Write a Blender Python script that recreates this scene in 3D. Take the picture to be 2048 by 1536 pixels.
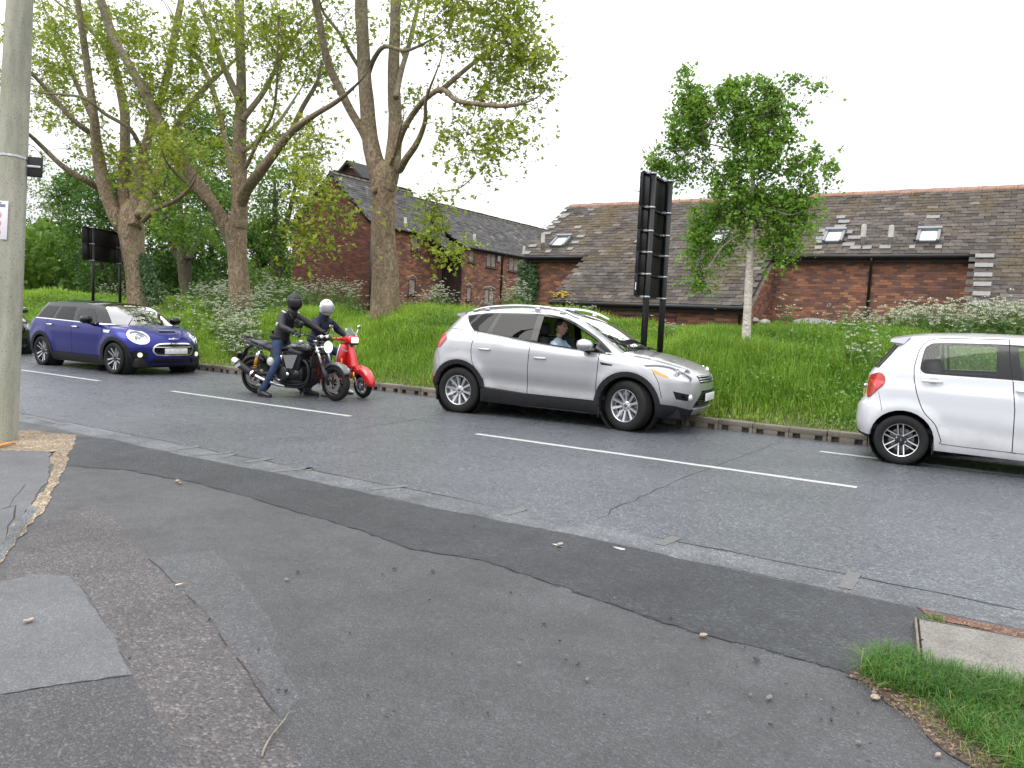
import bpy, bmesh, math, random
import numpy as np
from mathutils import Vector, Matrix, Euler
from mathutils.geometry import delaunay_2d_cdt, tessellate_polygon
for o in list(bpy.data.objects): bpy.data.objects.remove(o)
SC = bpy.context.scene
COL = SC.collection
R = math.radians
rng = np.random.default_rng(7)
random.seed(7)
# ------------------------------------------------------------------ camera
CAM_H = 1.49
PITCH, ROLL, YAW = R(4.931), R(2.519), R(-31.5025)
_f = np.array([math.sin(YAW)*math.cos(PITCH), math.cos(YAW)*math.cos(PITCH), -math.sin(PITCH)])
_r0 = np.array([math.cos(YAW), -math.sin(YAW), 0.]); _u0 = np.cross(_r0, _f)
_r = math.cos(ROLL)*_r0+math.sin(ROLL)*_u0; _u = -math.sin(ROLL)*_r0+math.cos(ROLL)*_u0
cam = bpy.data.cameras.new('camera'); camo = bpy.data.objects.new('camera', cam); COL.objects.link(camo)
camo.matrix_world = Matrix(((_r[0], _u[0], -_f[0], 0), (_r[1], _u[1], -_f[1], 0), (_r[2], _u[2], -_f[2], CAM_H), (0, 0, 0, 1)))
cam.sensor_fit = 'HORIZONTAL'; cam.sensor_width = 36.0; cam.lens = 36.0*1540/2048
cam.clip_start = 0.05; cam.clip_end = 2000
SC.camera = camo
# ------------------------------------------------------------------ overcast sky
SUN_EL, SUN_AZ = R(52), R(200)          # azimuth measured clockwise from +Y
w = bpy.data.worlds.new("World"); SC.world = w; w.use_nodes = True
nt = w.node_tree; nt.nodes.clear()
sky = nt.nodes.new('ShaderNodeTexSky'); sky.sky_type = 'NISHITA'; sky.sun_disc = False
sky.sun_elevation = SUN_EL; sky.sun_rotation = SUN_AZ; sky.air_density = 1.0; sky.dust_density = 3.0
hs = nt.nodes.new('ShaderNodeHueSaturation'); hs.inputs['Saturation'].default_value = 0.22; hs.inputs['Value'].default_value = 1.3
mx = nt.nodes.new('ShaderNodeMix'); mx.data_type = 'RGBA'; mx.inputs['Factor'].default_value = 0.93
# standard overcast deck: radiance (1 + 2 sin(elevation)) / 3 of the zenith, same all the way round
tc = nt.nodes.new('ShaderNodeTexCoord'); sxyz = nt.nodes.new('ShaderNodeSeparateXYZ'); nt.links.new(tc.outputs['Generated'], sxyz.inputs[0])
m1 = nt.nodes.new('ShaderNodeMath'); m1.operation = 'MAXIMUM'; nt.links.new(sxyz.outputs[2], m1.inputs[0]); m1.inputs[1].default_value = 0.
m2 = nt.nodes.new('ShaderNodeMath'); m2.operation = 'MULTIPLY_ADD'; nt.links.new(m1.outputs[0], m2.inputs[0]); m2.inputs[1].default_value = .667; m2.inputs[2].default_value = .333
vm = nt.nodes.new('ShaderNodeVectorMath'); vm.operation = 'SCALE'; vm.inputs[0].default_value = (20.2, 20.5, 21.2); nt.links.new(m2.outputs[0], vm.inputs['Scale']); nt.links.new(vm.outputs[0], mx.inputs['B'])
bg = nt.nodes.new('ShaderNodeBackground'); bg.inputs['Strength'].default_value = 0.12
wo = nt.nodes.new('ShaderNodeOutputWorld')
nt.links.new(sky.outputs[0], hs.inputs['Color']); nt.links.new(hs.outputs[0], mx.inputs['A'])
nt.links.new(mx.outputs['Result'], bg.inputs['Color']); nt.links.new(bg.outputs[0], wo.inputs[0])
sl = bpy.data.lights.new('sun', 'SUN'); sl.energy = 1.1; sl.angle = R(35); sl.color = (1, .97, .92)
so = bpy.data.objects.new('sun', sl); COL.objects.link(so)
_sd = Vector((math.sin(SUN_AZ)*math.cos(SUN_EL), math.cos(SUN_AZ)*math.cos(SUN_EL), math.sin(SUN_EL)))
so.rotation_euler = _sd.to_track_quat('Z', 'Y').to_euler(); so.location = (0, 0, 30)
vs = SC.view_settings; vs.view_transform = 'Standard'; vs.look = 'None'; vs.exposure = 0.38; vs.gamma = 1.0; vs.use_curve_mapping = False
SC.cycles.max_bounces = 7; SC.cycles.transparent_max_bounces = 12
SC.cycles.use_denoising = True
# ------------------------------------------------------------------ surveying helper: point seen at photo pixel, on a vertical or level plane of the world
def ray(px, py):
    return _f*1540 + _r*(px-1024) - _u*(py-768)
def at_y(px, py, Y):
    v = ray(px, py); p = v*(Y/v[1]); return np.array([p[0], p[1], p[2]+CAM_H])
def at_x(px, py, X):
    v = ray(px, py); p = v*(X/v[0]); return np.array([p[0], p[1], p[2]+CAM_H])
def at_z(px, py, Z=0.):
    v = ray(px, py); p = v*((Z-CAM_H)/v[2]); return np.array([p[0], p[1], p[2]+CAM_H])
# ------------------------------------------------------------------ objects
def tag(o, label=None, cat=None, group=None, kind=None):
    if label: o['label'] = label
    if cat: o['category'] = cat
    if group: o['group'] = group
    if kind: o['kind'] = kind
    return o
def thing(name, label, cat, loc=(0, 0, 0), rotz=0., group=None, rot=None):
    o = bpy.data.objects.new(name, None); COL.objects.link(o)
    o.empty_display_size = .2
    o.location = tuple(float(c) for c in loc); o.rotation_euler = rot if rot else (0, 0, rotz)
    return tag(o, label, cat, group)
def np_mesh(name, V, F, mats, smooth=False, midx=None, attr=None, nrm=None):
    """V (n,3), F list of index lists or (m,k) array."""
    me = bpy.data.meshes.new(name)
    V = np.asarray(V, dtype=np.float32)
    if isinstance(F, np.ndarray):
        m, k = F.shape
        me.vertices.add(len(V)); me.vertices.foreach_set('co', V.ravel())
        me.loops.add(m*k); me.polygons.add(m)
        me.loops.foreach_set('vertex_index', F.astype(np.int32).ravel())
        me.polygons.foreach_set('loop_start', np.arange(0, m*k, k, dtype=np.int32))
        me.polygons.foreach_set('loop_total', np.full(m, k, dtype=np.int32))
        me.update(calc_edges=True)
    else:
        me.from_pydata(V.tolist(), [], F); me.update()
    if not isinstance(mats, (list, tuple)): mats = [mats]
    for m_ in mats: me.materials.append(m_)
    n = len(me.polygons)
    if midx is not None: me.polygons.foreach_set('material_index', np.asarray(midx, dtype=np.int32))
    me.polygons.foreach_set('use_smooth', np.full(n, bool(smooth)))
    if attr is not None:
        for an, val in attr.items():
            val = np.asarray(val, dtype=np.float32)
            a = me.attributes.new(an, 'FLOAT', 'FACE' if len(val) == n and len(val) != len(V) else 'POINT'); a.data.foreach_set('value', val)
    if nrm is not None:
        me.normals_split_custom_set_from_vertices(np.asarray(nrm, dtype=np.float32).tolist())
    return me
def link(name, me, parent=None, loc=None, rot=None, kind=None):
    o = bpy.data.objects.new(name, me); COL.objects.link(o)
    if parent is not None: o.parent = parent
    if loc is not None: o.location = tuple(float(c) for c in loc)
    if rot is not None: o.rotation_euler = rot
    if kind: o['kind'] = kind
    return o
def frame_from(d, up=(0, 0, 1)):
    d = np.asarray(d, float); d = d/ (np.linalg.norm(d)+1e-12)
    up = np.asarray(up, float)
    if abs(d@up) > .98: up = np.array([1., 0, 0]) if abs(d[0]) < .9 else np.array([0, 1., 0])
    a = np.cross(up, d); a /= np.linalg.norm(a); b = np.cross(d, a)
    return a, b, d
class MB:
    """collects shapes; build() links them as ONE mesh object"""
    def __init__(s): s.V = []; s.F = []; s.n = 0; s.sm = []; s.mi = []
    def add(s, V, F, smooth=False, mi=0):
        V = [tuple(map(float, v)) for v in V]
        s.V += V; s.F += [tuple(int(i)+s.n for i in f) for f in F]; s.n += len(V)
        s.sm += [smooth]*len(F); s.mi += [mi]*len(F); return s
    def box(s, c, d, M=None, bev=0., mi=0):
        hx, hy, hz = d[0]/2, d[1]/2, d[2]/2
        if bev <= 0:
            V = [(x*hx, y*hy, z*hz) for z in (-1, 1) for y in (-1, 1) for x in (-1, 1)]
            F = [(0, 2, 3, 1), (4, 5, 7, 6), (0, 1, 5, 4), (2, 6, 7, 3), (0, 4, 6, 2), (1, 3, 7, 5)]
        else:
            b = min(bev, hx*.95, hy*.95, hz*.95)
            bm = bmesh.new(); bmesh.ops.create_cube(bm, size=1.0)
            for v in bm.verts: v.co = Vector((v.co.x*2*hx, v.co.y*2*hy, v.co.z*2*hz))
            bmesh.ops.bevel(bm, geom=list(bm.edges), offset=b, segments=2, profile=.5, affect='EDGES')
            bm.verts.index_update(); V = [tuple(v.co) for v in bm.verts]; F = [tuple(v.index for v in f.verts) for f in bm.faces]; bm.free()
        V = [Vector(v) for v in V]
        if M is not None: V = [M @ v for v in V]
        c = Vector(tuple(float(q) for q in c))
        return s.add([v+c for v in V], F, bev > 0, mi)
    def tube(s, pts, rad, seg=8, cap=True, smooth=True, mi=0, squash=1., up=(0, 0, 1)):
        pts = [np.asarray(p, float) for p in pts]; n = len(pts)
        if not hasattr(rad, '__len__'): rad = [rad]*n
        V = []; a = None
        for i, p in enumerate(pts):
            d = pts[min(i+1, n-1)]-pts[max(i-1, 0)]
            if np.linalg.norm(d) < 1e-9: d = np.array([0, 0, 1.])
            if a is None: a, b, d = frame_from(d, up)
            else:
                d = d/np.linalg.norm(d); a = a-d*(a@d); a /= np.linalg.norm(a)+1e-12; b = np.cross(d, a)
            for k in range(seg):
                t = 2*math.pi*k/seg
                V.append(p+a*math.cos(t)*rad[i]+b*math.sin(t)*rad[i]*squash)
        F = [(i*seg+k, i*seg+(k+1) % seg, (i+1)*seg+(k+1) % seg, (i+1)*seg+k) for i in range(n-1) for k in range(seg)]
        if cap: F += [tuple(range(seg-1, -1, -1)), tuple((n-1)*seg+k for k in range(seg))]
        return s.add(V, F, smooth, mi)
    def lathe(s, prof, c=(0, 0, 0), axis=(0, 0, 1), seg=24, smooth=True, mi=0, closed=False, ang=2*math.pi, a0=0.):
        """prof: (radius, along)"""
        a, b, d = frame_from(axis); c = np.asarray(c, float); V = []; full = abs(ang-2*math.pi) < 1e-6
        ns = seg if full else seg+1
        for (r, h) in prof:
            for k in range(ns):
                t = a0+ang*k/seg; V.append(c+d*h+(a*math.cos(t)+b*math.sin(t))*r)
        n = len(prof); F = []
        for i in range(n-1 if not closed else n):
            j = (i+1) % n
            for k in range(seg):
                k2 = (k+1) % ns
                F.append((i*ns+k, i*ns+k2, j*ns+k2, j*ns+k))
        return s.add(V, F, smooth, mi)
    def disc(s, c, r, axis, seg=20, mi=0):
        a, b, d = frame_from(axis); c = np.asarray(c, float)
        return s.add([c+(a*math.cos(2*math.pi*k/seg)+b*math.sin(2*math.pi*k/seg))*r for k in range(seg)], [tuple(range(seg))], False, mi)
    def ell(s, c, r, M=None, seg=16, rings=10, mi=0, zmin=-1., zmax=1.):
        V = []; c = Vector(tuple(float(q) for q in c))
        a0 = math.asin(max(-1, zmin)); a1 = math.asin(min(1, zmax))
        for i in range(rings+1):
            p = a0+(a1-a0)*i/rings
            for k in range(seg):
                t = 2*math.pi*k/seg
                v = Vector((r[0]*math.cos(p)*math.cos(t), r[1]*math.cos(p)*math.sin(t), r[2]*math.sin(p)))
                V.append((M @ v if M is not None else v)+c)
        F = [(i*seg+k, i*seg+(k+1) % seg, (i+1)*seg+(k+1) % seg, (i+1)*seg+k) for i in range(rings) for k in range(seg)]
        F += [tuple(range(seg-1, -1, -1)), tuple(rings*seg+k for k in range(seg))]
        return s.add(V, F, True, mi)
    def prism(s, poly, fn, depth, mi=0, smooth=False):
        """poly 2D list; fn(u,v,w)->xyz ; extruded from w=0 to w=depth"""
        n = len(poly); V = [fn(u, v, 0.) for u, v in poly]+[fn(u, v, depth) for u, v in poly]
        tri = tessellate_polygon([[Vector((u, v, 0)) for u, v in poly]])
        F = [tuple(t) for t in tri]+[tuple(n+i for i in reversed(t)) for t in tri]
        F += [(i, (i+1) % n, n+(i+1) % n, n+i) for i in range(n)]
        return s.add(V, F, smooth, mi)
    def mirror_y(s):
        n0 = s.n; V = [(x, -y, z) for x, y, z in s.V]; F = [tuple(reversed(f)) for f in s.F]
        sm, mi = list(s.sm), list(s.mi); s.V += V; s.F += [tuple(i+n0 for i in f) for f in F]; s.n = 2*n0; s.sm += sm; s.mi += mi; return s
    def mesh(s, name, mats):
        me = bpy.data.meshes.new(name); me.from_pydata(s.V, [], s.F)
        for m_ in (mats if isinstance(mats, (list, tuple)) else [mats]): me.materials.append(m_)
        me.polygons.foreach_set('use_smooth', s.sm); me.polygons.foreach_set('material_index', s.mi); me.update()
        bm = bmesh.new(); bm.from_mesh(me); bmesh.ops.recalc_face_normals(bm, faces=bm.faces); bm.to_mesh(me); bm.free()
        return me
    def build(s, name, mats, parent=None, loc=None, rot=None, kind=None):
        return link(name, s.mesh(name, mats), parent, loc, rot, kind)
def auto_smooth(o, deg=35):
    me = o.data
    me.polygons.foreach_set('use_smooth', np.full(len(me.polygons), True))
    me.set_sharp_from_angle(angle=R(deg))
    return o
def catmull(pts, n=6):
    P = [np.asarray(p, float) for p in pts]; out = []
    for i in range(len(P)-1):
        p0 = P[max(i-1, 0)]; p1 = P[i]; p2 = P[i+1]; p3 = P[min(i+2, len(P)-1)]
        for k in range(n):
            t = k/n
            out.append(.5*((2*p1)+(-p0+p2)*t+(2*p0-5*p1+4*p2-p3)*t*t+(-p0+3*p1-3*p2+p3)*t**3))
    out.append(P[-1]); return out
# ------------------------------------------------------------------ materials
class NT:
    def __init__(s, name):
        s.m = bpy.data.materials.new(name); s.m.use_nodes = True; s.t = s.m.node_tree; s.t.nodes.clear()
        s.out = s.t.nodes.new('ShaderNodeOutputMaterial')
    def n(s, typ, **kw):
        nd = s.t.nodes.new('ShaderNode'+typ)
        for k, v in kw.items():
            if k in nd.inputs.keys(): s.set(nd.inputs[k], v)
            else: setattr(nd, k, v)
        return nd
    def set(s, sock, v):
        if isinstance(v, bpy.types.NodeSocket): s.t.links.new(v, sock)
        elif isinstance(v, bpy.types.Node): s.t.links.new(v.outputs[0], sock)
        else: sock.default_value = v
    def i(s, nd, idx, v): s.set(nd.inputs[idx], v); return nd
    def math(s, op, a, b=None, c=None, clamp=False):
        nd = s.n('Math', operation=op, use_clamp=clamp); s.i(nd, 0, a)
        if b is not None: s.i(nd, 1, b)
        if c is not None: s.i(nd, 2, c)
        return nd.outputs[0]
    def mix(s, f, a, b, blend='MIX'):
        nd = s.n('Mix', data_type='RGBA', blend_type=blend)
        s.set(nd.inputs['Factor'], f)
        s.set(nd.inputs['A'], a if not isinstance(a, tuple) else (*a[:3], 1)); s.set(nd.inputs['B'], b if not isinstance(b, tuple) else (*b[:3], 1))
        return nd.outputs['Result']
    def coord(s, kind='Object'): return s.n('TexCoord').outputs[kind]
    def mapped(s, vec, scale=(1, 1, 1), rot=(0, 0, 0)):
        nd = s.n('Mapping'); s.set(nd.inputs['Vector'], vec); nd.inputs['Scale'].default_value = scale; nd.inputs['Rotation'].default_value = rot; return nd.outputs[0]
    def noise(s, vec, scale, detail=3, rough=.55, dist=0.):
        nd = s.n('TexNoise'); s.set(nd.inputs['Vector'], vec); nd.inputs['Scale'].default_value = scale
        nd.inputs['Detail'].default_value = detail; nd.inputs['Roughness'].default_value = rough; nd.inputs['Distortion'].default_value = dist
        return nd.outputs['Fac']
    def voro(s, vec, scale, feature='F1', out='Distance', rand=1.):
        nd = s.n('TexVoronoi', feature=feature); s.set(nd.inputs['Vector'], vec); nd.inputs['Scale'].default_value = scale; nd.inputs['Randomness'].default_value = rand
        return nd.outputs[out]
    def ramp(s, f, stops):
        nd = s.n('ValToRGB'); s.set(nd.inputs[0], f); cr = nd.color_ramp
        while len(cr.elements) < len(stops): cr.elements.new(.5)
        for e, (p, c) in zip(cr.elements, stops):
            e.position = p; e.color = (c, c, c, 1) if not hasattr(c, '__len__') else (*c[:3], 1)
        return nd.outputs[0]
    def bump(s, h, strength=.5, dist=.01, nrm=None):
        nd = s.n('Bump'); s.set(nd.inputs['Height'], h); nd.inputs['Strength'].default_value = strength; nd.inputs['Distance'].default_value = dist
        if nrm is not None: s.set(nd.inputs['Normal'], nrm)
        return nd.outputs[0]
    def pbr(s, base=(.5, .5, .5), rough=.5, metal=0., nrm=None, spec=.5, **kw):
        nd = s.n('BsdfPrincipled')
        s.set(nd.inputs['Base Color'], base if not isinstance(base, tuple) else (*base[:3], 1))
        s.set(nd.inputs['Roughness'], rough); s.set(nd.inputs['Metallic'], metal); s.set(nd.inputs['Specular IOR Level'], spec)
        if nrm is not None: s.set(nd.inputs['Normal'], nrm)
        for k, v in kw.items(): s.set(nd.inputs[k.replace('_', ' ')], v)
        s.t.links.new(nd.outputs[0], s.out.inputs[0]); s.p = nd
        return s.m
    def surf(s, sock): s.t.links.new(sock, s.out.inputs[0]); return s.m
    def attr(s, name): return s.n('Attribute', attribute_name=name).outputs['Fac']
def simple(name, base, rough=.5, metal=0., spec=.5, var=0., vscale=8., bump=0., bscale=40., **kw):
    t = NT(name); c = t.coord(); b = base; nr = None
    if var > 0:
        f = t.noise(c, vscale, 4); dark = tuple(x*(1-var) for x in base); light = tuple(min(1, x*(1+var)) for x in base)
        b = t.mix(t.ramp(f, [(.3, 0.), (.7, 1.)]), dark, light)
    if bump > 0: nr = t.bump(t.noise(c, bscale, 3), bump, .01)
    return t.pbr(b, rough, metal, nr, spec, **kw)
# ================================================================== ground, road, pavement
def asphalt(name, base, agg=130., bump=.6, rough=.55, patch=.25, light=.35, tint=(1, 1, 1), wet=0., spots=0.):
    t = NT(name); c = t.coord()
    big = t.noise(c, .5, 5, .6, .6); mid = t.noise(c, 2.3, 6, .68); sml = t.noise(c, 14., 4, .7)
    vc = t.n('TexVoronoi'); t.set(vc.inputs['Vector'], c); vc.inputs['Scale'].default_value = agg; vd = vc.outputs['Distance']
    cell = t.n('SeparateColor'); t.set(cell.inputs[0], vc.outputs['Color']); cr = cell.outputs[0]
    chip = t.ramp(cr, [(0., 1-.75*light), (.25, 1-.35*light), (.72, 1.), (.90, 1+.8*light if 1+.8*light < 1.8 else 1.8), (1., 1+2.*light)])
    v = t.math('MULTIPLY', chip, t.math('MULTIPLY_ADD', t.ramp(mid, [(.3, 0.), (.7, 1.)]), patch*.9, 1-patch*.45))
    v = t.math('MULTIPLY', v, t.math('MULTIPLY_ADD', t.ramp(big, [(.3, 0.), (.7, 1.)]), patch*.8, 1-patch*.4))
    v = t.math('MULTIPLY', v, t.math('MULTIPLY_ADD', sml, .5, .75))
    if spots > 0:
        v = t.math('ADD', v, t.math('MULTIPLY', t.math('LESS_THAN', t.voro(c, 3.1), .03), spots)); v = t.math('MULTIPLY', v, t.math('MULTIPLY_ADD', t.math('LESS_THAN', t.voro(t.mapped(c, (1, 1, 1), (0, 0, .7)), 5.3), .05), -.6, 1.))
    col = t.mix(1., tuple(b*k for b, k in zip(base, tint)), t.n('CombineColor', Red=v, Green=v, Blue=v).outputs[0], 'MULTIPLY')
    fine = t.noise(c, agg*1.7, 2)
    h = t.math('ADD', t.math('MULTIPLY', vd, -1.), t.math('MULTIPLY', fine, .5))
    nr = t.bump(h, bump, .008, t.bump(sml, .35, .02))
    rr = t.math('ADD', rough, t.math('MULTIPLY_ADD', t.ramp(mid, [(.35, 0.), (.65, 1.)]), -.3*wet-.06, .15*wet+.03), clamp=True)
    return t.pbr(col, rr, 0., nr, .5)
M_road = asphalt('road_asphalt', (.090, .096, .108), 66., 1., .31, .45, .5, wet=.6)  # bluish base tint puts part of the damp sky sheen into the colour
M_pave = asphalt('pavement_asphalt', (.060, .060, .063), 115., .9, .5, .55, .32, wet=.35, spots=.55)
M_patch_dark = asphalt('fresh_asphalt', (.022, .024, .028), 70., 1., .46, .7, .6, wet=.5)
M_gravelly = asphalt('worn_chippings_asphalt', (.070, .063, .063), 80., 1.0, .5, .55, .55, wet=.3)
M_smooth = asphalt('smooth_asphalt', (.090, .092, .097), 150., .35, .55, .3, .3)
M_smooth2 = asphalt('faded_asphalt', (.064, .065, .068), 115., .6, .5, .4, .45, wet=.3)
M_dull = asphalt('dull_asphalt', (.052, .051, .054), 120., .6, .6, .35, .55)
M_channel = asphalt('channel_concrete', (.092, .097, .104), 100., .6, .5, 1.0, .6, wet=.3)
M_sandy = asphalt('sandy_concrete', (.21, .165, .115), 90., .8, .8, .7, .8)
M_earth = asphalt('bare_earth', (.085, .062, .045), 60., 1., .9, .6, .9)
M_crack = simple('crack_dark', (.024, .024, .025), .9)
def road_paint(name, base, cover):
    t = NT(name); c = t.coord()
    f = t.math('ADD', t.noise(c, 19., 6, .75), t.math('MULTIPLY', t.noise(c, 120., 2), .45))
    k = t.ramp(f, [(cover-.06, 1.), (cover+.06, 0.)])
    col = t.mix(k, tuple(.085+.06*b for b in base), base)
    return t.pbr(col, .6, 0., t.bump(t.noise(c, 120., 2), .4, .004))
M_paint = road_paint('white_road_paint', (.40, .40, .385), .86)
M_paint_worn = road_paint('worn_cream_road_paint', (.27, .25, .20), .56)
def sheet(name, poly, z, mat, jit=0., sub=0., zfn=None, parent=None):
    """flat polygon sheet with ragged edge"""
    P = [np.array([p[0], p[1]]) for p in poly]
    if sub > 0:
        Q = []
        for i, p in enumerate(P):
            q = P[(i+1) % len(P)]; n = max(1, int(np.linalg.norm(q-p)/sub))
            L = np.linalg.norm(q-p); nn_ = np.array([-(q-p)[1], (q-p)[0]])/max(L, 1e-6); ph = rng.uniform(0, 6.28, 3)
            for k in range(n):
                a_ = L*k/n; e_ = min(1., 4*k/n, 4*(1-k/n)); Q.append(p+(q-p)*k/n+nn_*jit*e_*(math.sin(a_*4+ph[0])+.8*math.sin(a_*9.7+ph[1])+.6*math.sin(a_*23+ph[2]))+rng.normal(0, jit*.3, 2))
        P = Q
    tri = tessellate_polygon([[Vector((p[0], p[1], 0)) for p in P]])
    z = z*.4; V = [(p[0], p[1], z) for p in P]; V = np.array(V)
    F = []
    for a, b, c in tri:
        n = np.cross(np.append(V[b][:2]-V[a][:2], 0), np.append(V[c][:2]-V[a][:2], 0))[2]
        F.append((a, b, c) if n > 0 else (a, c, b))
    o = link(name, np_mesh(name, V, F, mat), parent); o['kind'] = 'structure'; return o
def gz(pxs): return [at_z(x, y)[:2] for x, y in pxs]
def ribbon(name, pts, wid, z, mat, parent=None, taper=True, gap=0.):
    z = z*.4; P = [np.asarray(p, float)[:2] for p in pts]; V = []; F = []
    for i, p in enumerate(P):
        d = P[min(i+1, len(P)-1)]-P[max(i-1, 0)]; d /= np.linalg.norm(d)+1e-9; n = np.array([-d[1], d[0]])
        ww = wid*(.5+rng.random()) if taper and i not in (0, len(P)-1) else wid*(.2 if taper else 1.)
        V += [(*(p+n*ww/2), z), (*(p-n*ww/2), z)]
    F = [(2*i, 2*i+1, 2*i+3, 2*i+2) for i in range(len(P)-1) if rng.random() >= gap]
    o = link(name, np_mesh(name, V, F, mat), parent); o['kind'] = 'structure'; return o
def wiggle(a, b, n, s):
    a = np.asarray(a, float)[:2]; b = np.asarray(b, float)[:2]
    return [a+(b-a)*i/n+(rng.normal(0, s, 2) if 0 < i < n else 0) for i in range(n+1)]
def kerb_y(x): return 11.10+(0.11*max(0., x+1.6)**1.6)
KXS = [-90, -1.6]+[-1.6+.5*i for i in range(1, 60)]
tag(sheet('ground', [(-400, -200), (300, -200), (300, 700), (-400, 700)], -.06, M_earth), None, None, None, 'structure')
sheet('road', [(-90, 4.70), (27, 4.70)]+[(x, kerb_y(x)+.05) for x in reversed(KXS)], 0., M_road)
sheet('pavement', [(-90, -40), (60, -40), (60, 4.70), (-90, 4.70)], .002, M_pave)
# concrete channel along the near edge, fresh tarmac trench, older patches
sheet('channel', [(-14, 4.70), (-14, 5.02), (2.0, 5.04), (2.0, 4.70)], .004, M_channel, .012, .2)
tr_up = [(-8.35, 4.60)]+[(x, 4.70+.03*math.sin(x*2.1)) for x in np.arange(-8, -.2, .35)]+[(-.17, 4.66)]
tr_lo = [at_z(x, y)[:2] for x, y in ((1850, 1256), (1812, 1345), (1716, 1352), (1600, 1320), (1400, 1268), (1210, 1205), (960, 1120), (820, 1098), (720, 1060), (540, 1008), (400, 968), (250, 940), (128, 932))]
sheet('fresh_tarmac_strip', tr_up+tr_lo, .008, M_patch_dark, .012, .12)
band = [(0, 1170), (20, 1120), (90, 1040), (190, 1008), (240, 1045), (287, 1106), (350, 1164), (407, 1226), (498, 1332), (556, 1437), (640, 1580), (380, 1580), (345, 1495), (307, 1432), (264, 1351), (206, 1245), (139, 1154), (72, 1150)]
sheet('worn_chippings_band', gz(band), .006, M_gravelly, .012, .10)
sheet('smooth_patch', gz([(-200, 1190), (0, 1164), (72, 1150), (139, 1154), (206, 1245), (264, 1351), (115, 1372), (-200, 1425)]), .010, M_smooth, .008, .08)
sheet('faded_patch', gz([(300, 1118), (430, 1100), (480, 1150), (540, 1240), (600, 1400), (562, 1440), (504, 1332), (410, 1224)]), .005, M_smooth2, .012, .08)
sheet('dull_patch', gz([(-200, 1425), (115, 1372), (264, 1351), (307, 1432), (345, 1495), (380, 1580), (-200, 1640)]), .010, M_dull, .008, .08)
sheet('footway_slab', gz([(-260, 895), (103, 903), (96, 958), (62, 1011), (0, 1092), (-260, 1400)]), .012, M_smooth, .008, .08)
sheet('sandy_margin', gz([(-200, 862), (70, 862), (152, 872), (132, 935), (95, 1010), (0, 1130), (-40, 1170), (-40, 1140), (62, 1015), (100, 955), (106, 904), (-200, 896)]), .014, M_sandy, .012, .07)
sheet('edging_strip', gz([(0, 1092), (62, 1011), (76, 1018), (12, 1104), (-20, 1150)]), .018, M_channel, .004, .1)
# lane paint
for a, b in ((-22.8, -19.9), (-16.6, -13.8), (-11.66, -7.57), (-5.42, -.96), (1.2, 5.2)):
    sheet('lane_marking', [(a, 7.98), (b, 7.98), (b, 8.08), (a, 8.08)], .005, M_paint, .004, .08)
sheet('lane_marking', [(-1.66, 10.05), (4, 10.05), (4, 10.15), (-1.66, 10.15)], .005, M_paint, .004, .08)
for a, b in (((390, 911), (470, 905)), ((470, 906), (446, 915)), ((490, 925), (545, 917)), ((540, 944), (625, 936)), ((625, 936), (612, 941)), ((740, 979), (815, 972)), ((1010, 1030), (1050, 1017)), ((1318, 1090), (1355, 1075)), ((1690, 1178), (1708, 1147)), ((60, 834), (130, 850)), ((330, 903), (400, 893))):
    ribbon('worn_marking', wiggle(at_z(*a), at_z(*b), 6, .004), .08, .011, M_paint_worn, None, False)
for p in ((1118, 1092), (1240, 1098)):
    q = at_z(*p); ribbon('paint_splash', wiggle((q[0]-.05, q[1]), (q[0]+.04, q[1]-.01), 4, .004), .03, .014, M_paint)
# joints and cracks
ribbon('road_joint', wiggle(at_z(1188, 1040), at_z(1345, 965), 9, .02)+wiggle(at_z(1345, 965), at_z(1560, 885), 9, .02)[1:], .012, .003, M_crack)
ribbon('road_joint', wiggle((-14, 5.03), (-3.2, 5.05), 60, .012), .009, .006, M_crack)
ribbon('road_joint', wiggle((-1.9, 5.06), (1.5, 5.05), 20, .008), .012, .006, M_crack)
ribbon('road_joint', wiggle(at_z(690, 861), at_z(840, 838), 6, .01), .012, .003, M_crack)
ribbon('pavement_crack', [q for a_, b2 in zip(tr_lo[2:-1], tr_lo[3:]) for q in wiggle(a_, b2, 9, .009)[:-1]], .010, .012, M_crack, None, True, .3)
ribbon('pavement_crack', wiggle(at_z(0, 1020), at_z(32, 1012), 3, .006)+wiggle(at_z(32, 1012), at_z(10, 1085), 5, .01)[1:], .009, .0145, M_crack)
ribbon('pavement_crack', wiggle(at_z(18, 1016), at_z(52, 968), 5, .01), .007, .0145, M_crack)
ribbon('pavement_crack', wiggle(at_z(0, 1392), at_z(115, 1372), 6, .005)+wiggle(at_z(115, 1372), at_z(266, 1352), 6, .005)[1:], .010, .0145, M_crack)
ribbon('pavement_crack', wiggle(at_z(287, 1106), at_z(407, 1226), 8, .004)+wiggle(at_z(407, 1226), at_z(560, 1437), 8, .004)[1:], .006, .0105, M_crack, None, True, .25)
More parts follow.
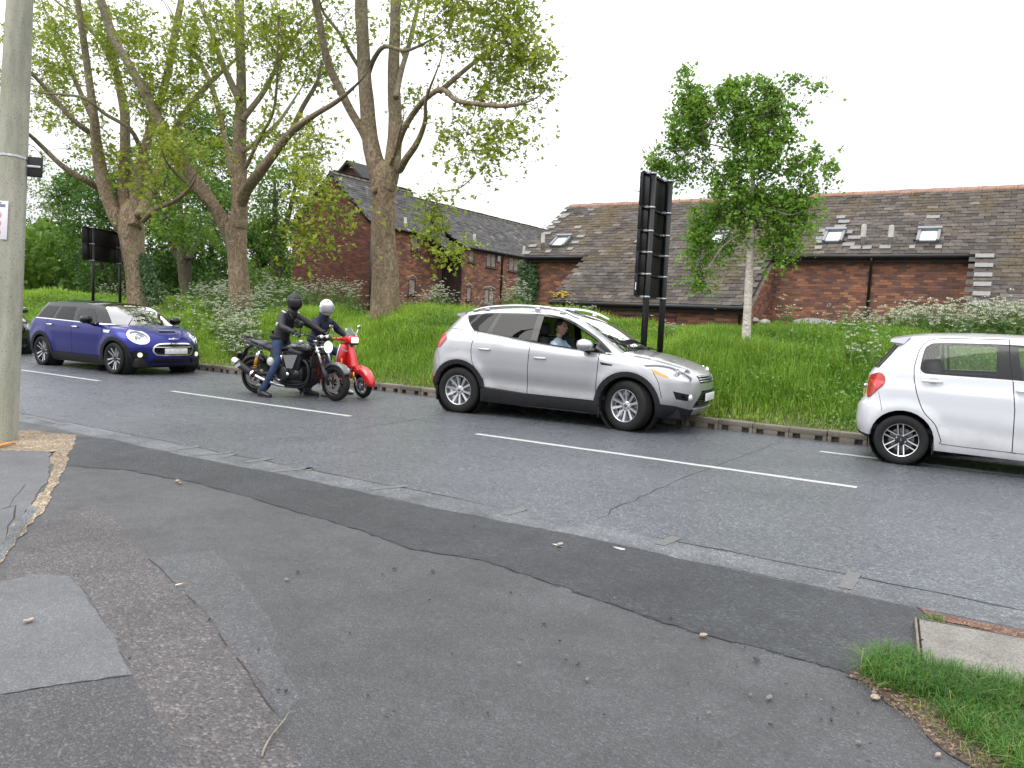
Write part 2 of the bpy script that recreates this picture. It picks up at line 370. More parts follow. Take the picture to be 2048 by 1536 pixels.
# ------------------------------------------------------------------ far kerb: concrete drainage kerb, one block after another
def concrete(name, base, sc=60., bump=.5, moss=0.):
    t = NT(name); c = t.coord(); inf = t.n('ObjectInfo').outputs['Random']
    f = t.math('MULTIPLY_ADD', t.noise(c, 6., 5, .65), .8, t.math('MULTIPLY_ADD', inf, .3, -.2))
    col = t.mix(t.ramp(f, [(.25, 0.), (.75, 1.)]), tuple(b*.55 for b in base), tuple(b*1.25 for b in base))
    sp = t.ramp(t.noise(c, sc*2, 2), [(.35, .6), (.6, 1.)])
    col = t.mix(1., col, sp, 'MULTIPLY')
    if moss > 0: col = t.mix(t.ramp(t.noise(c, 9., 4, .7), [(.5, 0.), (.68, moss)]), col, (.07, .075, .03))
    return t.pbr(col, .85, 0., t.bump(t.noise(c, sc, 4), bump, .01))
M_kerb = concrete('kerb_concrete', (.27, .235, .19), 60., .6, .5)
M_hole = simple('slot_black', (.008, .008, .008), .9)
kerb = thing('kerb', None, None, (0, 0, 0)); kerb['kind'] = 'structure'
kb = MB()
L_, D_, H_ = .492, .16, .15          # block with two drain mouths: built as legs and lintel so the slots are real openings
kb.box((0, .115, .055), (L_, .07, .19), bev=.006); kb.box((0, .04, .110), (L_, .085, .08), bev=.012)
for x, wd in ((-.2205, .051), (0, .195), (.2205, .051)): kb.box((x, .04, .015), (wd, .0846, .12), bev=.006)
kbm = kb.mesh('kerb_block', M_kerb)
x = -41.
while x < 6:
    y0, y1 = kerb_y(x-.25), kerb_y(x+.25)
    o = link('kerb_block', kbm, kerb, (x, (y0+y1)/2+rng.normal(0, .004), -.008+rng.normal(0, .003)), (rng.normal(0, .01), rng.normal(0, .006), math.atan2(y1-y0, .5)+rng.normal(0, .004)))
    x += .5
# ------------------------------------------------------------------ grass bank
_bd = np.array([-.5, 0., .15, .5, 1.5, 3., 4.5, 6., 8., 10.5, 13., 16., 400.])
_bz = np.array([.0, .06, .085, .16, .45, .92, 1.20, 1.35, 1.36, 1.15, .6, .45, .45])
def bank_z(x, y):
    x = np.asarray(x, float); y = np.asarray(y, float)
    ky = 11.10+.11*np.maximum(0., x+1.6)**1.6
    d = y-ky-.1
    z = np.interp(d, _bd, _bz)
    amp = np.clip((d-.5)/2, 0, 1)*np.clip((14-d)/4, 0, 1)
    return z+amp*(.09*np.sin(x*.55+1.)*np.cos(y*.4)+.05*np.sin(x*1.7+y*1.1)+.02*np.sin(x*4.1-y*3.))
M_soil = simple('bank_soil', (.045, .05, .022), .95, var=.5, vscale=3., bump=.8, bscale=25.)
gx = np.concatenate([np.linspace(-120, -46, 20), np.linspace(-45, 8, 160), np.linspace(9, 60, 20)])
gd = np.concatenate([np.linspace(0.08, 8, 60), np.linspace(8.4, 16, 22), np.linspace(18, 90, 16)])
GX, GD = np.meshgrid(gx, gd, indexing='ij'); GY = GD+11.10+.11*np.maximum(0., GX+1.6)**1.6+.06
GZ = bank_z(GX, GY)
V = np.stack([GX, GY, GZ], -1).reshape(-1, 3); nx, ny = GX.shape
I = np.arange(nx*ny).reshape(nx, ny)
F = np.stack([I[:-1, :-1], I[1:, :-1], I[1:, 1:], I[:-1, 1:]], -1).reshape(-1, 4)
bank = link('grass_bank', np_mesh('grass_bank', V, F, M_soil, True)); bank['kind'] = 'structure'
def leaf_mat(name, a, b, dry=None, rough=.55, trans=.35, vein=False):
    """foliage: colour runs a..b with each blade's or leaf's own random value; >1 is dry"""
    t = NT(name); r = t.attr('rnd')
    col = t.mix(t.math('MINIMUM', r, 1.), a, b)
    if dry is not None: col = t.mix(t.math('SUBTRACT', r, 1., clamp=True), col, dry)
    p = t.n('BsdfPrincipled'); t.set(p.inputs['Base Color'], col); p.inputs['Roughness'].default_value = rough; p.inputs['Specular IOR Level'].default_value = .35
    tr = t.n('BsdfTranslucent'); t.set(tr.inputs['Color'], t.mix(.5, col, (.12, .2, .01)))
    ms = t.n('MixShader'); ms.inputs[0].default_value = trans; t.i(ms, 1, p); t.i(ms, 2, tr)
    return t.surf(ms.outputs[0])
def blades(P, h, wd, lean, az, rnd, curl=.5):
    """P (n,3) roots -> 3-segment blades; returns V, F, rnd per face"""
    n = len(P); dx = np.cos(az)[:, None]; dy = np.sin(az)[:, None]
    D = np.concatenate([dx, dy, np.zeros((n, 1))], 1); S = np.concatenate([-dy, dx, np.zeros((n, 1))], 1)
    Z = np.array([[0, 0, 1.]])
    h = h[:, None]; wd = wd[:, None]; lean = lean[:, None]
    p0 = P; p1 = P+Z*h*.5+D*h*lean*.28; p2 = P+Z*h*.86*(1-.25*lean)+D*h*lean*.75; p3 = P+Z*h*(1-.45*lean*curl*2)+D*h*lean*1.15
    V = np.stack([p0-S*wd*.5, p0+S*wd*.5, p1-S*wd*.5, p1+S*wd*.5, p2-S*wd*.32, p2+S*wd*.32, p3], 1).reshape(-1, 3)
    b = (np.arange(n)*7)[:, None]
    T = np.concatenate([b+np.array([[0, 1, 3]]), b+np.array([[0, 3, 2]]), b+np.array([[2, 3, 5]]), b+np.array([[2, 5, 4]]), b+np.array([[4, 5, 6]])], 1).reshape(-1, 3)
    return V, T, np.repeat(rnd, 5)
def vnoise(x, y, s, seed=0):
    r_ = np.random.default_rng(seed); out = 0
    for k in range(6):
        a = r_.uniform(0, 6.28); f = s*r_.uniform(.6, 1.9); out = out+np.sin((x*math.cos(a)+y*math.sin(a))*f+r_.uniform(0, 6.28))
    return out/3.
M_grass = leaf_mat('meadow_grass', (.125, .265, .024), (.35, .52, .062), (.42, .36, .15), .5, .42)
NG = 300000
Y_ = 11.22+(rng.random(NG*2)**.85)*7.6
X_ = rng.uniform(-2.25, .32, NG*2)*(Y_+.6)
keep = rng.random(NG*2) < np.clip(15./np.hypot(X_, Y_), .12, 1)*.9
X_, Y_ = X_[keep][:NG], Y_[keep][:NG]
ky_ = 11.10+.11*np.maximum(0., X_+1.6)**1.6; Y_ = Y_+ky_-11.10
d_ = Y_-ky_
n1 = vnoise(X_, Y_, .9, 1); n2 = vnoise(X_, Y_, 3.2, 2); n3 = vnoise(X_, Y_, .35, 3)
h_ = (.26+.15*n1+.06*n2)*np.clip(.25+(d_-.12)*.9, .22, 1)*rng.uniform(.55, 1.35, len(X_))
h_ = np.clip(h_, .05, .62)
rn = np.clip(.5+.28*n1+.18*n2+rng.normal(0, .2, len(X_)), 0, 1)
dry = (rng.random(len(X_)) < np.clip(.75-d_*.75, 0.03, .75)); rn = np.where(dry, 1+rng.random(len(X_)), rn)
dark = (n3+.5*n1 > .55) & (d_ > .8); rn = np.where(dark & ~dry, rn*.35, rn)
V, T, ra = blades(np.stack([X_, Y_, bank_z(X_, Y_)-.01], 1), h_, rng.uniform(.007, .015, len(X_))*np.clip(np.hypot(X_, Y_)/17, .9, 2.2), np.clip(rng.normal(.45, .3, len(X_)), 0, 1.2), rng.uniform(0, 6.28, len(X_))+.0, rn)
g = link('grass', np_mesh('grass', V, T, M_grass, True, attr={'rnd': ra})); g['kind'] = 'stuff'
# broad-leaved weeds (nettles, docks) in darker drifts
M_weed = leaf_mat('nettle_leaf', (.060, .170, .028), (.135, .29, .055), None, .55, .3)
NW = 20000
X_ = rng.uniform(-2.1, .2, NW*3); Y_ = 11.6+rng.random(NW*3)*5.2; X_ = X_*Y_
m = vnoise(X_, Y_, .8, 11)+.4*vnoise(X_, Y_, 2.5, 12)
for (qx, qy, qr, q) in ((-3.4, 14.0, 1.8, 1.3), (-1.6, 13.6, 1.6, 1.), (-8.6, 13.2, 1., 1.2), (-5., 14.4, 1.2, .8), (-.4, 14.2, 1., .8)):
    m = m+q*np.exp(-((X_-qx)**2+(Y_-qy)**2)/qr**2)
k_ = m > .62; X_, Y_ = X_[k_][:NW], Y_[k_][:NW]; n = len(X_)
Z_ = bank_z(X_, Y_)+rng.uniform(.04, .36, n)*np.clip((Y_-11.5)/.9, .2, 1)
P = np.stack([X_, Y_, Z_], 1); az = rng.uniform(0, 6.28, n); tl = rng.normal(-.25, .35, n); s = rng.uniform(.035, .085, n)
D = np.stack([np.cos(az)*np.cos(tl), np.sin(az)*np.cos(tl), np.sin(tl)], 1); S = np.stack([-np.sin(az), np.cos(az), np.zeros(n)], 1)
V = np.stack([P, P+D*s[:, None]*.5+S*s[:, None]*.33, P+D*s[:, None], P+D*s[:, None]*.5-S*s[:, None]*.33], 1).reshape(-1, 3)
F = (np.arange(n)*4)[:, None]+np.array([[0, 1, 2, 3]])
wd = link('nettles', np_mesh('nettles', V, F, M_weed, False, attr={'rnd': rng.random(n)})); wd['kind'] = 'stuff'
# ================================================================== buildings
def brick_mat(name, stops, moss=0.):
    t = NT(name); c = t.coord('Object'); g = t.n('NewGeometry').outputs['Position']
    r = t.math('ADD', t.attr('rnd'), t.math('MULTIPLY', t.attr('solo'), t.n('ObjectInfo').outputs['Random']))
    r = t.math('MULTIPLY_ADD', t.noise(g, .9, 3), .5, t.math('MULTIPLY_ADD', r, .75, -.12))
    col = t.ramp(r, stops)
    col = t.mix(t.ramp(t.noise(g, 22., 4, .7), [(.4, .0), (.8, .35)]), col, (.08, .055, .048))
    if moss > 0: col = t.mix(t.ramp(t.noise(g, .7, 4, .7), [(.52, 0.), (.66, moss)]), col, (.055, .055, .03))
    return t.pbr(col, .9, 0., t.bump(t.noise(g, 60., 3), .6, .008), .25)
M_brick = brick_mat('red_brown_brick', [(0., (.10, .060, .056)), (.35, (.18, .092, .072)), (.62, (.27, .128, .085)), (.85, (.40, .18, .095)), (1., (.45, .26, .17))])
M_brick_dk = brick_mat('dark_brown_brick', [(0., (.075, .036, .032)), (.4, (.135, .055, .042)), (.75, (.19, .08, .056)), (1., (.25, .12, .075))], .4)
M_mortar = simple('mortar', (.27, .225, .19), .95, var=.35, vscale=4., bump=.5)
def tile_mat(name, base, mosscol, mossamt):
    t = NT(name); g = t.n('NewGeometry').outputs['Position']
    r = t.math('ADD', t.attr('rnd'), t.math('MULTIPLY', t.attr('solo'), t.n('ObjectInfo').outputs['Random']))
    col = t.ramp(r, [(0., tuple(b*.55 for b in base)), (.5, base), (.96, tuple(b*1.35 for b in base)), (.988, tuple(b*2. for b in base)), (1., (.20, .19, .17))])
    n = t.noise(g, .55, 5, .65); col = t.mix(t.ramp(n, [(.50, 0.), (.64, mossamt)]), col, mosscol)
    f = t.noise(g, 9., 5, .75); col = t.mix(t.ramp(f, [(.50, 0.), (.66, .75)]), col, tuple(b*.35 for b in base))
    col = t.mix(t.ramp(t.noise(g, 17., 4, .8), [(.63, 0.), (.70, .8)]), col, (.26, .25, .22))
    return t.pbr(col, .9, 0., t.bump(t.noise(g, 40., 4, .7), .9, .015), .2)
M_tile = tile_mat('weathered_roof_tile', (.092, .079, .070), (.110, .080, .034), .75)
M_tile_g = tile_mat('grey_roof_tile', (.078, .075, .075), (.09, .078, .06), .3)
M_ridge = simple('terracotta_ridge', (.29, .165, .12), .85, var=.3, vscale=3., bump=.5)
M_ridge_g = simple('buff_ridge', (.20, .165, .135), .9, var=.35, vscale=3., bump=.5)
M_black = simple('black_gutter_plastic', (.012, .012, .013), .45)
M_fascia = simple('dark_timber', (.022, .014, .012), .7, var=.3, bump=.3)
M_lead = simple('grey_soaker', (.20, .196, .19), .75, var=.25, vscale=6., bump=.3)
M_flue = simple('pale_flue_pipe', (.33, .32, .295), .7, var=.2, vscale=5.)
M_wframe = simple('brown_window_frame', (.040, .022, .020), .5)
def window_glass(name, tint, dark=.6):
    t = NT(name)
    return t.pbr(tint, .04, 0., t.bump(t.noise(t.coord(), 3., 2), .06, .02), .9)
M_glass = window_glass('window_glass', (.16, .18, .19))
M_glass_dk = window_glass('dark_window_glass', (.03, .034, .036))
M_blind = simple('white_blind', (.55, .55, .53), .6)
M_door = simple('dark_boarding', (.035, .019, .016), .75, var=.35, vscale=3., bump=.4)
M_red = simple('dark_red_joinery', (.16, .018, .02), .55)
M_velux = simple('roof_window_metal', (.20, .21, .22), .45, .5)
M_skyglass = window_glass('roof_window_sky_reflection', (.55, .58, .62))  # pale base colour paints the white sky reflection into the roof panes
def pieces(name, C, N3, size, mat, parent, score, limit=300, allname=None):
    """C (n,3,4): origin + three half-axes packed as rows; splits into `limit` own objects and one joined rest"""
    n = len(C)
    unit = np.array([(-1, -1, -1), (1, -1, -1), (1, 1, -1), (-1, 1, -1), (-1, -1, 1), (1, -1, 1), (1, 1, 1), (-1, 1, 1)], float)
    faces = np.array([(4, 5, 6, 7), (0, 1, 5, 4), (1, 2, 6, 5), (2, 3, 7, 6), (3, 0, 4, 7)])
    order = np.argsort(-score); solo = order[:limit]; rest = order[limit:]
    um = {}
    for i in solo:
        key = tuple(np.round([np.linalg.norm(C[i, k]) for k in (1, 2, 3)], 3))
        if key not in um:
            sc = np.array(key); um[key] = np_mesh(name, unit*sc, faces.copy(), mat, attr={'rnd': np.zeros(8), 'solo': np.ones(8)})
        o, a, b, c = C[i]
        M = Matrix.Identity(4); 
        for k, vv in enumerate((a, b, c)):
            vv = vv/np.linalg.norm(vv); M[0][k], M[1][k], M[2][k] = vv
        M[0][3], M[1][3], M[2][3] = o
        ob = link(name, um[key], parent); ob.matrix_local = M
    if len(rest):
        V = C[rest][:, None, 0]+unit[None, :, 0:1]*C[rest][:, None, 1]+unit[None, :, 1:2]*C[rest][:, None, 2]+unit[None, :, 2:3]*C[rest][:, None, 3]
        F = (np.arange(len(rest))*8)[:, None, None]+faces[None]
        rr = np.repeat(rng.random(len(rest)), 5)
        me = np_mesh(allname, V.reshape(-1, 3), F.reshape(-1, 4), mat, attr={'rnd': rr, 'solo': np.zeros(len(rr))})
        ob = link(allname, me, parent); ob['kind'] = 'stuff'
def seen_score(P):
    q = P-np.array([0, 0, CAM_H]); z = q@_f; x = 1024+1540*(q@_r)/np.maximum(z, .1); y = 768-1540*(q@_u)/np.maximum(z, .1)
    ok = (z > 1) & (x > 0) & (x < 2048) & (y > 0) & (y < 700)
    return x, y, np.where(ok, 1/np.maximum(z, .1), 0)
def bricks_on(origin, u, width, z0, z1, clip=None, holes=(), jit=.003):
    """returns packed bricks for a vertical wall; outward normal = u x z"""
    u = np.asarray(u, float); nrm = np.array([u[1], -u[0], 0.]); out = []
    nr = int((z1-z0)/.075)
    for r_ in range(nr):
        zc = z0+.0375+r_*.075; off = -.1125 if r_ % 2 else 0.
        k = 0
        while True:
            a = max(0., off+k*.225); b = min(width, off+(k+1)*.225); k += 1
            if a >= width: break
            if b-a < .06: continue
            m = (a+b)/2
            if clip and not clip(m, zc): continue
            if any(h[0] < m < h[1] and h[2] < zc < h[3] for h in holes): continue
            hw = round((b-a-.010)/2, 3)
            p = np.asarray(origin, float)+u*m; p = np.array([p[0], p[1], zc])+nrm*(.002+rng.normal(0, .0012))
            out.append((p, u*hw, np.array([0, 0, .0325]), nrm*.012))
    return out
def tiles_on(o, u, v, width, length, tw=.30, gauge=.20, clip=None):
    """o eave-left corner, u along eave, v up the slope (unit)"""
    u = np.asarray(u, float); v = np.asarray(v, float); n = np.cross(u, v); out = []
    rows = int(length/gauge)+1
    for r_ in range(rows):
        off = -tw/2 if r_ % 2 else 0.
        for k in range(int(width/tw)+2):
            m = off+(k+.5)*tw; s = r_*gauge+gauge*.62
            if m < 0 or m > width: continue
            if clip and not clip(m, s): continue
            tl = .05+rng.normal(0, .010)
            vv = v*math.cos(tl)+n*-math.sin(tl)*-1*(-1); nn = np.cross(u, vv); roll = rng.normal(0, .012); uu = u*math.cos(roll)+nn*math.sin(roll); nn = np.cross(uu, vv)
            p = np.asarray(o, float)+u*(m+rng.normal(0, .004))+v*(s+rng.normal(0, .006))+n*(.022+rng.normal(0, .003))
            out.append((p, uu*(tw/2-.004), vv*(gauge*.68), nn*.0065))
    return out
def slab_poly(mb, pts, thick, n):
    """planar polygon pts (3D) given thickness along -n"""
    P = [np.asarray(p, float) for p in pts]; k = len(P); q = [p-np.asarray(n)*thick for p in P]
    mb.add(P+q, [tuple(range(k)), tuple(range(2*k-1, k-1, -1))]+[(i, k+i, k+(i+1) % k, (i+1) % k) for i in range(k)])
# ---------- long brick building with catslide roofs (parallel to the road)
YW = 24.3; YE = YW-.28
e0 = at_y(1047, 513, YE); e1 = at_y(1750, 507, YE); ZE = (e0[2]+e1[2])/2; XL = e0[0]
rp = at_x(1141, 413, XL); YR, ZR = rp[1], rp[2]
slope = math.atan2(ZR-ZE, YR-YE); SL = np.array([0, math.cos(slope), math.sin(slope)]); SN = np.array([0, -math.sin(slope), math.cos(slope)])
def on_roof(px, py):
    v = ray(px, py); o = np.array([0, YE, ZE-CAM_H]); k = (SN@o)/(SN@v); p = v*k; return p+np.array([0, 0, CAM_H])
XR_END = 9.0
cL = on_roof(1112, 602); cR = on_roof(1489, 612); XC0 = at_y(1178, 517, YE)[0]; XC1 = at_y(1546, 520, YE)[0]; XD0 = at_y(1952, 510, YE)[0]
ZC = (cL[2]+cR[2])/2; YC = YE-(ZE-ZC)/math.tan(slope)
print('roof', round(XL, 2), round(YR, 2), round(ZR, 2), 'ZE', round(ZE, 2), 'pitch', math.degrees(slope), 'cat', XC0, XC1, XD0, YC, ZC)
GZ0 = .30
B = thing('brick_building', 'long red brick building with mossy tiled roof and four roof windows beside the birch', 'building', (0, 0, 0))
roof_len = (ZR-ZE)/math.sin(slope); cat_len = (ZE-ZC)/math.sin(slope)
mb = MB(); yb = 2*YR-YE
# walls: solid mortar cores
mb.box(((XL+.12+XR_END)/2, (YW+yb-.28)/2, (GZ0+ZE-.06)/2-.05), (XR_END-XL-.24, yb-.28-YW, ZE-.06-GZ0+.1))
mb.add([(XL+.12, YW, ZE-.08), (XL+.12, yb-.28, ZE-.08), (XL+.12, YR, ZR-.12), (XL+.32, YW, ZE-.08), (XL+.32, yb-.28, ZE-.08), (XL+.32, YR, ZR-.12)], [(0, 1, 2), (5, 4, 3), (0, 3, 4, 1), (1, 4, 5, 2), (2, 5, 3, 0)])
wall = mb.build('wall', M_mortar, B)
# low wall and cheeks under the catslides
YCW = YC+.28
mbc = MB(); mbc.box(((XC0+XC1)/2, YCW+.1, (GZ0+ZC-.05)/2), (XC1-XC0-.1, .2, ZC-.05-GZ0)); lowwall = mbc.build('low_wall', M_mortar, B)
for xx in (XC0+.1, XC1-.1, XD0+.1):
    mbc = MB(); mbc.add([(xx-.1, YCW, GZ0), (xx-.1, YW+.02, GZ0), (xx-.1, YW+.02, ZE-.10), (xx-.1, YCW, ZC-.08+.0), (xx+.1, YCW, GZ0), (xx+.1, YW+.02, GZ0), (xx+.1, YW+.02, ZE-.10), (xx+.1, YCW, ZC-.08)],
            [(0, 3, 2, 1), (4, 5, 6, 7), (0, 1, 5, 4), (1, 2, 6, 5), (2, 3, 7, 6), (3, 0, 4, 7)]); mbc.build('cheek_wall', M_mortar, B)
mbc = MB(); mbc.box(((XD0+XR_END)/2, YCW+.1, (GZ0+ZC-.05)/2), (XR_END-XD0, .2, ZC-.05-GZ0))
mbc.build('low_wall', M_mortar, B)
bk = []
bk += bricks_on((XL+.12, YW, 0), (1, 0, 0), XC0-XL-.1, .9, ZE-.14)
bk += bricks_on((XC1, YW, 0), (1, 0, 0), XD0-XC1, 1.0, ZE-.14)
bk += bricks_on((XC0, YCW, 0), (1, 0, 0), XC1-XC0-.05, .9, ZC-.12, holes=[((at_y(1236, 630, YCW)[0]-XC0), (at_y(1352, 630, YCW)[0]-XC0), 0, 1.78)])
cheek = lambda m, z: z < ZC-.12+(ZE-ZC)*m/(YW-YCW)
bk += bricks_on((XC1, YCW, 0), (0, 1, 0), YW-YCW, 1.0, ZE-.1, clip=cheek)
bk = np.array([[*map(np.asarray, b)] for b in bk], float)
x_, y_, s_ = seen_score(bk[:, 0])
s_ = np.where((y_ < 636) & (x_ > 1380), s_, s_*.5)
pieces('brick', bk, None, None, M_brick, wall, s_, 300, 'brickwork')
# roof
rf = MB()
slab_poly(rf, [(XL, YE, ZE), (XR_END, YE, ZE), (XR_END, YR, ZR), (XL, YR, ZR)], .06, SN)
slab_poly(rf, [(XC0, YC, ZC), (XC1, YC, ZC), (XC1, YE-.002, ZE-.002), (XC0, YE-.002, ZE-.002)], .06, SN)
ZC2 = ZC-.7; YC2 = YE-(ZE-ZC2)/math.tan(slope)
slab_poly(rf, [(XD0, YC2, ZC2), (XR_END, YC2, ZC2), (XR_END, YE-.002, ZE-.002), (XD0, YE-.002, ZE-.002)], .06, SN)
SN2 = np.array([0, math.sin(slope), math.cos(slope)])
slab_poly(rf, [(XL, YR, ZR), (XR_END, YR, ZR), (XR_END, yb, ZE), (XL, yb, ZE)], .06, SN2)
roof = rf.build('roof', M_fascia, B)
vel = [(1122, 487, .60, .68), (1436, 482, .54, .64), (1668, 478, .56, .68), (1857, 477, .58, .68)]
vhole = []
for px, py, w_, h_ in vel:
    p = on_roof(px, py); vhole.append((p[0]-w_/2, p[0]+w_/2, (p-np.array([0, YE, ZE]))@SL-h_/2, (p-np.array([0, YE, ZE]))@SL+h_/2))
def clip_main(m, s):
    X = XL+m; return not any(a+.06 < X < b-.06 and c < s < d for a, b, c, d in vhole)
tl = tiles_on((XL, YE, ZE), (1, 0, 0), SL, XR_END-XL, roof_len, clip=clip_main)
tl += tiles_on((XC0, YC, ZC), (1, 0, 0), SL, XC1-XC0, cat_len)
tl += tiles_on((XD0, YC2, ZC2), (1, 0, 0), SL, XR_END-XD0, (ZE-ZC2)/math.sin(slope))
tl = np.array([[*map(np.asarray, b)] for b in tl], float)
x_, y_, s_ = seen_score(tl[:, 0]); s_ = np.where((y_ < 615) & ~((x_ > 1280) & (x_ < 1640)) , s_, s_*.5)
pieces('roof_tile', tl, None, None, M_tile, roof, s_, 300, 'roof_tiling')
# ridge
rx = XL-.02; rme = MB(); rme.lathe([(.115, 0), (.125, .0), (.125, .44), (.115, .44)], (0, 0, 0), (1, 0, 0), 10, True, ang=math.pi, a0=math.pi if False else 0.)
rme.lathe([(.135, .40), (.135, .46), (.12, .46)], (0, 0, 0), (1, 0, 0), 10, True, ang=math.pi)
rmesh = rme.mesh('ridge_tile', M_ridge)
# make the half-pipe open downwards
_a, _b, _d = frame_from((1, 0, 0)); _ang = math.atan2((_a*0+_b)[2], 1)
while rx < XR_END:
    o = link('ridge_tile', rmesh, roof, (rx, YR, ZR-.05+rng.normal(0, .006)), (0, 0, rng.normal(0, .01))); rx += .45
mid = sum((Vector(v.co) for v in rmesh.vertices), Vector())/len(rmesh.vertices)
if True:
    ang = math.atan2(mid.z, mid.y)      # turn so that the arch points up
    rmesh.transform(Matrix.Rotation(math.pi/2-ang, 4, 'X'))
# pale soakers picked out along verge, roof windows and the right valley
spots = [(1131, 432, 17), (1126, 436, 15), (1114, 447, 15), (1103, 457, 16), (1094, 469, 17), (1066, 494, 17), (1053, 508, 18), (1156, 457, 15), (1162, 475, 16), (1151, 487, 16), (1141, 500, 12), (1097, 505, 12), (1277, 485, 13), (1279, 502, 9), (1688, 446, 19), (1682, 437, 15),
         (1680, 456, 19), (1648, 464, 17), (1697, 467, 13), (1641, 479, 16), (1640, 486, 14), (1709, 478, 22), (1697, 492, 20), (1637, 498, 13), (1711, 498, 18), (1734, 498, 15), (1770, 497, 18), (1866, 437, 20), (1824, 497, 9), (1877, 497, 10), (1651, 470, 10), (1553, 506, 9), (1500, 430, 9)]
for k in range(6): spots.append((1969-k*1.6, 515+k*19.0, 27-k*.3))
for px, py, pw in spots:
    p = on_roof(px, py); d_ = np.linalg.norm(p); wd = pw*d_/1540
    m = MB(); 
    M = Matrix(((1, 0, 0), (0, SL[1], SN[1]), (0, SL[2], SN[2])))
    m.box((0, 0, 0), (wd, .20, .022), M, .004); m.build('soaker', M_lead, roof, p+SN*.052)
for (px, py, w_, h_), n_ in zip(vel, range(4)):
    p = on_roof(px, py); M = Matrix(((1, 0, 0), (0, SL[1], SN[1]), (0, SL[2], SN[2]))).to_4x4(); M.translation = Vector(p+SN*.03)
    f = MB()
    for sx in (-1, 1): f.box((sx*(w_/2-.04), 0, .05), (.08, h_, .14), None, .01)
    f.box((0, h_/2+.02, .07), (w_+.04, .12, .17), None, .015); f.box((0, -h_/2+.03, .03), (w_-.16, .07, .1), None, .01)
    fo = f.build('roof_window', M_velux, B); fo.matrix_local = M
    gl = MB(); gl.box((0, -.01, .055), (w_-.15, h_-.1, .02)); go = gl.build('pane', M_skyglass, fo)
for px, py0, py1 in ((1725, 449, 492), (1780, 450, 492), (1085, 466, 500)):
    p = on_roof(px, py1); top = at_y(px+1, py0, p[1]); h_ = top[2]-p[2]
    m = MB(); m.lathe([(.001, -.1), (.075, -.1), (.065, h_*.38), (.085, h_*.40), (.085, h_*.44), (.07, h_*.45), (.07, h_*.97), (.05, h_), (.001, h_)], p, (0, .0, 1), 12)
    m.build('flue', M_flue, B)
# gutters, fascia, downpipes
def gutter(parent, a, b, r=.06):
    a = np.asarray(a, float); b = np.asarray(b, float); L = np.linalg.norm(b-a); m = MB()
    m.tube([a, b], r, 10); m.build('gutter', M_black, parent)
for x0, x1, y, z in ((XL, XC0, YE-.03, ZE-.06), (XC1-.05, XD0+.05, YE-.03, ZE-.06), (XC0-.05, XC1+.05, YC-.03, ZC-.06), (XD0, XR_END, YC2-.03, ZC2-.06)):
    gutter(B, (x0, y, z), (x1, y, z), .065)
    m = MB(); m.box(((x0+x1)/2, y+.12, z-.06), (x1-x0-.02, .03, .2)); m.box(((x0+x1)/2, y+.19, z-.14), (x1-x0-.03, .15, .02)); m.build('fascia', M_fascia, B)
pt = at_y(1743, 520, YW-.08); pb = at_y(1731, 640, YW-.08)
m = MB(); m.tube([(pt[0]+.03, YE-.03, ZE-.08), (pt[0]+.02, YE-.02, ZE-.2), (pt[0], YW-.07, ZE-.42), (pb[0], YW-.07, .6)], .04, 8)
for z in (1.2, 2.0, 2.9): m.box((pb[0]+(pt[0]-pb[0])*(z-.6)/3, YW-.05, z), (.12, .08, .04))
m.build('downpipe', M_black, B)
m = MB(); p = at_y(1480, 615, YCW-.1); m.tube([(p[0], YC-.03, ZC-.08), (p[0], YCW-.07, ZC-.25), (p[0], YCW-.07, .6)], .04, 8); m.build('downpipe', M_black, B)
for px, py in ((1562, 524), (1163, 522)):
    p = at_y(px, py, YW-.12); m = MB(); m.ell(p, (.1, .1, .1)); m.box(p+np.array([0, .08, .05]), (.06, .16, .06)); m.build('floodlight', M_black, B)
ra = at_y(1236, 630, YCW)[0]; rb = at_y(1352, 630, YCW)[0]; rm = at_y(1290, 630, YCW)[0]
for a, b in ((ra, rm-.12), (rm+.08, rb)):
    m = MB(); m.box(((a+b)/2, YCW-.02, 1.2), (b-a, .06, 1.0), None, .01); w_o = m.build('boarded_window', M_red, B)
    m = MB(); m.box(((a+b)/2, YCW-.05, 1.73), (b-a+.06, .08, .05)); m.build('frame', M_brick, w_o)
    m = MB(); m.box(((a+b)/2+.1, YCW-.056, 1.62), (.1, .02, .07)); m.build('vent', M_flue, w_o)
# television aerials
def aerial(px, py0, py1, Y):
    a = at_y(px, py1, Y); b = at_y(px, py0, Y); t_ = thing('tv_aerial', None, None, a)
    h = b[2]-a[2]; m = MB(); m.tube([(0, 0, -.4), (0, 0, h)], .02, 6); m.build('mast', M_flue, t_)
    m = MB(); m.tube([(-.45, 0, h*.9+.12), (.5, 0, h*.9-.05)], .012, 5)
    for k in range(7): x = -.42+k*.15; m.tube([(x, -.17, h*.9+.115-.028*k), (x, .17, h*.9+.115-.028*k)], .008, 4)
    m.build('boom', M_flue, t_); return t_
tag(aerial(1286, 384, 408, YR+.6), 'thin tv aerial on the ridge left of the birch', 'aerial', 'aerials on the ridge')
tag(aerial(1637, 376, 392, YR+.6), 'small tv aerial on the ridge right of the birch', 'aerial', 'aerials on the ridge')
# yellow lichen-covered clump on the catslide corner
yl = MB(); p = on_roof(1125, 592)
for k in range(60):
    q = p+np.array([rng.normal(0, .16), 0, 0])+SL*rng.normal(0, .09)+SN*(.05+abs(rng.normal(0, .03)))
    yl.ell(q, (.05, .05, .03), None, 6, 4)
tag(yl.build('lichen_clump', simple('yellow_lichen', (.36, .25, .03), .9, var=.4, vscale=20.)), 'yellow lichen clump on the low left corner of the mossy roof', 'lichen')
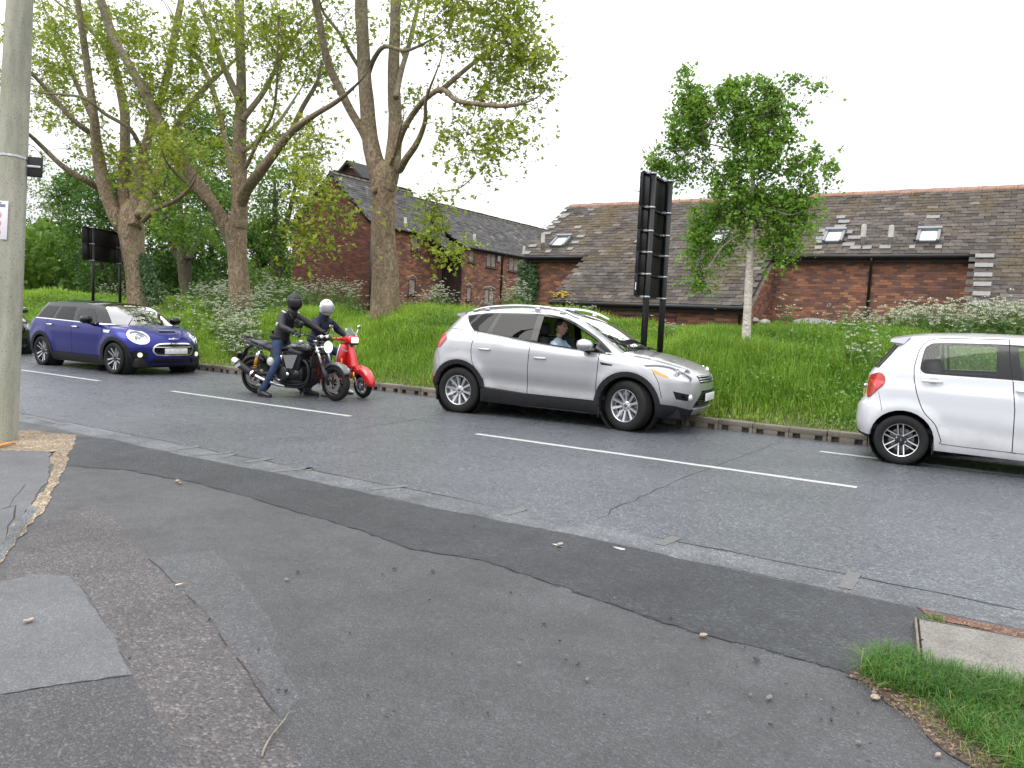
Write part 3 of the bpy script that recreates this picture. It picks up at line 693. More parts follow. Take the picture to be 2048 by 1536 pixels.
# ---------- two-storey house at right angles to the road
YG = 25.0; gcor = at_y(742, 520, YG); XH = gcor[0]
ze = at_y(744, 440, YG)[2]; apx = at_y(664, 346, YG); XA = apx[0]; ZA = apx[2]; XG0 = 2*XA-XH
YB = 30.0; YEND = 44.0
XB = at_y(925, 520, YB)[0]; ybk = at_x(886, 520, XH)[1]; YB = ybk; XB = at_y(925, 520, YB)[0]
print('house XH', XH, 'eave', ze, 'apex', XA, ZA, 'XB', XB, YB, 'XG0', XG0)
Hs = thing('brick_house', 'two-storey brick house with steep grey roof, gable end behind the largest plane tree', 'house', (0, 0, 0))
HG = .2
mb = MB()
def gable_block(mb, x0, x1, y0, y1, z0, zE, xa, zA):
    P = [(x0, z0), (x1, z0), (x1, zE), (xa, zA), (x0, zE)]
    mb.add([(x, y0, z) for x, z in P]+[(x, y1, z) for x, z in P], [(0, 1, 2, 3, 4), (9, 8, 7, 6, 5)]+[(i, 5+i, 5+(i+1) % 5, (i+1) % 5) for i in range(5)])
gable_block(mb, XG0+.05, XH-.02, YG+.02, YEND, HG-.2, ze-.05, XA, ZA-.5)
gable_block(mb, XG0+.05, XH-.02, YG+.025, YG+.3, ze-.3, ze-.05, XA, ZA-.1)
pitch2 = (ZA-ze)/(XH-XA)
def win_from(px0, py0, px1, py1, X):
    a = at_x(px0, py0, X); b = at_x(px1, py1, X); a2 = at_x(px0, py1, X)
    return (a[1], b[1], (a2[2]+b[2])/2, a[2])
wins1 = [win_from(823, 470, 836, 502, XH), win_from(817, 556, 831, 590, XH)]
wins2 = [win_from(938, 494, 949, 525, XB), win_from(973, 504, 992, 535, XB), win_from(1018, 513, 1037, 543, XB), win_from(933, 572, 943, 601, XB), win_from(968, 577, 988, 612, XB)]
ZE2 = at_x(925, 487, XB)[2]
mb.box(((XA+XB)/2, (YB+YEND)/2, (HG+ZE2-.05)/2-.05), (XB-XA-.04, YEND-YB-.04, ZE2-.05-HG))
hw = mb.build('wall', M_mortar, Hs)
hb = []
gclip = lambda m, z: z < ze-.1 + (ZA-ze)*(1-abs(m-(XA-XG0))/(XH-XA))
hb += bricks_on((XG0, YG, 0), (1, 0, 0), XH-XG0, 1.1, ZA-.1, clip=gclip)
nside = len(hb)
hb2 = bricks_on((XH, YG, 0), (0, 1, 0), YB-YG, 1.1, ze-.1, holes=[(a-YG, b-YG, c, d) for a, b, c, d in wins1])
hb2 += bricks_on((XB, YB, 0), (0, 1, 0), 13.0, 1.1, ZE2-.1, holes=[(a-YB, b-YB, c, d) for a, b, c, d in wins2])
pk = lambda L: np.array([[*map(np.asarray, b)] for b in L], float)
hb, hb2 = pk(hb), pk(hb2)
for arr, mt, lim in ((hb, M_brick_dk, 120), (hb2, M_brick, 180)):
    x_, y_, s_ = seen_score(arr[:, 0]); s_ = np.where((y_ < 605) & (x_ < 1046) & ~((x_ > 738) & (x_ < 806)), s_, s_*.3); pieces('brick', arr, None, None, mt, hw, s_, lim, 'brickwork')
# dark boarded side of the projecting bay: one board after another
nb = 9
for k in range(nb):
    a = XH+(XB-XH)*k/nb; m = MB(); m.box((a+(XB-XH)/nb/2, YB-.03, (HG+ZE2)/2-.15), ((XB-XH)/nb-.012, .05, ZE2-HG-.4), None, .006); m.build('board', M_door, Hs)
m = MB(); m.box((XH+.02, YB-.35, 2.4), (.22, .22, 4.6)); m.build('pier', M_brick, Hs)
def house_window(parent, w_, X, bars=1, lintel=False, dark=True, blind=False):
    a, b, c, d = w_; m = MB(); t_ = .06
    for y in (a+t_/2, b-t_/2): m.box((X-.04, y, (c+d)/2), (.10, t_, d-c))
    for z in (c+t_/2, d-t_/2): m.box((X-.04, (a+b)/2, z), (.094, b-a-2*t_, t_))
    for k in range(bars): m.box((X-.045, a+(b-a)*(k+1)/(bars+1), (c+d)/2), (.085, t_*.9, d-c-2*t_))
    fo = m.build('window', M_wframe, parent)
    for k in range(bars+1):
        y0 = a+(b-a)*k/(bars+1)+t_*.45; y1 = a+(b-a)*(k+1)/(bars+1)-t_*.45
        g_ = MB(); g_.box((X-.075, (y0+y1)/2, (c+d)/2), (.012, y1-y0, d-c-2*t_+.01)); g_.build('pane', M_blind if blind and not (bars and k == 0 and blind == 2) else (M_glass_dk if dark else M_glass), fo)
    s_ = MB(); s_.box((X+.02, (a+b)/2, c-.03), (.16, b-a+.14, .06), None, .008); s_.build('sill', M_wframe, fo)
    if lintel:
        l_ = MB(); n = 8; pts = [(X+.004, a-.05+(b-a+.1)*i/n, d+.02+.10*math.sin(math.pi*i/n)) for i in range(n+1)]; l_.tube(pts, .03, 6); l_.build('lintel', M_flue, fo)
house_window(Hs, wins1[0], XH, 0, False, False, True); house_window(Hs, wins1[1], XH, 0, True)
house_window(Hs, wins2[0], XB, 0, False, False); house_window(Hs, wins2[1], XB, 1, False, False, True); house_window(Hs, wins2[2], XB, 1, False, True, 2)
house_window(Hs, wins2[3], XB, 0, True, False); house_window(Hs, wins2[4], XB, 1, True, False)
# roof slopes
def slope_roof(parent, name, eL, eR, rR, rL, mat, limit, ridge=None, score_fn=None):
    eL, eR, rR, rL = map(lambda p: np.asarray(p, float), (eL, eR, rR, rL)); u = eR-eL; W = np.linalg.norm(u); u /= W
    v = rL-eL; v = v-u*(v@u); Lh = np.linalg.norm(v); v /= Lh; n = np.cross(u, v)
    m = MB(); slab_poly(m, [eL, eR, rR, rL], .08, n); ro = m.build(name, M_fascia, parent)
    ts = pk(tiles_on(eL, u, v, W, Lh, .27, .19))
    x_, y_, s_ = seen_score(ts[:, 0])
    if score_fn: s_ = s_*score_fn(x_, y_)
    pieces('roof_tile', ts, None, None, mat, ro, s_, limit, 'roof_tiling'); return ro
ov = .22
rr_ = slope_roof(Hs, 'roof', (XH+ov, YG-.12, ze-ov*pitch2), (XH+ov, YB+.3, ze-ov*pitch2), (XA, YB+.3, ZA), (XA, YG-.12, ZA), M_tile_g, 150, score_fn=lambda x, y: ((x < 730) | (x > 806))*.9+.1)
slope_roof(Hs, 'roof', (XG0-ov, YB+.3, ze-ov*pitch2), (XG0-ov, YG-.12, ze-ov*pitch2), (XA, YG-.12, ZA), (XA, YB+.3, ZA), M_tile_g, 0); slope_roof(Hs, 'roof', (XG0-ov, YEND, ze-ov*pitch2-.3), (XG0-ov, YB+.3, ze-ov*pitch2-.3), (XA, YB+.3, ZA-.31), (XA, YEND, ZA-.31), M_tile_g, 0)
r2 = at_x(934, 418, XA); ZA2 = ZA-.28
slope_roof(Hs, 'roof', (XB+ov, YB-.25, ZE2-ov*.6), (XB+ov, YEND, ZE2-ov*.6), (XA, YEND, ZA2), (XA, YB-.25, ZA2), M_tile_g, 150, score_fn=lambda x, y: ((x > 840) & (x < 1090))*.9+.1)
# canopy over the boarded recess
slope_roof(Hs, 'canopy', (XB+.25, YB-1.5, ZE2-.45), (XB+.25, YB-.2, ZE2-.45), (XH+.02, YB-.2, ZE2+.45), (XH+.02, YB-1.5, ZE2+.45), M_tile_g, 0)
y = YG-.1
hr = MB(); hr.lathe([(.10, 0), (.115, 0), (.115, .44), (.10, .44)], (0, 0, 0), (0, 1, 0), 8, True, ang=math.pi); hrm = hr.mesh('ridge_tile', M_ridge_g)
mid = sum((Vector(v.co) for v in hrm.vertices), Vector())/len(hrm.vertices); hrm.transform(Matrix.Rotation(-(math.pi/2-math.atan2(mid.z, mid.x)), 4, 'Y'))
while y < YEND:
    link('ridge_tile', hrm, rr_, (XA, y, (ZA if y < YB+.3 else ZA2)-.03)); y += .45
for x0, y0, y1, z in ((XH+ov+.02, YG-.1, YB+.2, ze-ov*pitch2-.04), (XB+ov+.02, YB-.2, YEND, ZE2-ov*.6-.04), (XB+.27, YB-1.5, YB-.3, ZE2-.5)): gutter(Hs, (x0, y0, z), (x0, y1, z), .06)
m = MB(); m.tube([(XH+.05, YG-.06, ze-.35), (XH+.05, YG-.06, .3)], .045, 8); m.build('downpipe', M_black, Hs)
q = at_x(1005, 520, XB+.06); m = MB(); m.tube([(XB+.25, q[1], ZE2-.2), (XB+.06, q[1], ZE2-.4), (XB+.06, q[1], .3)], .045, 8); m.build('downpipe', M_black, Hs)
# barge boards on the gable
for sx in (0, 1):
    xe = XH+ov if sx else XG0-ov; a = np.array([xe, YG-.1, ze-ov*pitch2-.10]); b = np.array([XA, YG-.1, ZA-.10]); m = MB(); m.tube([a, b], .07, 4); m.build('barge_board', M_fascia, Hs)
# gablet rising behind the apex
ga = at_y(702, 322, YG+3.2); m = MB()
gx0, gx1 = ga[0]-1.3, ga[0]+1.3
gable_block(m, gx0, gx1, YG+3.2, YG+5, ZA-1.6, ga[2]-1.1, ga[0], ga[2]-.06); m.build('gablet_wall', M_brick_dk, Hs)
for s_ in (-1, 1):
    m = MB(); slab_poly(m, [(ga[0]+s_*1.5, YG+2.9, ga[2]-1.25), (ga[0]+s_*1.5, YG+5, ga[2]-1.25), (ga[0], YG+5, ga[2]), (ga[0], YG+2.9, ga[2])], .1, (s_*.6, 0, .8)); m.build('gablet_roof', M_tile_g, Hs)
for px, py, X in ((812, 455, XH+.1), (950, 487, XB+.1), (1049, 509, XB+.12)):
    p = at_x(px, py, X); m = MB(); m.tube([p+np.array([.2, 0, -.15]), p+np.array([-.05, 0, -.05]), p+np.array([-.05, 0, .45])], .07, 8); m.build('vent_pipe', M_flue, Hs)
p = at_x(997, 518, XB+.05); m = MB(); m.box(p, (.1, .25, .3), None, .02); m.build('alarm_box', M_flue, Hs)
# ---------- things seen over the crest by the brick wall
pv = at_y(1630, 646, YW-2.2)
bv = thing('parked_vehicle', 'pale curved roof of a vehicle parked behind the bank below the brick wall', 'car', (pv[0], YW-2.2, .3))
m = MB(); prof = []
hh = at_y(1630, 637, YW-2.2)[2]-.3
for k in range(13):
    tt = -1+2*k/12; prof.append((tt*.55, hh-.12*tt*tt))
m.prism([(x, z) for x, z in prof]+[(.5, hh-.16), (-.5, hh-.16)], lambda u, v, w_: (u, -.6+w_, v), 1.2, smooth=False); m.build('roof', simple('pale_vehicle_roof', (.42, .43, .42), .35), bv)
m = MB(); m.box((0, 0, hh-.42), (.95, 1.1, .5), None, .06); m.build('window', M_glass_dk, bv)
m = MB(); m.box((0, 0, (hh-.68)/2), (1.25, 1.6, hh-.68), None, .1); m.build('body', simple('vehicle_body', (.3, .3, .3), .4), bv)
for px, py, lab in ((1507, 636, 'domed garden lamp just right of the birch trunk'), (1530, 640, 'smaller domed garden lamp by the foot of the brick return wall')):
    p = at_y(px, py, YW-2.0); b_ = thing('garden_lamp', lab, 'lamp', (p[0], p[1], .3), group='garden lamps below the brick wall'); h = p[2]-.3
    m = MB(); m.tube([(0, 0, 0), (0, 0, h-.12)], .04, 8); m.build('post', M_black, b_)
    m = MB(); m.ell((0, 0, h-.1), (.17, .17, .13), None, 14, 8, zmin=0.); m.build('hood', M_flue, b_)
    m = MB(); m.lathe([(.11, h-.22), (.11, h-.1)], (0, 0, 0), (0, 0, 1), 12); m.build('lens', M_glass_dk, b_)
# ---------- ivy on the building's left corner
M_ivy = leaf_mat('ivy_leaf', (.020, .055, .018), (.06, .12, .035), None, .45, .2)
def leaf_cards(P, Nn, s, rnd, shape='ovate', droop=.3):
    """P (n,3), Nn (n,3) leaf normals, s sizes -> pointed, folded 4-triangle leaves"""
    n = len(P); up = rng.normal(0, 1, (n, 3)); A = np.cross(Nn, up); A /= np.linalg.norm(A, axis=1)[:, None]+1e-9; Bv = np.cross(Nn, A)
    s = s[:, None]
    if shape == 'ovate':
        L = [(0, 0, 0), (.35, .38, .08), (.35, -.38, .08), (.55, 0, -.02), (1., 0, -.12)]; F = [(0, 3, 1), (0, 2, 3), (1, 3, 4), (3, 2, 4)]
    else:   # lobed, maple-like
        L = [(0, 0, 0), (.30, .55, .05), (.48, .2, 0), (1., 0, -.1), (.48, -.2, 0), (.30, -.55, .05), (.33, 0, -.03)]; F = [(0, 6, 1), (1, 6, 2), (2, 6, 3), (3, 6, 4), (4, 6, 5), (5, 6, 0)]
    V = np.stack([P+A*(a*s)+Bv*(b*s)+Nn*(c*s) for a, b, c in L], 1).reshape(-1, 3)
    T = ((np.arange(n)*len(L))[:, None, None]+np.array(F)[None]).reshape(-1, 3)
    return V, T, np.repeat(rnd, len(F))
def unit_rand(n, zb=0.):
    v = rng.normal(0, 1, (n, 3)); v[:, 2] += zb; return v/np.linalg.norm(v, axis=1)[:, None]
iv0 = at_y(1047, 520, YW-.1); iv1 = at_y(1083, 620, YW-.1)
n = 2600; zz = rng.uniform(.8, ZE-.2, n); wdt = (iv1[0]-iv0[0])*np.interp(zz, [.8, 2., ZE], [1.15, .9, .75])
xx = iv0[0]-.12+rng.random(n)*wdt*1.0+.05*np.sin(zz*5); k_ = vnoise(xx*3, zz*3, 1., 5) > -.75
P = np.stack([xx, YW-.06-rng.random(n)*.12*(1+zz*.1), zz], 1)[k_]
Nn = unit_rand(len(P))*.5+np.array([0, -1, .25]); Nn /= np.linalg.norm(Nn, axis=1)[:, None]
V, T, rn = leaf_cards(P, Nn, rng.uniform(.09, .16, len(P)), rng.random(len(P)))
ivy = thing('ivy', 'glossy ivy climbing the left corner of the brick building', 'ivy', (0, 0, 0))
link('leaves', np_mesh('leaves', V, T, M_ivy, False, attr={'rnd': rn}), ivy)
m = MB()
for k in range(7):
    x = iv0[0]+.05+rng.random()*.45; m.tube([(x+.04*math.sin(j*1.3+k), YW-.03, .6+j*.4) for j in range(8)], .012, 5)
m.build('stem', simple('ivy_stem', (.05, .04, .03), .9), ivy)
# ================================================================== trees
def bark(name, cols, sc=5., stretch=.35, bump=1., green=0., upper=None):
    t = NT(name); c = t.coord(); m = t.mapped(c, (1, 1, stretch))
    a = t.noise(m, sc*.7, 6, .7, 1.6); b = t.voro(m, sc*2.2); d = t.noise(m, sc*6, 4, .7)
    f = t.math('MULTIPLY_ADD', b, .14, t.math('MULTIPLY_ADD', d, .42, t.math('MULTIPLY', a, .62)))
    col = t.ramp(f, [(.30, cols[0]), (.46, cols[1]), (.60, cols[2]), (.78, cols[3])])
    if upper:      # the flaking lower bole gives way to smoother grey-green limb bark
        z = t.n('SeparateXYZ'); t.set(z.inputs[0], c); k = t.math('MULTIPLY_ADD', z.outputs[2], .34, t.math('MULTIPLY_ADD', a, .9, -2.15), clamp=True)
        col = t.mix(k, col, t.ramp(f, [(.30, upper[0]), (.46, upper[1]), (.60, upper[2]), (.78, upper[3])]))
    if green > 0: col = t.mix(t.ramp(t.noise(c, 1.6, 3), [(.5, 0.), (.7, green)]), col, (.10, .105, .045))
    h = t.math('MULTIPLY_ADD', a, 1.2, t.math('ADD', b, d))
    return t.pbr(col, .9, 0., t.bump(h, bump, .04), .2)
M_plane = bark('plane_bark', [(.060, .038, .028), (.165, .112, .075), (.265, .198, .132), (.46, .385, .275)], 8., .5, 1., .18, [(.070, .058, .040), (.155, .132, .088), (.225, .195, .130), (.35, .31, .22)])
M_plane_up = M_plane
M_twig = simple('twig_bark', (.060, .050, .038), .9, var=.35, vscale=6.)
M_birch = bark('birch_bark', [(.10, .09, .08), (.42, .37, .32), (.56, .50, .45), (.66, .62, .57)], 5., 1.6, .6)
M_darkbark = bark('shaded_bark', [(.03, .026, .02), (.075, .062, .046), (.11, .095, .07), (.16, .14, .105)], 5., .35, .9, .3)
M_lf_plane = leaf_mat('plane_leaf', (.17, .25, .025), (.46, .49, .065), None, .5, .5)
M_lf_birch = leaf_mat('birch_leaf', (.11, .25, .03), (.30, .49, .075), None, .45, .5)
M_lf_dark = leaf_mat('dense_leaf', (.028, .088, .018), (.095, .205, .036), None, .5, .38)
M_lf_mid = leaf_mat('mid_leaf', (.080, .185, .028), (.22, .345, .055), None, .5, .45)
M_lf_pale = leaf_mat('pale_leaf', (.11, .175, .065), (.23, .29, .11), None, .55, .45)
M_lf_hedge = leaf_mat('hedge_leaf', (.09, .23, .02), (.22, .42, .045), None, .5, .4)
def noise_tube(mb, pts, rad, seg=20, rough=.06, flare=0., seed=0, mi=0):
    """organic limb: smooth path, cross-section uneven"""
    rr = np.random.default_rng(seed); P = catmull(pts, 5); Rr = catmull([[r] for r in rad], 5); Rr = [float(r[0]) for r in Rr]
    n = len(P); V = []; a = None; ph = rr.uniform(0, 6.28, 6)
    L = 0.
    for i, p in enumerate(P):
        d = P[min(i+1, n-1)]-P[max(i-1, 0)]; 
        if i: L += np.linalg.norm(P[i]-P[i-1])
        if a is None: a, b, d = frame_from(d, (0, 1, 0))
        else: d = d/np.linalg.norm(d); a = a-d*(a@d); a /= np.linalg.norm(a); b = np.cross(d, a)
        for k in range(seg):
            t = 2*math.pi*k/seg
            w_ = 1+rough*(math.sin(2*t+ph[0]+L*1.3)+.7*math.sin(3*t+ph[1]-L*2.1)+.5*math.sin(5*t+ph[2]+L*3.7)+.5*math.sin(L*4.3+ph[3]+t))+rr.normal(0, rough*.25)
            if flare > 0 and L < 1.0: w_ *= 1+flare*(1-L)**2*(1+.35*math.sin(5*t+ph[4]))
            V.append(p+(a*math.cos(t)+b*math.sin(t))*Rr[i]*w_)
    F = [(i*seg+k, i*seg+(k+1) % seg, (i+1)*seg+(k+1) % seg, (i+1)*seg+k) for i in range(n-1) for k in range(seg)]
    F.append(tuple((n-1)*seg+k for k in range(seg))); F.append(tuple(range(seg-1, -1, -1)))
    mb.add(V, F, True, mi); return P, Rr
def px_path(l, Y, dy0=0., dy1=0., base=None):
    """photo track of a limb (px, py, radius px) -> points in the tree's own depth range"""
    n = len(l); P = []; Rr = []
    for i, (x, y, r) in enumerate(l):
        Yi = Y+dy0+(dy1-dy0)*i/max(1, n-1); p = at_y(x, y, Yi); dd = (p-np.array([0, 0, CAM_H]))@_f
        P.append(p); Rr.append(r*dd/1540*(.90 if r > 12 else .84))
    return P, Rr
def blob_points(blobs, Y, n, seed, dscale=1.):
    rr = np.random.default_rng(seed); out = []; w_ = np.array([b[2]*b[3]*(b[5] if len(b) > 5 else 1.) for b in blobs]); w_ = w_/w_.sum()
    for k in rr.choice(len(blobs), n, p=w_):
        b = blobs[k]; v = rr.normal(0, 1, 3); v /= np.linalg.norm(v); v *= rr.random()**(1/3)*.98
        dy = (b[4] if len(b) > 4 else 0.)
        c = at_y(b[0]+v[0]*b[2], b[1]+v[1]*b[3], Y); sc = ((c-np.array([0, 0, CAM_H]))@_f)/1540
        out.append(at_y(b[0]+v[0]*b[2], b[1]+v[1]*b[3], Y+dy+v[2]*(b[2]+b[3])*.5*sc*dscale))
    return np.array(out)
def grow(tree, nodes, clusters, leaf, lmat, seed, nleaf=70, spread=.5, lsize=(.07, .13), droop=.25, shape='lobed', tw=.016, zsq=.7, lean=0.):
    """twigs run from the nearest wood to every leaf cluster; leaves sit along the last part of each twig"""
    rr = np.random.default_rng(seed); N = np.array(nodes); mb = MB(); LP = []; LN = []; LS = []; LR = []
    d0 = np.array([np.min(np.linalg.norm(N-c, axis=1)) for c in clusters]); order = np.argsort(d0)
    for i in order:
        c = clusters[i]; dd = np.linalg.norm(N-c, axis=1)+np.maximum(0, (N[:, 2]-c[2]))*.5; j = int(np.argmin(dd)); s = N[j]; L = np.linalg.norm(c-s)
        if L > .25:
            m1 = s+(c-s)*.35+np.array([0, 0, .10*L])+rr.normal(0, .07*L, 3); m2 = s+(c-s)*.72+np.array([0, 0, .10*L])+rr.normal(0, .05*L, 3)
            e = c+np.array([0, 0, -droop*spread])
            path = catmull([s, m1, m2, c, e], 3); r0 = tw*(.55+.25*min(L, 3.))
            mb.tube(path, list(np.linspace(r0, .004, len(path))), 5, False)
            N = np.vstack([N, np.array(path[2:-2:2])])
        tone = rr.normal(.5, .22)
        for q in range(3):
            e = c+rr.normal(0, spread*.55, 3)*np.array([1, 1, zsq]); mb.tube([c, (c+e)/2+rr.normal(0, .05, 3), e+np.array([0, 0, -droop*.3])], [.005, .004, .002], 3, False)
        n = int(nleaf*rr.uniform(.6, 1.3))
        E_ = rr.normal(0, spread*.75, (5, 3))*np.array([1, 1, zsq])+np.array([0, 0, -droop*spread*.5]); k_ = rr.integers(0, 5, n); t_ = rr.uniform(.1, 1.1, n)[:, None]
        p = c+E_[k_]*t_+np.stack([0*t_[:, 0], 0*t_[:, 0], -droop*spread*t_[:, 0]**2], 1)+rr.normal(0, spread*.17, (n, 3))
        LP.append(p); nn = rr.normal(0, .75, (n, 3))+np.array([0, 0, .8]); LN.append(nn/np.linalg.norm(nn, axis=1)[:, None])
        LS.append(lsize[0]*.7+(lsize[1]*1.15-lsize[0]*.7)*rr.random(n)**1.4); LR.append(np.clip(tone+rr.normal(0, .2, n), 0, 1))
    P = np.concatenate(LP); V, T, rn = leaf_cards(P, np.concatenate(LN), np.concatenate(LS), np.concatenate(LR), shape)
    V2 = V.copy()
    cr = link('crown', np_mesh('crown', V2, T, lmat, False, attr={'rnd': rn}), tree)
    if mb.n: mb.build('twigs', M_twig, tree, kind='stuff')
    return cr
def plane_tree(label, Y, trunk, limbs, blobs, ncl, seed, cat='tree', nleaf=70, mat=M_plane, mat2=M_plane_up, burls=(), **kw):
    x, y, r = trunk[0]; b = at_y(x, y, Y); tr = thing('plane_tree', label, cat, (0, 0, 0), group=None)
    mb = MB(); P, Rr = px_path(trunk, Y); P[0] = P[0]+np.array([0, 0, -.25]); nodes = []
    pp, r_ = noise_tube(mb, P, Rr, 26, .045, .30, seed); nodes += [q for q in pp[len(pp)//2:]]
    for bx, by, br in burls:
        q, rb = px_path([(bx, by, br)], Y-.35); mb.ell(q[0], (rb[0], rb[0]*.8, rb[0]*1.1), None, 12, 8)
    mb.build('trunk', mat, tr)
    for k, (l, dy) in enumerate(limbs):
        lm = MB(); P, Rr = px_path(l, Y, 0., dy); e_ = P[-1]-P[-2]; P = [P[0]-(P[1]-P[0])*min(.9, 1.1*Rr[0]/np.linalg.norm(P[1]-P[0]))]+P+[P[-1]+e_*.5+np.array([.05, 0, .12]), P[-1]+e_*.9+np.array([-.05, 0, .3])]; Rr = [Rr[0]*.9]+Rr[:-1]+[Rr[-1]*.75, Rr[-1]*.4, .006]; pp, r_ = noise_tube(lm, P, Rr, 14, .05, 0, seed*10+k); lm.build('limb', mat2, tr)
        nodes += [q for q, rr_ in zip(pp, r_)][len(pp)//4:]
    cl = blob_points(blobs, Y, ncl, seed+50)
    grow(tr, nodes, cl, None, kw.pop('lmat', M_lf_plane), seed+90, nleaf, **kw)
    return tr
# --- tree with the thickest trunk, in front of the house
plane_tree('largest plane tree, thick mottled trunk forking low in front of the brick gable', 15.4,
  [(773, 640, 34), (772, 590, 30), (769, 530, 27.5), (766, 458, 26.5), (767, 400, 27), (769, 360, 28), (768, 338, 23), (768, 322, 12)],
  [([(762, 362, 24), (752, 330, 20), (742, 285, 17.5), (733, 208, 16), (728, 125, 15), (724, 42, 14.5), (721, -40, 14), (716, -150, 11), (712, -260, 8)], -.6),
   ([(740, 300, 12), (728, 268, 11), (703, 225, 10), (682, 183, 9.5), (660, 138, 9), (648, 92, 8.5), (637, 33, 8.5), (626, -20, 8), (610, -110, 6)], -1.8),
   ([(776, 362, 22), (785, 325, 18.5), (790, 267, 15.5), (789, 200, 14), (787, 125, 13), (790, 62, 12.5), (792, -30, 12), (800, -160, 9), (806, -270, 6)], 1.),
   ([(793, 190, 7), (803, 140, 6), (818, 90, 5.5), (832, 30, 5), (842, -20, 4)], 2.),
   ([(796, 290, 8), (806, 262, 7.5), (828, 225, 7), (853, 196, 7), (884, 179, 6), (912, 200, 6), (953, 208, 5.5), (1012, 212, 5), (1057, 203, 3)], -2.),
   ([(884, 180, 6), (930, 140, 5), (980, 100, 4), (1040, 55, 3)], 1.5),
   ([(800, 338, 9), (812, 318, 8), (835, 285, 7), (850, 242, 5.5), (852, 200, 4), (870, 150, 3)], -1.5),
   ([(736, 152, 5.5), (748, 118, 5.5), (770, 93, 5), (812, 101, 4), (862, 79, 3)], -1.),
   ([(722, 140, 4.5), (700, 105, 4.5), (678, 65, 4), (650, 30, 3.5), (640, 5, 3)], -1.),
   ([(779, 335, 5), (792, 300, 4), (800, 262, 3)], -.8)],
  [(950, 55, 130, 75), (1035, 105, 70, 60), (1085, 105, 28, 40), (1055, 175, 45, 60), (960, 160, 80, 60, 0, .8), (920, 255, 75, 45, -1, .8), (1005, 268, 60, 38, -1, .8), (945, 320, 45, 35, -1, .7), (905, 345, 35, 28, -1, .7),
   (852, 425, 32, 50, -2, .9), (868, 478, 30, 40, -2), (895, 515, 20, 22, -2), (930, 0, 150, 60, 0, .6), (820, 20, 70, 60, 1, .4), (700, 40, 60, 60, 0, .4), (640, 20, 50, 50, 0, .4), (1010, -40, 80, 60, 0, .6), (850, -120, 200, 90, 0, .25), (840, 210, 40, 50, 1, .4)],
  270, 21, burls=((748, 380, 8),), nleaf=43, spread=.50, lsize=(.065, .14))
# --- middle plane
plane_tree('middle plane tree behind the motorcycles with a long limb leaning left', 15.6,
  [(480, 638, 25), (479, 600, 23), (477, 540, 21.5), (474, 490, 22.5), (472, 462, 24), (478, 430, 19), (479, 400, 16), (479, 380, 8)],
  [([(478, 440, 18), (479, 380, 16), (479, 320, 15), (480, 250, 13.5), (483, 167, 12), (480, 83, 11), (479, -10, 10), (484, -120, 8), (480, -220, 5)], .5),
   ([(462, 475, 17), (447, 442, 16), (417, 398, 14.5), (375, 338, 13.5), (342, 283, 12.5), (308, 225, 12), (287, 179, 11), (258, 129, 10), (225, 71, 9), (200, 0, 8), (178, -80, 6)], -2.2),
   ([(484, 405, 13), (498, 372, 12.5), (541, 317, 11), (583, 264, 9), (625, 233, 7), (675, 202, 5.5), (712, 170, 4)], -2.),
   ([(578, 270, 6), (604, 217, 5.5), (633, 167, 4.5), (643, 128, 3)], .5),
   ([(466, 350, 8), (452, 290, 7), (440, 230, 6.5), (421, 167, 6), (398, 122, 5.5), (360, 62, 4.5)], 2.),
   ([(474, 190, 8), (445, 128, 7), (420, 55, 6), (393, -10, 5)], 1.6),
   ([(494, 330, 4.5), (524, 268, 4), (546, 225, 3.5), (554, 158, 3), (556, 70, 2.5)], -1.),
   ([(488, 235, 7), (530, 180, 6), (560, 120, 5), (600, 60, 4), (640, 10, 3)], 2.),
   ([(440, 448, 5), (415, 412, 4.5), (385, 378, 4), (350, 345, 3.5), (330, 318, 2.5)], -2.6),
   ([(490, 300, 6), (520, 280, 5), (560, 240, 4), (600, 180, 3)], 3.)],
  [(480, 50, 130, 70, 0, .8), (380, 90, 80, 70), (560, 120, 70, 80), (610, 60, 60, 50), (420, 200, 80, 60, 0, .8), (560, 250, 70, 50, 0, .7), (620, 290, 55, 45, -1), (640, 380, 60, 50, -2., .6), (610, 440, 55, 45, -2.2, .6), (700, 440, 22, 32, -2.2, .6), (640, 490, 30, 18, -2.2), (400, 300, 70, 50, -1, .8), (330, 300, 40, 30, -2, .8), (650, 120, 40, 60, 1), (440, -60, 180, 60, 0, .25)],
  300, 31, burls=(), nleaf=42, spread=.55, lsize=(.075, .15))
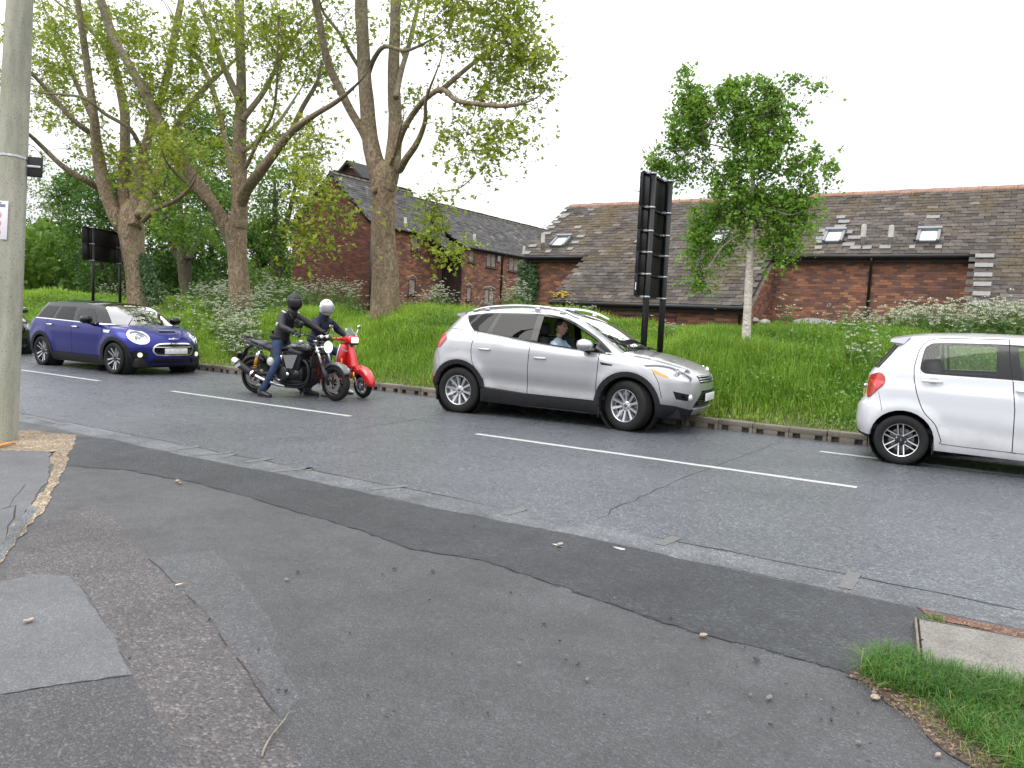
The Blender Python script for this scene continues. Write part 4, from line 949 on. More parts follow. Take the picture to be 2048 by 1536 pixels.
# --- left plane, ivy at its foot
plane_tree('left plane tree with many upright limbs behind the blue car, ivy on its foot', 15.2,
  [(288, 650, 30), (283, 605, 27), (274, 550, 25), (266, 500, 25), (262, 465, 27), (262, 435, 24), (262, 418, 19), (262, 400, 9)],
  [([(250, 455, 19), (237, 440, 18), (217, 400, 15), (200, 333, 13), (192, 283, 11.5), (187, 225, 10), (171, 108, 8), (160, 30, 7), (150, -60, 5)], -1.5),
   ([(204, 385, 8), (185, 368, 7.5), (158, 354, 7), (121, 329, 6), (83, 292, 5), (54, 266, 4), (20, 250, 3)], -3.),
   ([(192, 275, 8), (175, 262, 7), (146, 240, 6.5), (112, 200, 6), (83, 167, 5), (58, 140, 4)], -2.),
   ([(255, 440, 17), (250, 400, 15), (249, 340, 13), (250, 292, 11.5), (250, 233, 10.5), (238, 167, 9), (227, 117, 8.5), (222, 60, 8), (204, -5, 7)], 1.),
   ([(270, 440, 18), (273, 400, 15), (277, 346, 13), (292, 292, 11), (308, 233, 10), (330, 167, 9), (347, 83, 8), (362, 0, 7), (370, -80, 5)], 1.8),
   ([(282, 425, 12), (300, 380, 10), (318, 335, 9), (340, 280, 8), (378, 215, 7), (420, 165, 6), (470, 120, 4)], 3.),
   ([(288, 440, 6), (310, 418, 6), (345, 404, 5.5), (368, 388, 5), (382, 372, 4)], -1.6),
   ([(236, 160, 6), (205, 90, 5), (160, 40, 4), (110, 0, 3)], -1.),
   ([(190, 250, 6), (150, 160, 5), (120, 90, 4), (90, 20, 3)], 1.),
   ([(285, 310, 6), (262, 260, 5), (210, 228, 4.5), (165, 195, 3.5), (80, 185, 2.5)], -2.5)],
  [(200, 50, 130, 70, 0, .8), (110, 110, 60, 70), (270, 120, 90, 70, 0, .8), (85, 220, 40, 50), (150, 220, 70, 60, 0, .7), (310, 190, 70, 60), (340, 280, 50, 40, -1), (270, 330, 70, 45, 0, .6), (200, 290, 50, 40, 0, .4), (60, 60, 60, 70, 0, .8), (20, 150, 40, 60), (180, -60, 180, 60, 0, .2), (310, 380, 60, 30, -1, .6), (60, 300, 40, 40, -1, .5)],
  320, 41, burls=(), nleaf=42, spread=.6, lsize=(.08, .16))
M = None
# ivy climbing the left plane's foot
n = 1500; tt = rng.random(n); bx = np.interp(tt, [0, 1], [308, 288]); by = 605-tt*95
P = np.array([at_y(x+rng.normal(0, 5+6*(1-t_)), y, 15.0+rng.normal(0, .12)) for x, y, t_ in zip(bx, by, tt)])
Nn = unit_rand(n)*.6+np.array([.4, -.8, .2]); Nn /= np.linalg.norm(Nn, axis=1)[:, None]
V, T, rn = leaf_cards(P, Nn, rng.uniform(.07, .13, n), rng.random(n))
tag(link('ivy', np_mesh('ivy', V, T, M_ivy, False, attr={'rnd': rn})), 'ivy growing up the right side of the left plane trunk', 'ivy')
# --- smaller plane further back, in the shade
plane_tree('smaller shaded tree further back between the left and middle planes', 22.5,
  [(378, 622, 15), (374, 590, 13), (371, 560, 13.5), (369, 533, 14), (367, 508, 14), (367, 498, 11)],
  [([(360, 518, 9), (344, 491, 8), (336, 462, 7.5), (331, 437, 7), (320, 402, 6), (306, 365, 5), (296, 320, 4)], -1.), ([(367, 510, 9), (367, 469, 8), (362, 437, 7), (358, 390, 6), (352, 330, 5), (350, 260, 4)], 1.),
   ([(380, 513, 7), (393, 491, 6.5), (408, 470, 5.5), (430, 438, 5), (450, 400, 3)], 1.5)],
  [(340, 440, 60, 50, -1), (390, 460, 50, 40, -1), (320, 380, 60, 60), (400, 390, 60, 50), (360, 320, 80, 60), (350, 250, 60, 40)], 110, 61, mat=M_darkbark, mat2=M_darkbark, nleaf=70, spread=.6, lsize=(.10, .18), lmat=M_lf_mid)
# --- birch on the crest
def birch():
    Y = 15.5; tr = thing('birch_tree', 'slender white-barked birch on the bank in front of the tiled roof', 'tree', (0, 0, 0)); mb = MB()
    P, Rr = px_path([(1491, 690, 11.5), (1493, 660, 10), (1495, 620, 9.2), (1499, 540, 8.6), (1502, 485, 8), (1504, 420, 6.2), (1506, 360, 5.), (1502, 300, 4.), (1497, 240, 3), (1492, 180, 2)], Y)
    nodes, _ = noise_tube(mb, P, Rr, 16, .03, .1, 5); mb.build('trunk', M_birch, tr)
    rr = np.random.default_rng(5); lm = MB(); 
    for q, (px, py) in enumerate(((1493, 655), (1496, 600), (1498, 560), (1500, 520), (1497, 630), (1503, 470))):     # black lenticel rings
        pass
    lm2 = []
    for k, (l, dy) in enumerate([([(1501, 480, 4), (1485, 470, 3.5), (1465, 478, 3), (1440, 500, 2.5), (1415, 540, 2)], -1.2), ([(1503, 440, 4), (1470, 425, 3), (1430, 430, 2.5), (1390, 470, 2)], 1.), ([(1503, 430, 4), (1540, 420, 3), (1580, 430, 2.5), (1610, 420, 2)], -1.),
        ([(1505, 400, 3.5), (1460, 370, 3), (1420, 330, 3), (1360, 300, 2.5), (1310, 310, 1.5)], -1.4), ([(1505, 380, 3.5), (1550, 345, 3), (1600, 330, 2.5), (1650, 300, 1.5)], .8), ([(1503, 330, 3), (1465, 300, 2.5), (1412, 285, 2.5), (1405, 260, 2.), (1420, 245, 2), (1440, 248, 1.5)], -.6),
        ([(1500, 300, 3), (1450, 240, 2.5), (1400, 190, 2), (1372, 150, 1.2)], 1.), ([(1498, 270, 3), (1540, 220, 2.5), (1575, 180, 2), (1615, 150, 1.2)], -1.), ([(1504, 450, 3), (1550, 470, 2.5), (1575, 500, 2)], 1.4)]):
        P, Rr = px_path(l, Y, 0, dy); Rr = [q_*.6 for q_ in Rr]; pp, _ = noise_tube(lm, P, Rr, 8, .04, 0, 70+k); nodes += pp[3:]
    lm.build('limb', simple('birch_limb_bark', (.13, .11, .095), .85, var=.4, vscale=8.), tr)
    bl = [(1372, 150, 20, 16, 0, 1.2), (1385, 190, 35, 28), (1395, 225, 50, 40), (1470, 190, 45, 35), (1480, 160, 25, 18), (1540, 170, 30, 28), (1600, 155, 28, 14, 0, 1.2), (1625, 175, 14, 16, 0, 1.2), (1560, 210, 40, 32), (1500, 230, 55, 40), (1370, 275, 50, 35), (1320, 315, 34, 26), (1345, 335, 35, 25), (1480, 270, 35, 35),
          (1545, 270, 45, 50), (1510, 320, 60, 42), (1590, 330, 36, 26), (1640, 310, 30, 22), (1610, 355, 28, 22), (1650, 335, 16, 20), (1440, 340, 45, 25, 0, .8), (1400, 330, 35, 25, 0, .7), (1460, 390, 55, 38), (1420, 430, 42, 40), (1395, 480, 28, 42), (1400, 555, 13, 26), (1540, 400, 60, 38), (1590, 420, 46, 40), (1560, 470, 44, 34), (1575, 505, 18, 16), (1490, 440, 36, 26), (1440, 490, 26, 20)]
    cl = blob_points(bl, Y, 470, 77, .9)
    grow(tr, nodes, cl, None, M_lf_birch, 78, 66, spread=.24, lsize=(.055, .095), droop=.5, shape='ovate', tw=.009, zsq=.95)
birch()
# --- trees and shrubs that close the view behind the planes
def bushy(name, label, Y, base, trunk_r, blobs, ncl, lmat, seed, nleaf=90, spread=.7, lsize=(.12, .2), group=None, stems=3, cat='tree', shape='ovate', dscale=1.):
    tr = thing(name, label, cat, (0, 0, 0), group=group); rr = np.random.default_rng(seed); mb = MB(); b = at_y(base[0], base[1], Y); g = float(bank_z(b[0], b[1])); b[2] = g-.1; nodes = []
    for k in range(stems):
        bl = blobs[rr.integers(len(blobs))]; e = at_y(bl[0], bl[1], Y+rr.normal(0, .5)); L = np.linalg.norm(e-b)
        P = [b+rr.normal(0, .12, 3)*np.array([1, 1, 0]), b+(e-b)*.35+np.array([0, 0, .15*L]), b+(e-b)*.7+np.array([0, 0, .1*L]), e]
        pp, _ = noise_tube(mb, P, [trunk_r, trunk_r*.75, trunk_r*.5, trunk_r*.2], 9, .05, .2, seed+k); nodes += pp[4:]
    mb.build('trunk', M_darkbark, tr)
    grow(tr, nodes, blob_points(blobs, Y, ncl, seed, dscale), None, lmat, seed+3, nleaf, spread, lsize, .3, shape, tw=.02)
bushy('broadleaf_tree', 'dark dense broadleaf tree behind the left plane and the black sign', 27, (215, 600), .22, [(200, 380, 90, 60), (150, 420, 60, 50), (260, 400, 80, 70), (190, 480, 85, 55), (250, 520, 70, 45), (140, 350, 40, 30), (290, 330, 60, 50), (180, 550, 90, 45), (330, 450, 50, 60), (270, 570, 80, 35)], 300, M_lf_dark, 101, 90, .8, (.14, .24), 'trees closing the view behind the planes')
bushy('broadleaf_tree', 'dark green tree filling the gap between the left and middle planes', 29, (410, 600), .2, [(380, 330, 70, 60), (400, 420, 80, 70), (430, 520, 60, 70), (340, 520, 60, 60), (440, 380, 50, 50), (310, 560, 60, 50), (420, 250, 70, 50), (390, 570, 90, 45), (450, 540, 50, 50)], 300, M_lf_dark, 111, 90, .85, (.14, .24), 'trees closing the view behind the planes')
bushy('broadleaf_tree', 'lighter leafy tree between the middle plane and the brick gable', 21.5, (548, 600), .16, [(550, 350, 50, 45), (530, 400, 40, 50), (575, 420, 40, 40), (520, 460, 40, 40), (560, 500, 35, 40), (600, 340, 35, 35), (515, 540, 32, 36), (630, 330, 25, 25)], 85, M_lf_mid, 121, 60, .55, (.10, .17), 'trees closing the view behind the planes')
bushy('broadleaf_tree', 'pale airy tree at the far left beside the concrete column', 38, (70, 600), .2, [(70, 400, 50, 60), (40, 470, 50, 60), (90, 480, 50, 50), (110, 420, 40, 40), (30, 540, 60, 50), (60, 330, 40, 40)], 120, M_lf_pale, 131, 60, .9, (.16, .26), 'trees closing the view behind the planes')
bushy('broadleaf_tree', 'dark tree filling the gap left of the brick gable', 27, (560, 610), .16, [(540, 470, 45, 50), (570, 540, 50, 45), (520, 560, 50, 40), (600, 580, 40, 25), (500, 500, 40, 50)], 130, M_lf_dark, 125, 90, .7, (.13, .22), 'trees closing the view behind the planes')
bushy('shrub', 'olive shrub beyond the verge left of the black sign', 30, (100, 612), .06, [(95, 555, 60, 34), (60, 575, 45, 30), (140, 570, 35, 30)], 90, M_lf_pale, 141, 80, .5, (.10, .17), stems=4, cat='shrub')
bushy('shrub', 'dark low shrub between the small tree and the middle plane trunk', 20, (425, 610), .04, [(425, 580, 42, 34), (400, 600, 40, 20), (445, 595, 30, 24)], 80, M_lf_dark, 151, 90, .4, (.08, .14), stems=4, cat='shrub')
bushy('shrub', 'leafy shrub at the foot of the brick gable left of the riders', 20.5, (555, 612), .04, [(540, 580, 42, 34), (580, 585, 30, 30), (520, 560, 25, 30), (600, 600, 22, 16)], 80, M_lf_mid, 161, 80, .4, (.07, .12), stems=4, cat='shrub')
bushy('shrub', 'dark laurel beside the concrete column', 24, (50, 625), .05, [(52, 612, 22, 16), (35, 600, 30, 20)], 40, M_lf_dark, 171, 80, .4, (.09, .15), stems=3, cat='shrub')
# clipped hedge
def hedge():
    a = at_y(76, 628, 23.5); b = at_y(152, 628, 23.5); top = at_y(110, 592, 23.5)[2]; z0 = float(bank_z(a[0], 23.5)); n = 9000
    h = thing('hedge', 'bright clipped box hedge behind the blue car', 'hedge', ((a[0]+b[0])/2, 23.5, z0)); w2 = (b[0]-a[0])/2; H = top-z0
    u = rng.random((n, 3)); side = rng.integers(0, 4, n); P = np.stack([(u[:, 0]*2-1)*w2, (u[:, 1]*2-1)*.7, u[:, 2]*H], 1)
    P[side == 0, 2] = H+rng.normal(0, .03, (side == 0).sum()); P[side == 1, 1] = -.7+rng.normal(0, .04, (side == 1).sum()); P[side == 2, 0] = w2*np.sign(rng.normal(0, 1, (side == 2).sum()))
    V, T, rn = leaf_cards(P, unit_rand(n, .6), rng.uniform(.05, .10, n), rng.random(n)); link('leaves', np_mesh('leaves', V, T, M_lf_hedge, False, attr={'rnd': rn}), h)
    m = MB()
    for k in range(6): m.tube([(-w2+.3+k*w2*.35, 0, -.1), (-w2+.35+k*w2*.35, .05, H*.5), (-w2+.2+k*w2*.35, 0, H*.9)], [.03, .025, .012], 6)
    m.build('stem', M_darkbark, h)
hedge()
# a far belt of woodland on the left, reads as one mass
n = 26000; aa = rng.uniform(R(-76), R(-44), n); rr0 = rng.uniform(58, 75, n); X_ = np.sin(aa)*rr0; Y_ = np.cos(aa)*rr0; Z_ = rng.random(n)**.8*(5.5+2.*vnoise(aa*30, aa*0, 1., 9))
V, T, rn = leaf_cards(np.stack([X_, Y_, Z_+.3], 1), unit_rand(n, .5), rng.uniform(.35, .7, n), np.clip(rng.random(n)*.6+.2*vnoise(X_, Y_, .3, 4), 0, 1))
fw = link('woodland', np_mesh('woodland', V, T, M_lf_mid, False, attr={'rnd': rn})); fw['kind'] = 'stuff'
# ------------------------------------------------------------------ cow parsley in drifts along the crest
M_umbel = leaf_mat('cow_parsley_flower', (.46, .47, .36), (.66, .66, .56), None, .7, .25)
M_stalk = leaf_mat('cow_parsley_stalk', (.06, .12, .03), (.12, .19, .05), None, .6, .25)
def parsley(name, spots, seed):
    rr = np.random.default_rng(seed); UP = []; SV = []; SF = []; nb_ = 0; LP = []
    for (x, y, h) in spots:
        z = float(bank_z(x, y)); lean = rr.normal(0, .1, 2)*h; top = np.array([x+lean[0], y+lean[1], z+h])
        base = np.array([x, y, z]); nst = rr.integers(2, 5)
        for k in range(nst):
            e = top+np.array([rr.normal(0, .12), rr.normal(0, .12), rr.normal(-.05, .09)]); m0 = base+(top-base)*rr.uniform(.35, .7)
            for a, b_, wd in ((base, m0, .006), (m0, e, .004)):
                d = b_-a; s = np.cross(d, rr.normal(0, 1, 3)); s = s/np.linalg.norm(s)*wd; SV += [a-s, a+s, b_+s*.7, b_-s*.7]; SF.append([nb_, nb_+1, nb_+2, nb_+3]); nb_ += 4
            ru = rr.uniform(.028, .055); nu = 16
            ang = rr.uniform(0, 6.28, nu); rad = np.sqrt(rr.random(nu))*ru
            UP.append(np.stack([e[0]+np.cos(ang)*rad, e[1]+np.sin(ang)*rad, e[2]-rad**2*4+rr.normal(0, .006, nu)], 1))
        for k in range(7): LP.append(base+(top-base)*rr.uniform(.1, .6)+np.append(rr.normal(0, .1, 2), 0))
    P = np.concatenate(UP); n = len(P); s = rr.uniform(.008, .017, n)[:, None]; N_ = rr.normal(0, .5, (n, 3))+np.array([0, 0, 1.]); N_ /= np.linalg.norm(N_, axis=1)[:, None]
    A = np.cross(N_, rr.normal(0, 1, (n, 3))); A /= np.linalg.norm(A, axis=1)[:, None]; B_ = np.cross(N_, A)
    V = np.stack([P+A*s, P+B_*s, P-A*s, P-B_*s], 1).reshape(-1, 3); F = (np.arange(n)*4)[:, None]+np.array([[0, 1, 2, 3]])
    LP = np.array(LP); LV, LT, lr = leaf_cards(LP, unit_rand(len(LP), .6), rr.uniform(.07, .15, len(LP)), rr.random(len(LP)), 'lobed')
    o = thing(name, None, None, (0, 0, 0)); o['kind'] = 'stuff'
    a = link('flowers', np_mesh('flowers', V, F, M_umbel, False, attr={'rnd': rr.random(n)}), o); a['kind'] = 'stuff'
    SV = np.array(SV); b = link('stalks', np_mesh('stalks', SV, np.array(SF), M_stalk, False, attr={'rnd': rr.random(len(SF))}), o); b['kind'] = 'stuff'
    c = link('leaves', np_mesh('leaves', LV, LT, M_stalk, False, attr={'rnd': lr}), o); c['kind'] = 'stuff'
def px_spots(boxes, seed):
    rr = np.random.default_rng(seed); out = []
    for (x0, x1, Y0, Y1, n, h0, h1) in boxes:
        for _ in range(n):
            Y = rr.uniform(Y0, Y1); px = rr.uniform(x0, x1); out.append((at_y(px, 640, Y)[0], Y, rr.uniform(h0, h1)))
    return out
parsley('cow_parsley', px_spots([(1790, 2080, 16.8, 19.5, 330, .45, .85), (2080, 2400, 16.8, 19.5, 160, .45, .85), (1690, 1800, 17, 19.5, 55, .4, .7), (1560, 1660, 19, 21.5, 11, .6, 1.), (1700, 1780, 13.5, 16, 18, .3, .6), (1330, 1350, 15, 16, 8, .3, .5),
   (430, 515, 12.6, 14.2, 130, .4, .75), (420, 560, 14.5, 17.5, 120, .5, .85), (520, 720, 17.5, 20.5, 150, .7, 1.15), (380, 460, 16.5, 19, 80, .5, .9), (860, 900, 19, 21, 40, .7, 1.2), (1000, 1050, 20, 22, 60, .9, 1.4), (800, 870, 19, 21, 24, .6, .9), (1100, 1190, 18, 20, 24, .4, .6), (290, 430, 13, 15.5, 60, .3, .6), (440, 520, 11.9, 12.6, 40, .25, .5), (920, 1000, 21, 23, 20, .7, 1.2), (200, 330, 18, 22, 60, .5, .9)], 3), 8)
# ================================================================== vehicles: body panels cut out of one continuous curved skin
def hermite(xs, ys):
    xs = np.asarray(xs, float); ys = np.asarray(ys, float); h = np.diff(xs); dl = np.diff(ys)/h
    m = np.zeros(len(xs)); m[0], m[-1] = dl[0], dl[-1]
    for i in range(1, len(xs)-1):
        if dl[i-1]*dl[i] > 0: m[i] = 2*dl[i-1]*dl[i]/(dl[i-1]+dl[i])
    def f(x):
        x = np.clip(np.asarray(x, float), xs[0], xs[-1]); i = np.clip(np.searchsorted(xs, x)-1, 0, len(xs)-2)
        t = (x-xs[i])/h[i]
        return ys[i]*(1+2*t)*(1-t)**2+m[i]*h[i]*t*(1-t)**2+ys[i+1]*t*t*(3-2*t)+m[i+1]*h[i]*t*t*(t-1)
    return f
class Skin:
    """plan outline stacked over height: s=-2 tail centre .. -1..1 flank .. 2 nose centre"""
    def __init__(s, w, xf, xr, Df=.6, Dr=.5, nf=2.6, nr=3., barrel=.02, bumps=()):
        s.w, s.xf, s.xr, s.Df, s.Dr, s.nf, s.nr, s.barrel, s.bumps = w, xf, xr, Df, Dr, nf, nr, barrel, bumps
    def __call__(s, u, z):
        u = np.asarray(u, float); z = np.asarray(z, float); w_, xb, xa = s.w(z), s.xf(z)-s.Df, s.xr(z)+s.Dr
        xm, hl = (xa+xb)/2, (xb-xa)/2
        tf = np.clip((2-u), 0, 1)*math.pi/2; tr = np.clip((u+2), 0, 1)*math.pi/2
        xs_ = xm+np.clip(u, -1, 1)*hl
        cf = np.abs(np.cos(tf))**(2/s.nf); cr = np.abs(np.cos(tr))**(2/s.nr)
        x = np.where(u > 1, xb+s.Df*cf, np.where(u < -1, xa-s.Dr*cr, xs_))
        y = np.where(u > 1, np.abs(np.sin(tf))**(2/s.nf), np.where(u < -1, np.abs(np.sin(tr))**(2/s.nr), 1.))*w_
        q = np.clip(np.abs(xs_-xm)/hl, 0, 1); y = y*(1-s.barrel*q**2)
        for b in s.bumps: y = y+b(x, z)*np.clip(y/w_, 0, 1)
        return np.stack([x, -y, z], -1)
    def from_side(s, x, z):
        x = np.asarray(x, float); z = np.asarray(z, float); xb, xa = s.xf(z)-s.Df, s.xr(z)+s.Dr; xm, hl = (xa+xb)/2, (xb-xa)/2
        cf = np.clip((x-xb)/s.Df, 0, 1)**(s.nf/2); cr = np.clip((xa-x)/s.Dr, 0, 1)**(s.nr/2)
        return np.where(x > xb, 2-np.arccos(cf)/(math.pi/2), np.where(x < xa, -2+np.arccos(cr)/(math.pi/2), (x-xm)/hl))
    def from_front(s, y, z):
        r = np.clip(np.abs(y)/s.w(np.asarray(z, float)), 0, 1); return 2-np.arcsin(r**(s.nf/2))/(math.pi/2)
    def from_rear(s, y, z):
        r = np.clip(np.abs(y)/s.w(np.asarray(z, float)), 0, 1); return -2+np.arcsin(r**(s.nr/2))/(math.pi/2)
    def poly(s, pts, step=.035, closed=True):
        """pts: ('x',x,z) seen from the side, ('f',y,z) from the front, ('r',y,z) from behind -> dense (s,z) polygon"""
        out = []; n = len(pts)
        def conv(p):
            k, a, z = p; return float({'x': s.from_side, 'f': s.from_front, 'r': s.from_rear}[k](a, z))
        for i in range(n if closed else n-1):
            p, q = pts[i], pts[(i+1) % n]
            if p[0] == q[0]:
                m = max(1, int(math.hypot(p[1]-q[1], p[2]-q[2])/step))
                for k in range(m):
                    t = k/m; r_ = (p[0], p[1]+(q[1]-p[1])*t, p[2]+(q[2]-p[2])*t); out.append((conv(r_), r_[2]))
            else:
                a, b = (conv(p), p[2]), (conv(q), q[2]); m = max(1, int(math.hypot((a[0]-b[0])*1.5, a[1]-b[1])/step))
                for k in range(m): out.append((a[0]+(b[0]-a[0])*k/m, a[1]+(b[1]-a[1])*k/m))
        if not closed: out.append((conv(pts[-1]), pts[-1][2]))
        return out
def inside(poly, P):
    poly = np.asarray(poly); x, y = P[:, 0], P[:, 1]; c = np.zeros(len(P), bool); j = len(poly)-1
    for i in range(len(poly)):
        xi, yi = poly[i]; xj, yj = poly[j]
        m = ((yi > y) != (yj > y))
        if yi != yj: c ^= m & (x < (xj-xi)*(y-yi)/(yj-yi)+xi)
        j = i
    return c
SS = 1.5
def cut_skin(skin, outer, regions, cell=.05):
    """triangulate the (s,z) domain with all region outlines; returns {region: (tris array, verts)}"""
    O = np.array(outer)*np.array([SS, 1]); vs_, es = [], []
    def addloop(P):
        b = len(vs_); vs_.extend([Vector((float(p[0]), float(p[1]))) for p in P]); es.extend([(b+i, b+(i+1) % len(P)) for i in range(len(P))])
    addloop(O)
    for r_ in regions: addloop(np.array(r_['poly'])*np.array([SS, 1]))
    lo, hi = O.min(0), O.max(0)
    g = np.stack(np.meshgrid(np.arange(lo[0], hi[0], cell), np.arange(lo[1], hi[1], cell)), -1).reshape(-1, 2)+np.array([.0071, .0053])
    g = g[inside(O, g)]
    E = np.array([(p.x, p.y) for p in vs_])
    if len(g):
        keep = np.array([np.min(np.abs(E[:, 0]-p[0])+np.abs(E[:, 1]-p[1])) > cell*.45 for p in g]); g = g[keep]
    vs_.extend([Vector((float(p[0]), float(p[1]))) for p in g])
    res = delaunay_2d_cdt(vs_, es, [], 0, 1e-5, False)
    V = np.array([(v.x, v.y) for v in res[0]]); T = np.array([f for f in res[2] if len(f) == 3], int)
    C = V[T].mean(1); ok = inside(O, C); lab = np.full(len(T), -1)
    for i, r_ in enumerate(regions): lab[inside(np.array(r_['poly'])*np.array([SS, 1]), C)] = i
    S2 = V/np.array([SS, 1])
    return S2, T, np.where(ok, lab, -2)
def skin_normals(skin, S2):
    e = 1e-3; u, z = S2[:, 0], S2[:, 1]; ul = np.clip(u-e, -2, 2); ur = np.clip(u+e, -2, 2)
    du = skin(ur, z)-skin(ul, z); dz = skin(u, z+e)-skin(u, z-e); n = np.cross(dz, du)
    n /= np.linalg.norm(n, axis=1)[:, None]+1e-12
    k = n[:, 1]*1. ; flip = (n*(skin(u, z)*np.array([.3, 1, 0]))).sum(1) < 0; n[flip] *= -1
    return n
def region_mesh(name, skin, S2, T, mat, off=0., depth=.02, both=True, side=-1):
    used, inv = np.unique(T, return_inverse=True); F = inv.reshape(-1, 3); s2 = S2[used]
    P = skin(s2[:, 0], s2[:, 1]); N = skin_normals(skin, s2); P = P+N*off
    a, b, c = P[F[:, 0]], P[F[:, 1]], P[F[:, 2]]; fn = np.cross(b-a, c-a); bad = (fn*N[F[:, 0]]).sum(1) < 0; F[bad] = F[bad][:, ::-1]
    cnt = {}
    for t in F:
        for i in range(3):
            e = (int(t[i]), int(t[(i+1) % 3])); cnt[e] = cnt.get(e, 0)+1
    bd = [e for e in cnt if (e[1], e[0]) not in cnt and not (abs(P[e[0], 1]) < .004 and abs(P[e[1], 1]) < .004)]
    VV = [tuple(p) for p in P]; NN = [tuple(n) for n in N]; FF = [tuple(t) for t in F]; base = len(VV)
    if depth > 0:
        for (i, j) in bd:
            k = len(VV); q0, q1 = P[i]-N[i]*depth, P[j]-N[j]*depth
            VV += [tuple(P[i]), tuple(P[j]), tuple(q1), tuple(q0)]; w_ = np.cross(P[j]-P[i], N[i]); w_ = w_/(np.linalg.norm(w_)+1e-9); NN += [tuple(w_)]*4; FF.append((k+1, k, k+3, k+2))
    VV = np.array(VV); NN = np.array(NN)
    def flipy(V, N_, F_): return V*np.array([1, -1, 1]), N_*np.array([1, -1, 1]), [tuple(reversed(f)) for f in F_]
    if both:
        v2, n2, f2 = flipy(VV, NN, FF); FF = FF+[tuple(i+len(VV) for i in f) for f in f2]; VV = np.vstack([VV, v2]); NN = np.vstack([NN, n2])
    elif side > 0: VV, NN, FF = flipy(VV, NN, FF)
    return np_mesh(name, VV, FF, mat, True, nrm=NN)
def grid_patch(name, P, mat, smooth=True, thick=0.):
    """P (a,b,3) grid"""
    a, b, _ = P.shape; I = np.arange(a*b).reshape(a, b); F = np.stack([I[:-1, :-1], I[1:, :-1], I[1:, 1:], I[:-1, 1:]], -1).reshape(-1, 4)
    V = P.reshape(-1, 3)
    if thick > 0:
        n = len(V); V2 = V-np.array([0, 0, thick]); ed = list(I[0, :])+list(I[1:, -1])+list(I[-1, -2::-1])+list(I[-2:0:-1, 0])
        F = [tuple(f) for f in F]+[(ed[i], ed[(i+1) % len(ed)], ed[(i+1) % len(ed)]+n, ed[i]+n) for i in range(len(ed))]; V = np.vstack([V, V2])
    me = np_mesh(name, V, F, mat, smooth)
    bm = bmesh.new(); bm.from_mesh(me); bmesh.ops.recalc_face_normals(bm, faces=bm.faces)
    if sum(f.normal.z for f in bm.faces) < 0: bmesh.ops.reverse_faces(bm, faces=bm.faces)
    bm.to_mesh(me); bm.free(); return me
# ------------------------------------------------------------------ vehicle materials
def car_paint(name, base, metal=0., rough=.25, flake=0., coat=1., dirt=.0):
    t = NT(name); c = t.coord(); z = t.n('SeparateXYZ'); t.set(z.inputs[0], c)
    col = base
    if dirt > 0:
        d = t.math('MULTIPLY', t.ramp(z.outputs[2], [(.28, 1.), (.75, 0.)]), t.math('MULTIPLY', t.noise(c, 7., 4, .7), dirt*1.6)); col = t.mix(d, base, (.16, .145, .125))
    nr = t.bump(t.noise(c, 700., 1), flake, .0005) if flake else None
    return t.pbr(col, rough, metal, nr, .5, Coat_Weight=coat, Coat_Roughness=.04)
M_silver = car_paint('silver_paint', (.45, .452, .47), .7, .36, .25, 1., .5)
M_white = car_paint('white_paint', (.60, .61, .64), 0., .3, 0., 1., .35)
M_blue = car_paint('deep_blue_paint', (.004, .007, .15), .6, .32, .2, .4, .06)
M_blackpaint = car_paint('black_paint', (.012, .012, .014), 0., .2)
M_blackgloss = simple('black_gloss_trim', (.005, .005, .006), .12, spec=.4)
M_clad = simple('black_plastic_cladding', (.013, .013, .0145), .55, spec=.3, var=.25, vscale=10., bump=.15, bscale=300.)
M_under = simple('underbody_black', (.006, .006, .006), .9)
M_seam = simple('panel_gap', (.010, .010, .011), .8)
M_chrome = simple('chrome', (.75, .76, .78), .10, 1.)
M_satin = simple('satin_aluminium', (.62, .63, .65), .28, .95)
M_alloy = simple('alloy_wheel_silver', (.55, .56, .58), .30, .85, var=.12)
M_alloy_dk = simple('alloy_wheel_dark', (.022, .022, .024), .35, .3)
M_polish = simple('polished_alloy', (.70, .71, .73), .2, .95)
M_disc = simple('brake_disc_steel', (.20, .19, .18), .4, .9)
M_plate = simple('number_plate_white', (.62, .62, .60), .4, var=.2, vscale=18.)
M_fabric = simple('seat_fabric', (.025, .026, .029), .85)
M_red_lamp = simple('red_lamp_lens', (.42, .012, .016), .1, Coat_Weight=1.)
M_red_lamp2 = simple('light_red_lamp_lens', (.62, .05, .05), .12, Coat_Weight=1.)
M_amber = simple('amber_lens', (.75, .30, .07), .12, Coat_Weight=1.)
M_lampin = simple('lamp_reflector', (.70, .72, .74), .25, .35)
M_lampdk = simple('lamp_housing_dark', (.12, .125, .13), .25, .5)
def tyre_mat():
    t = NT('tyre_rubber'); c = t.coord(); f = t.noise(c, 12., 4); col = t.mix(f, (.007, .007, .0075), (.020, .020, .019))
    return t.pbr(col, .75, 0., t.bump(t.noise(c, 160., 2), .3, .003), .25)
M_tyre = tyre_mat()
def thin_glass(name, tint, refl=1., rough=.0):
    t = NT(name); lw = t.n('LayerWeight'); lw.inputs['Blend'].default_value = .5
    fr = t.math('MULTIPLY_ADD', t.math('POWER', lw.outputs['Facing'], 4.5), .9, .042)
    tr = t.n('BsdfTransparent'); tr.inputs['Color'].default_value = (*tint, 1); gl = t.n('BsdfGlossy'); gl.inputs['Roughness'].default_value = rough; gl.inputs['Color'].default_value = (1, 1, 1, 1)
    ms = t.n('MixShader'); t.set(ms.inputs[0], t.math('MULTIPLY', fr, refl, clamp=True)); t.i(ms, 1, tr); t.i(ms, 2, gl); return t.surf(ms.outputs[0])
M_cglass = thin_glass('car_glass', (.74, .80, .77), .8)
M_cglass_tint = thin_glass('privacy_glass', (.06, .065, .07), .6)
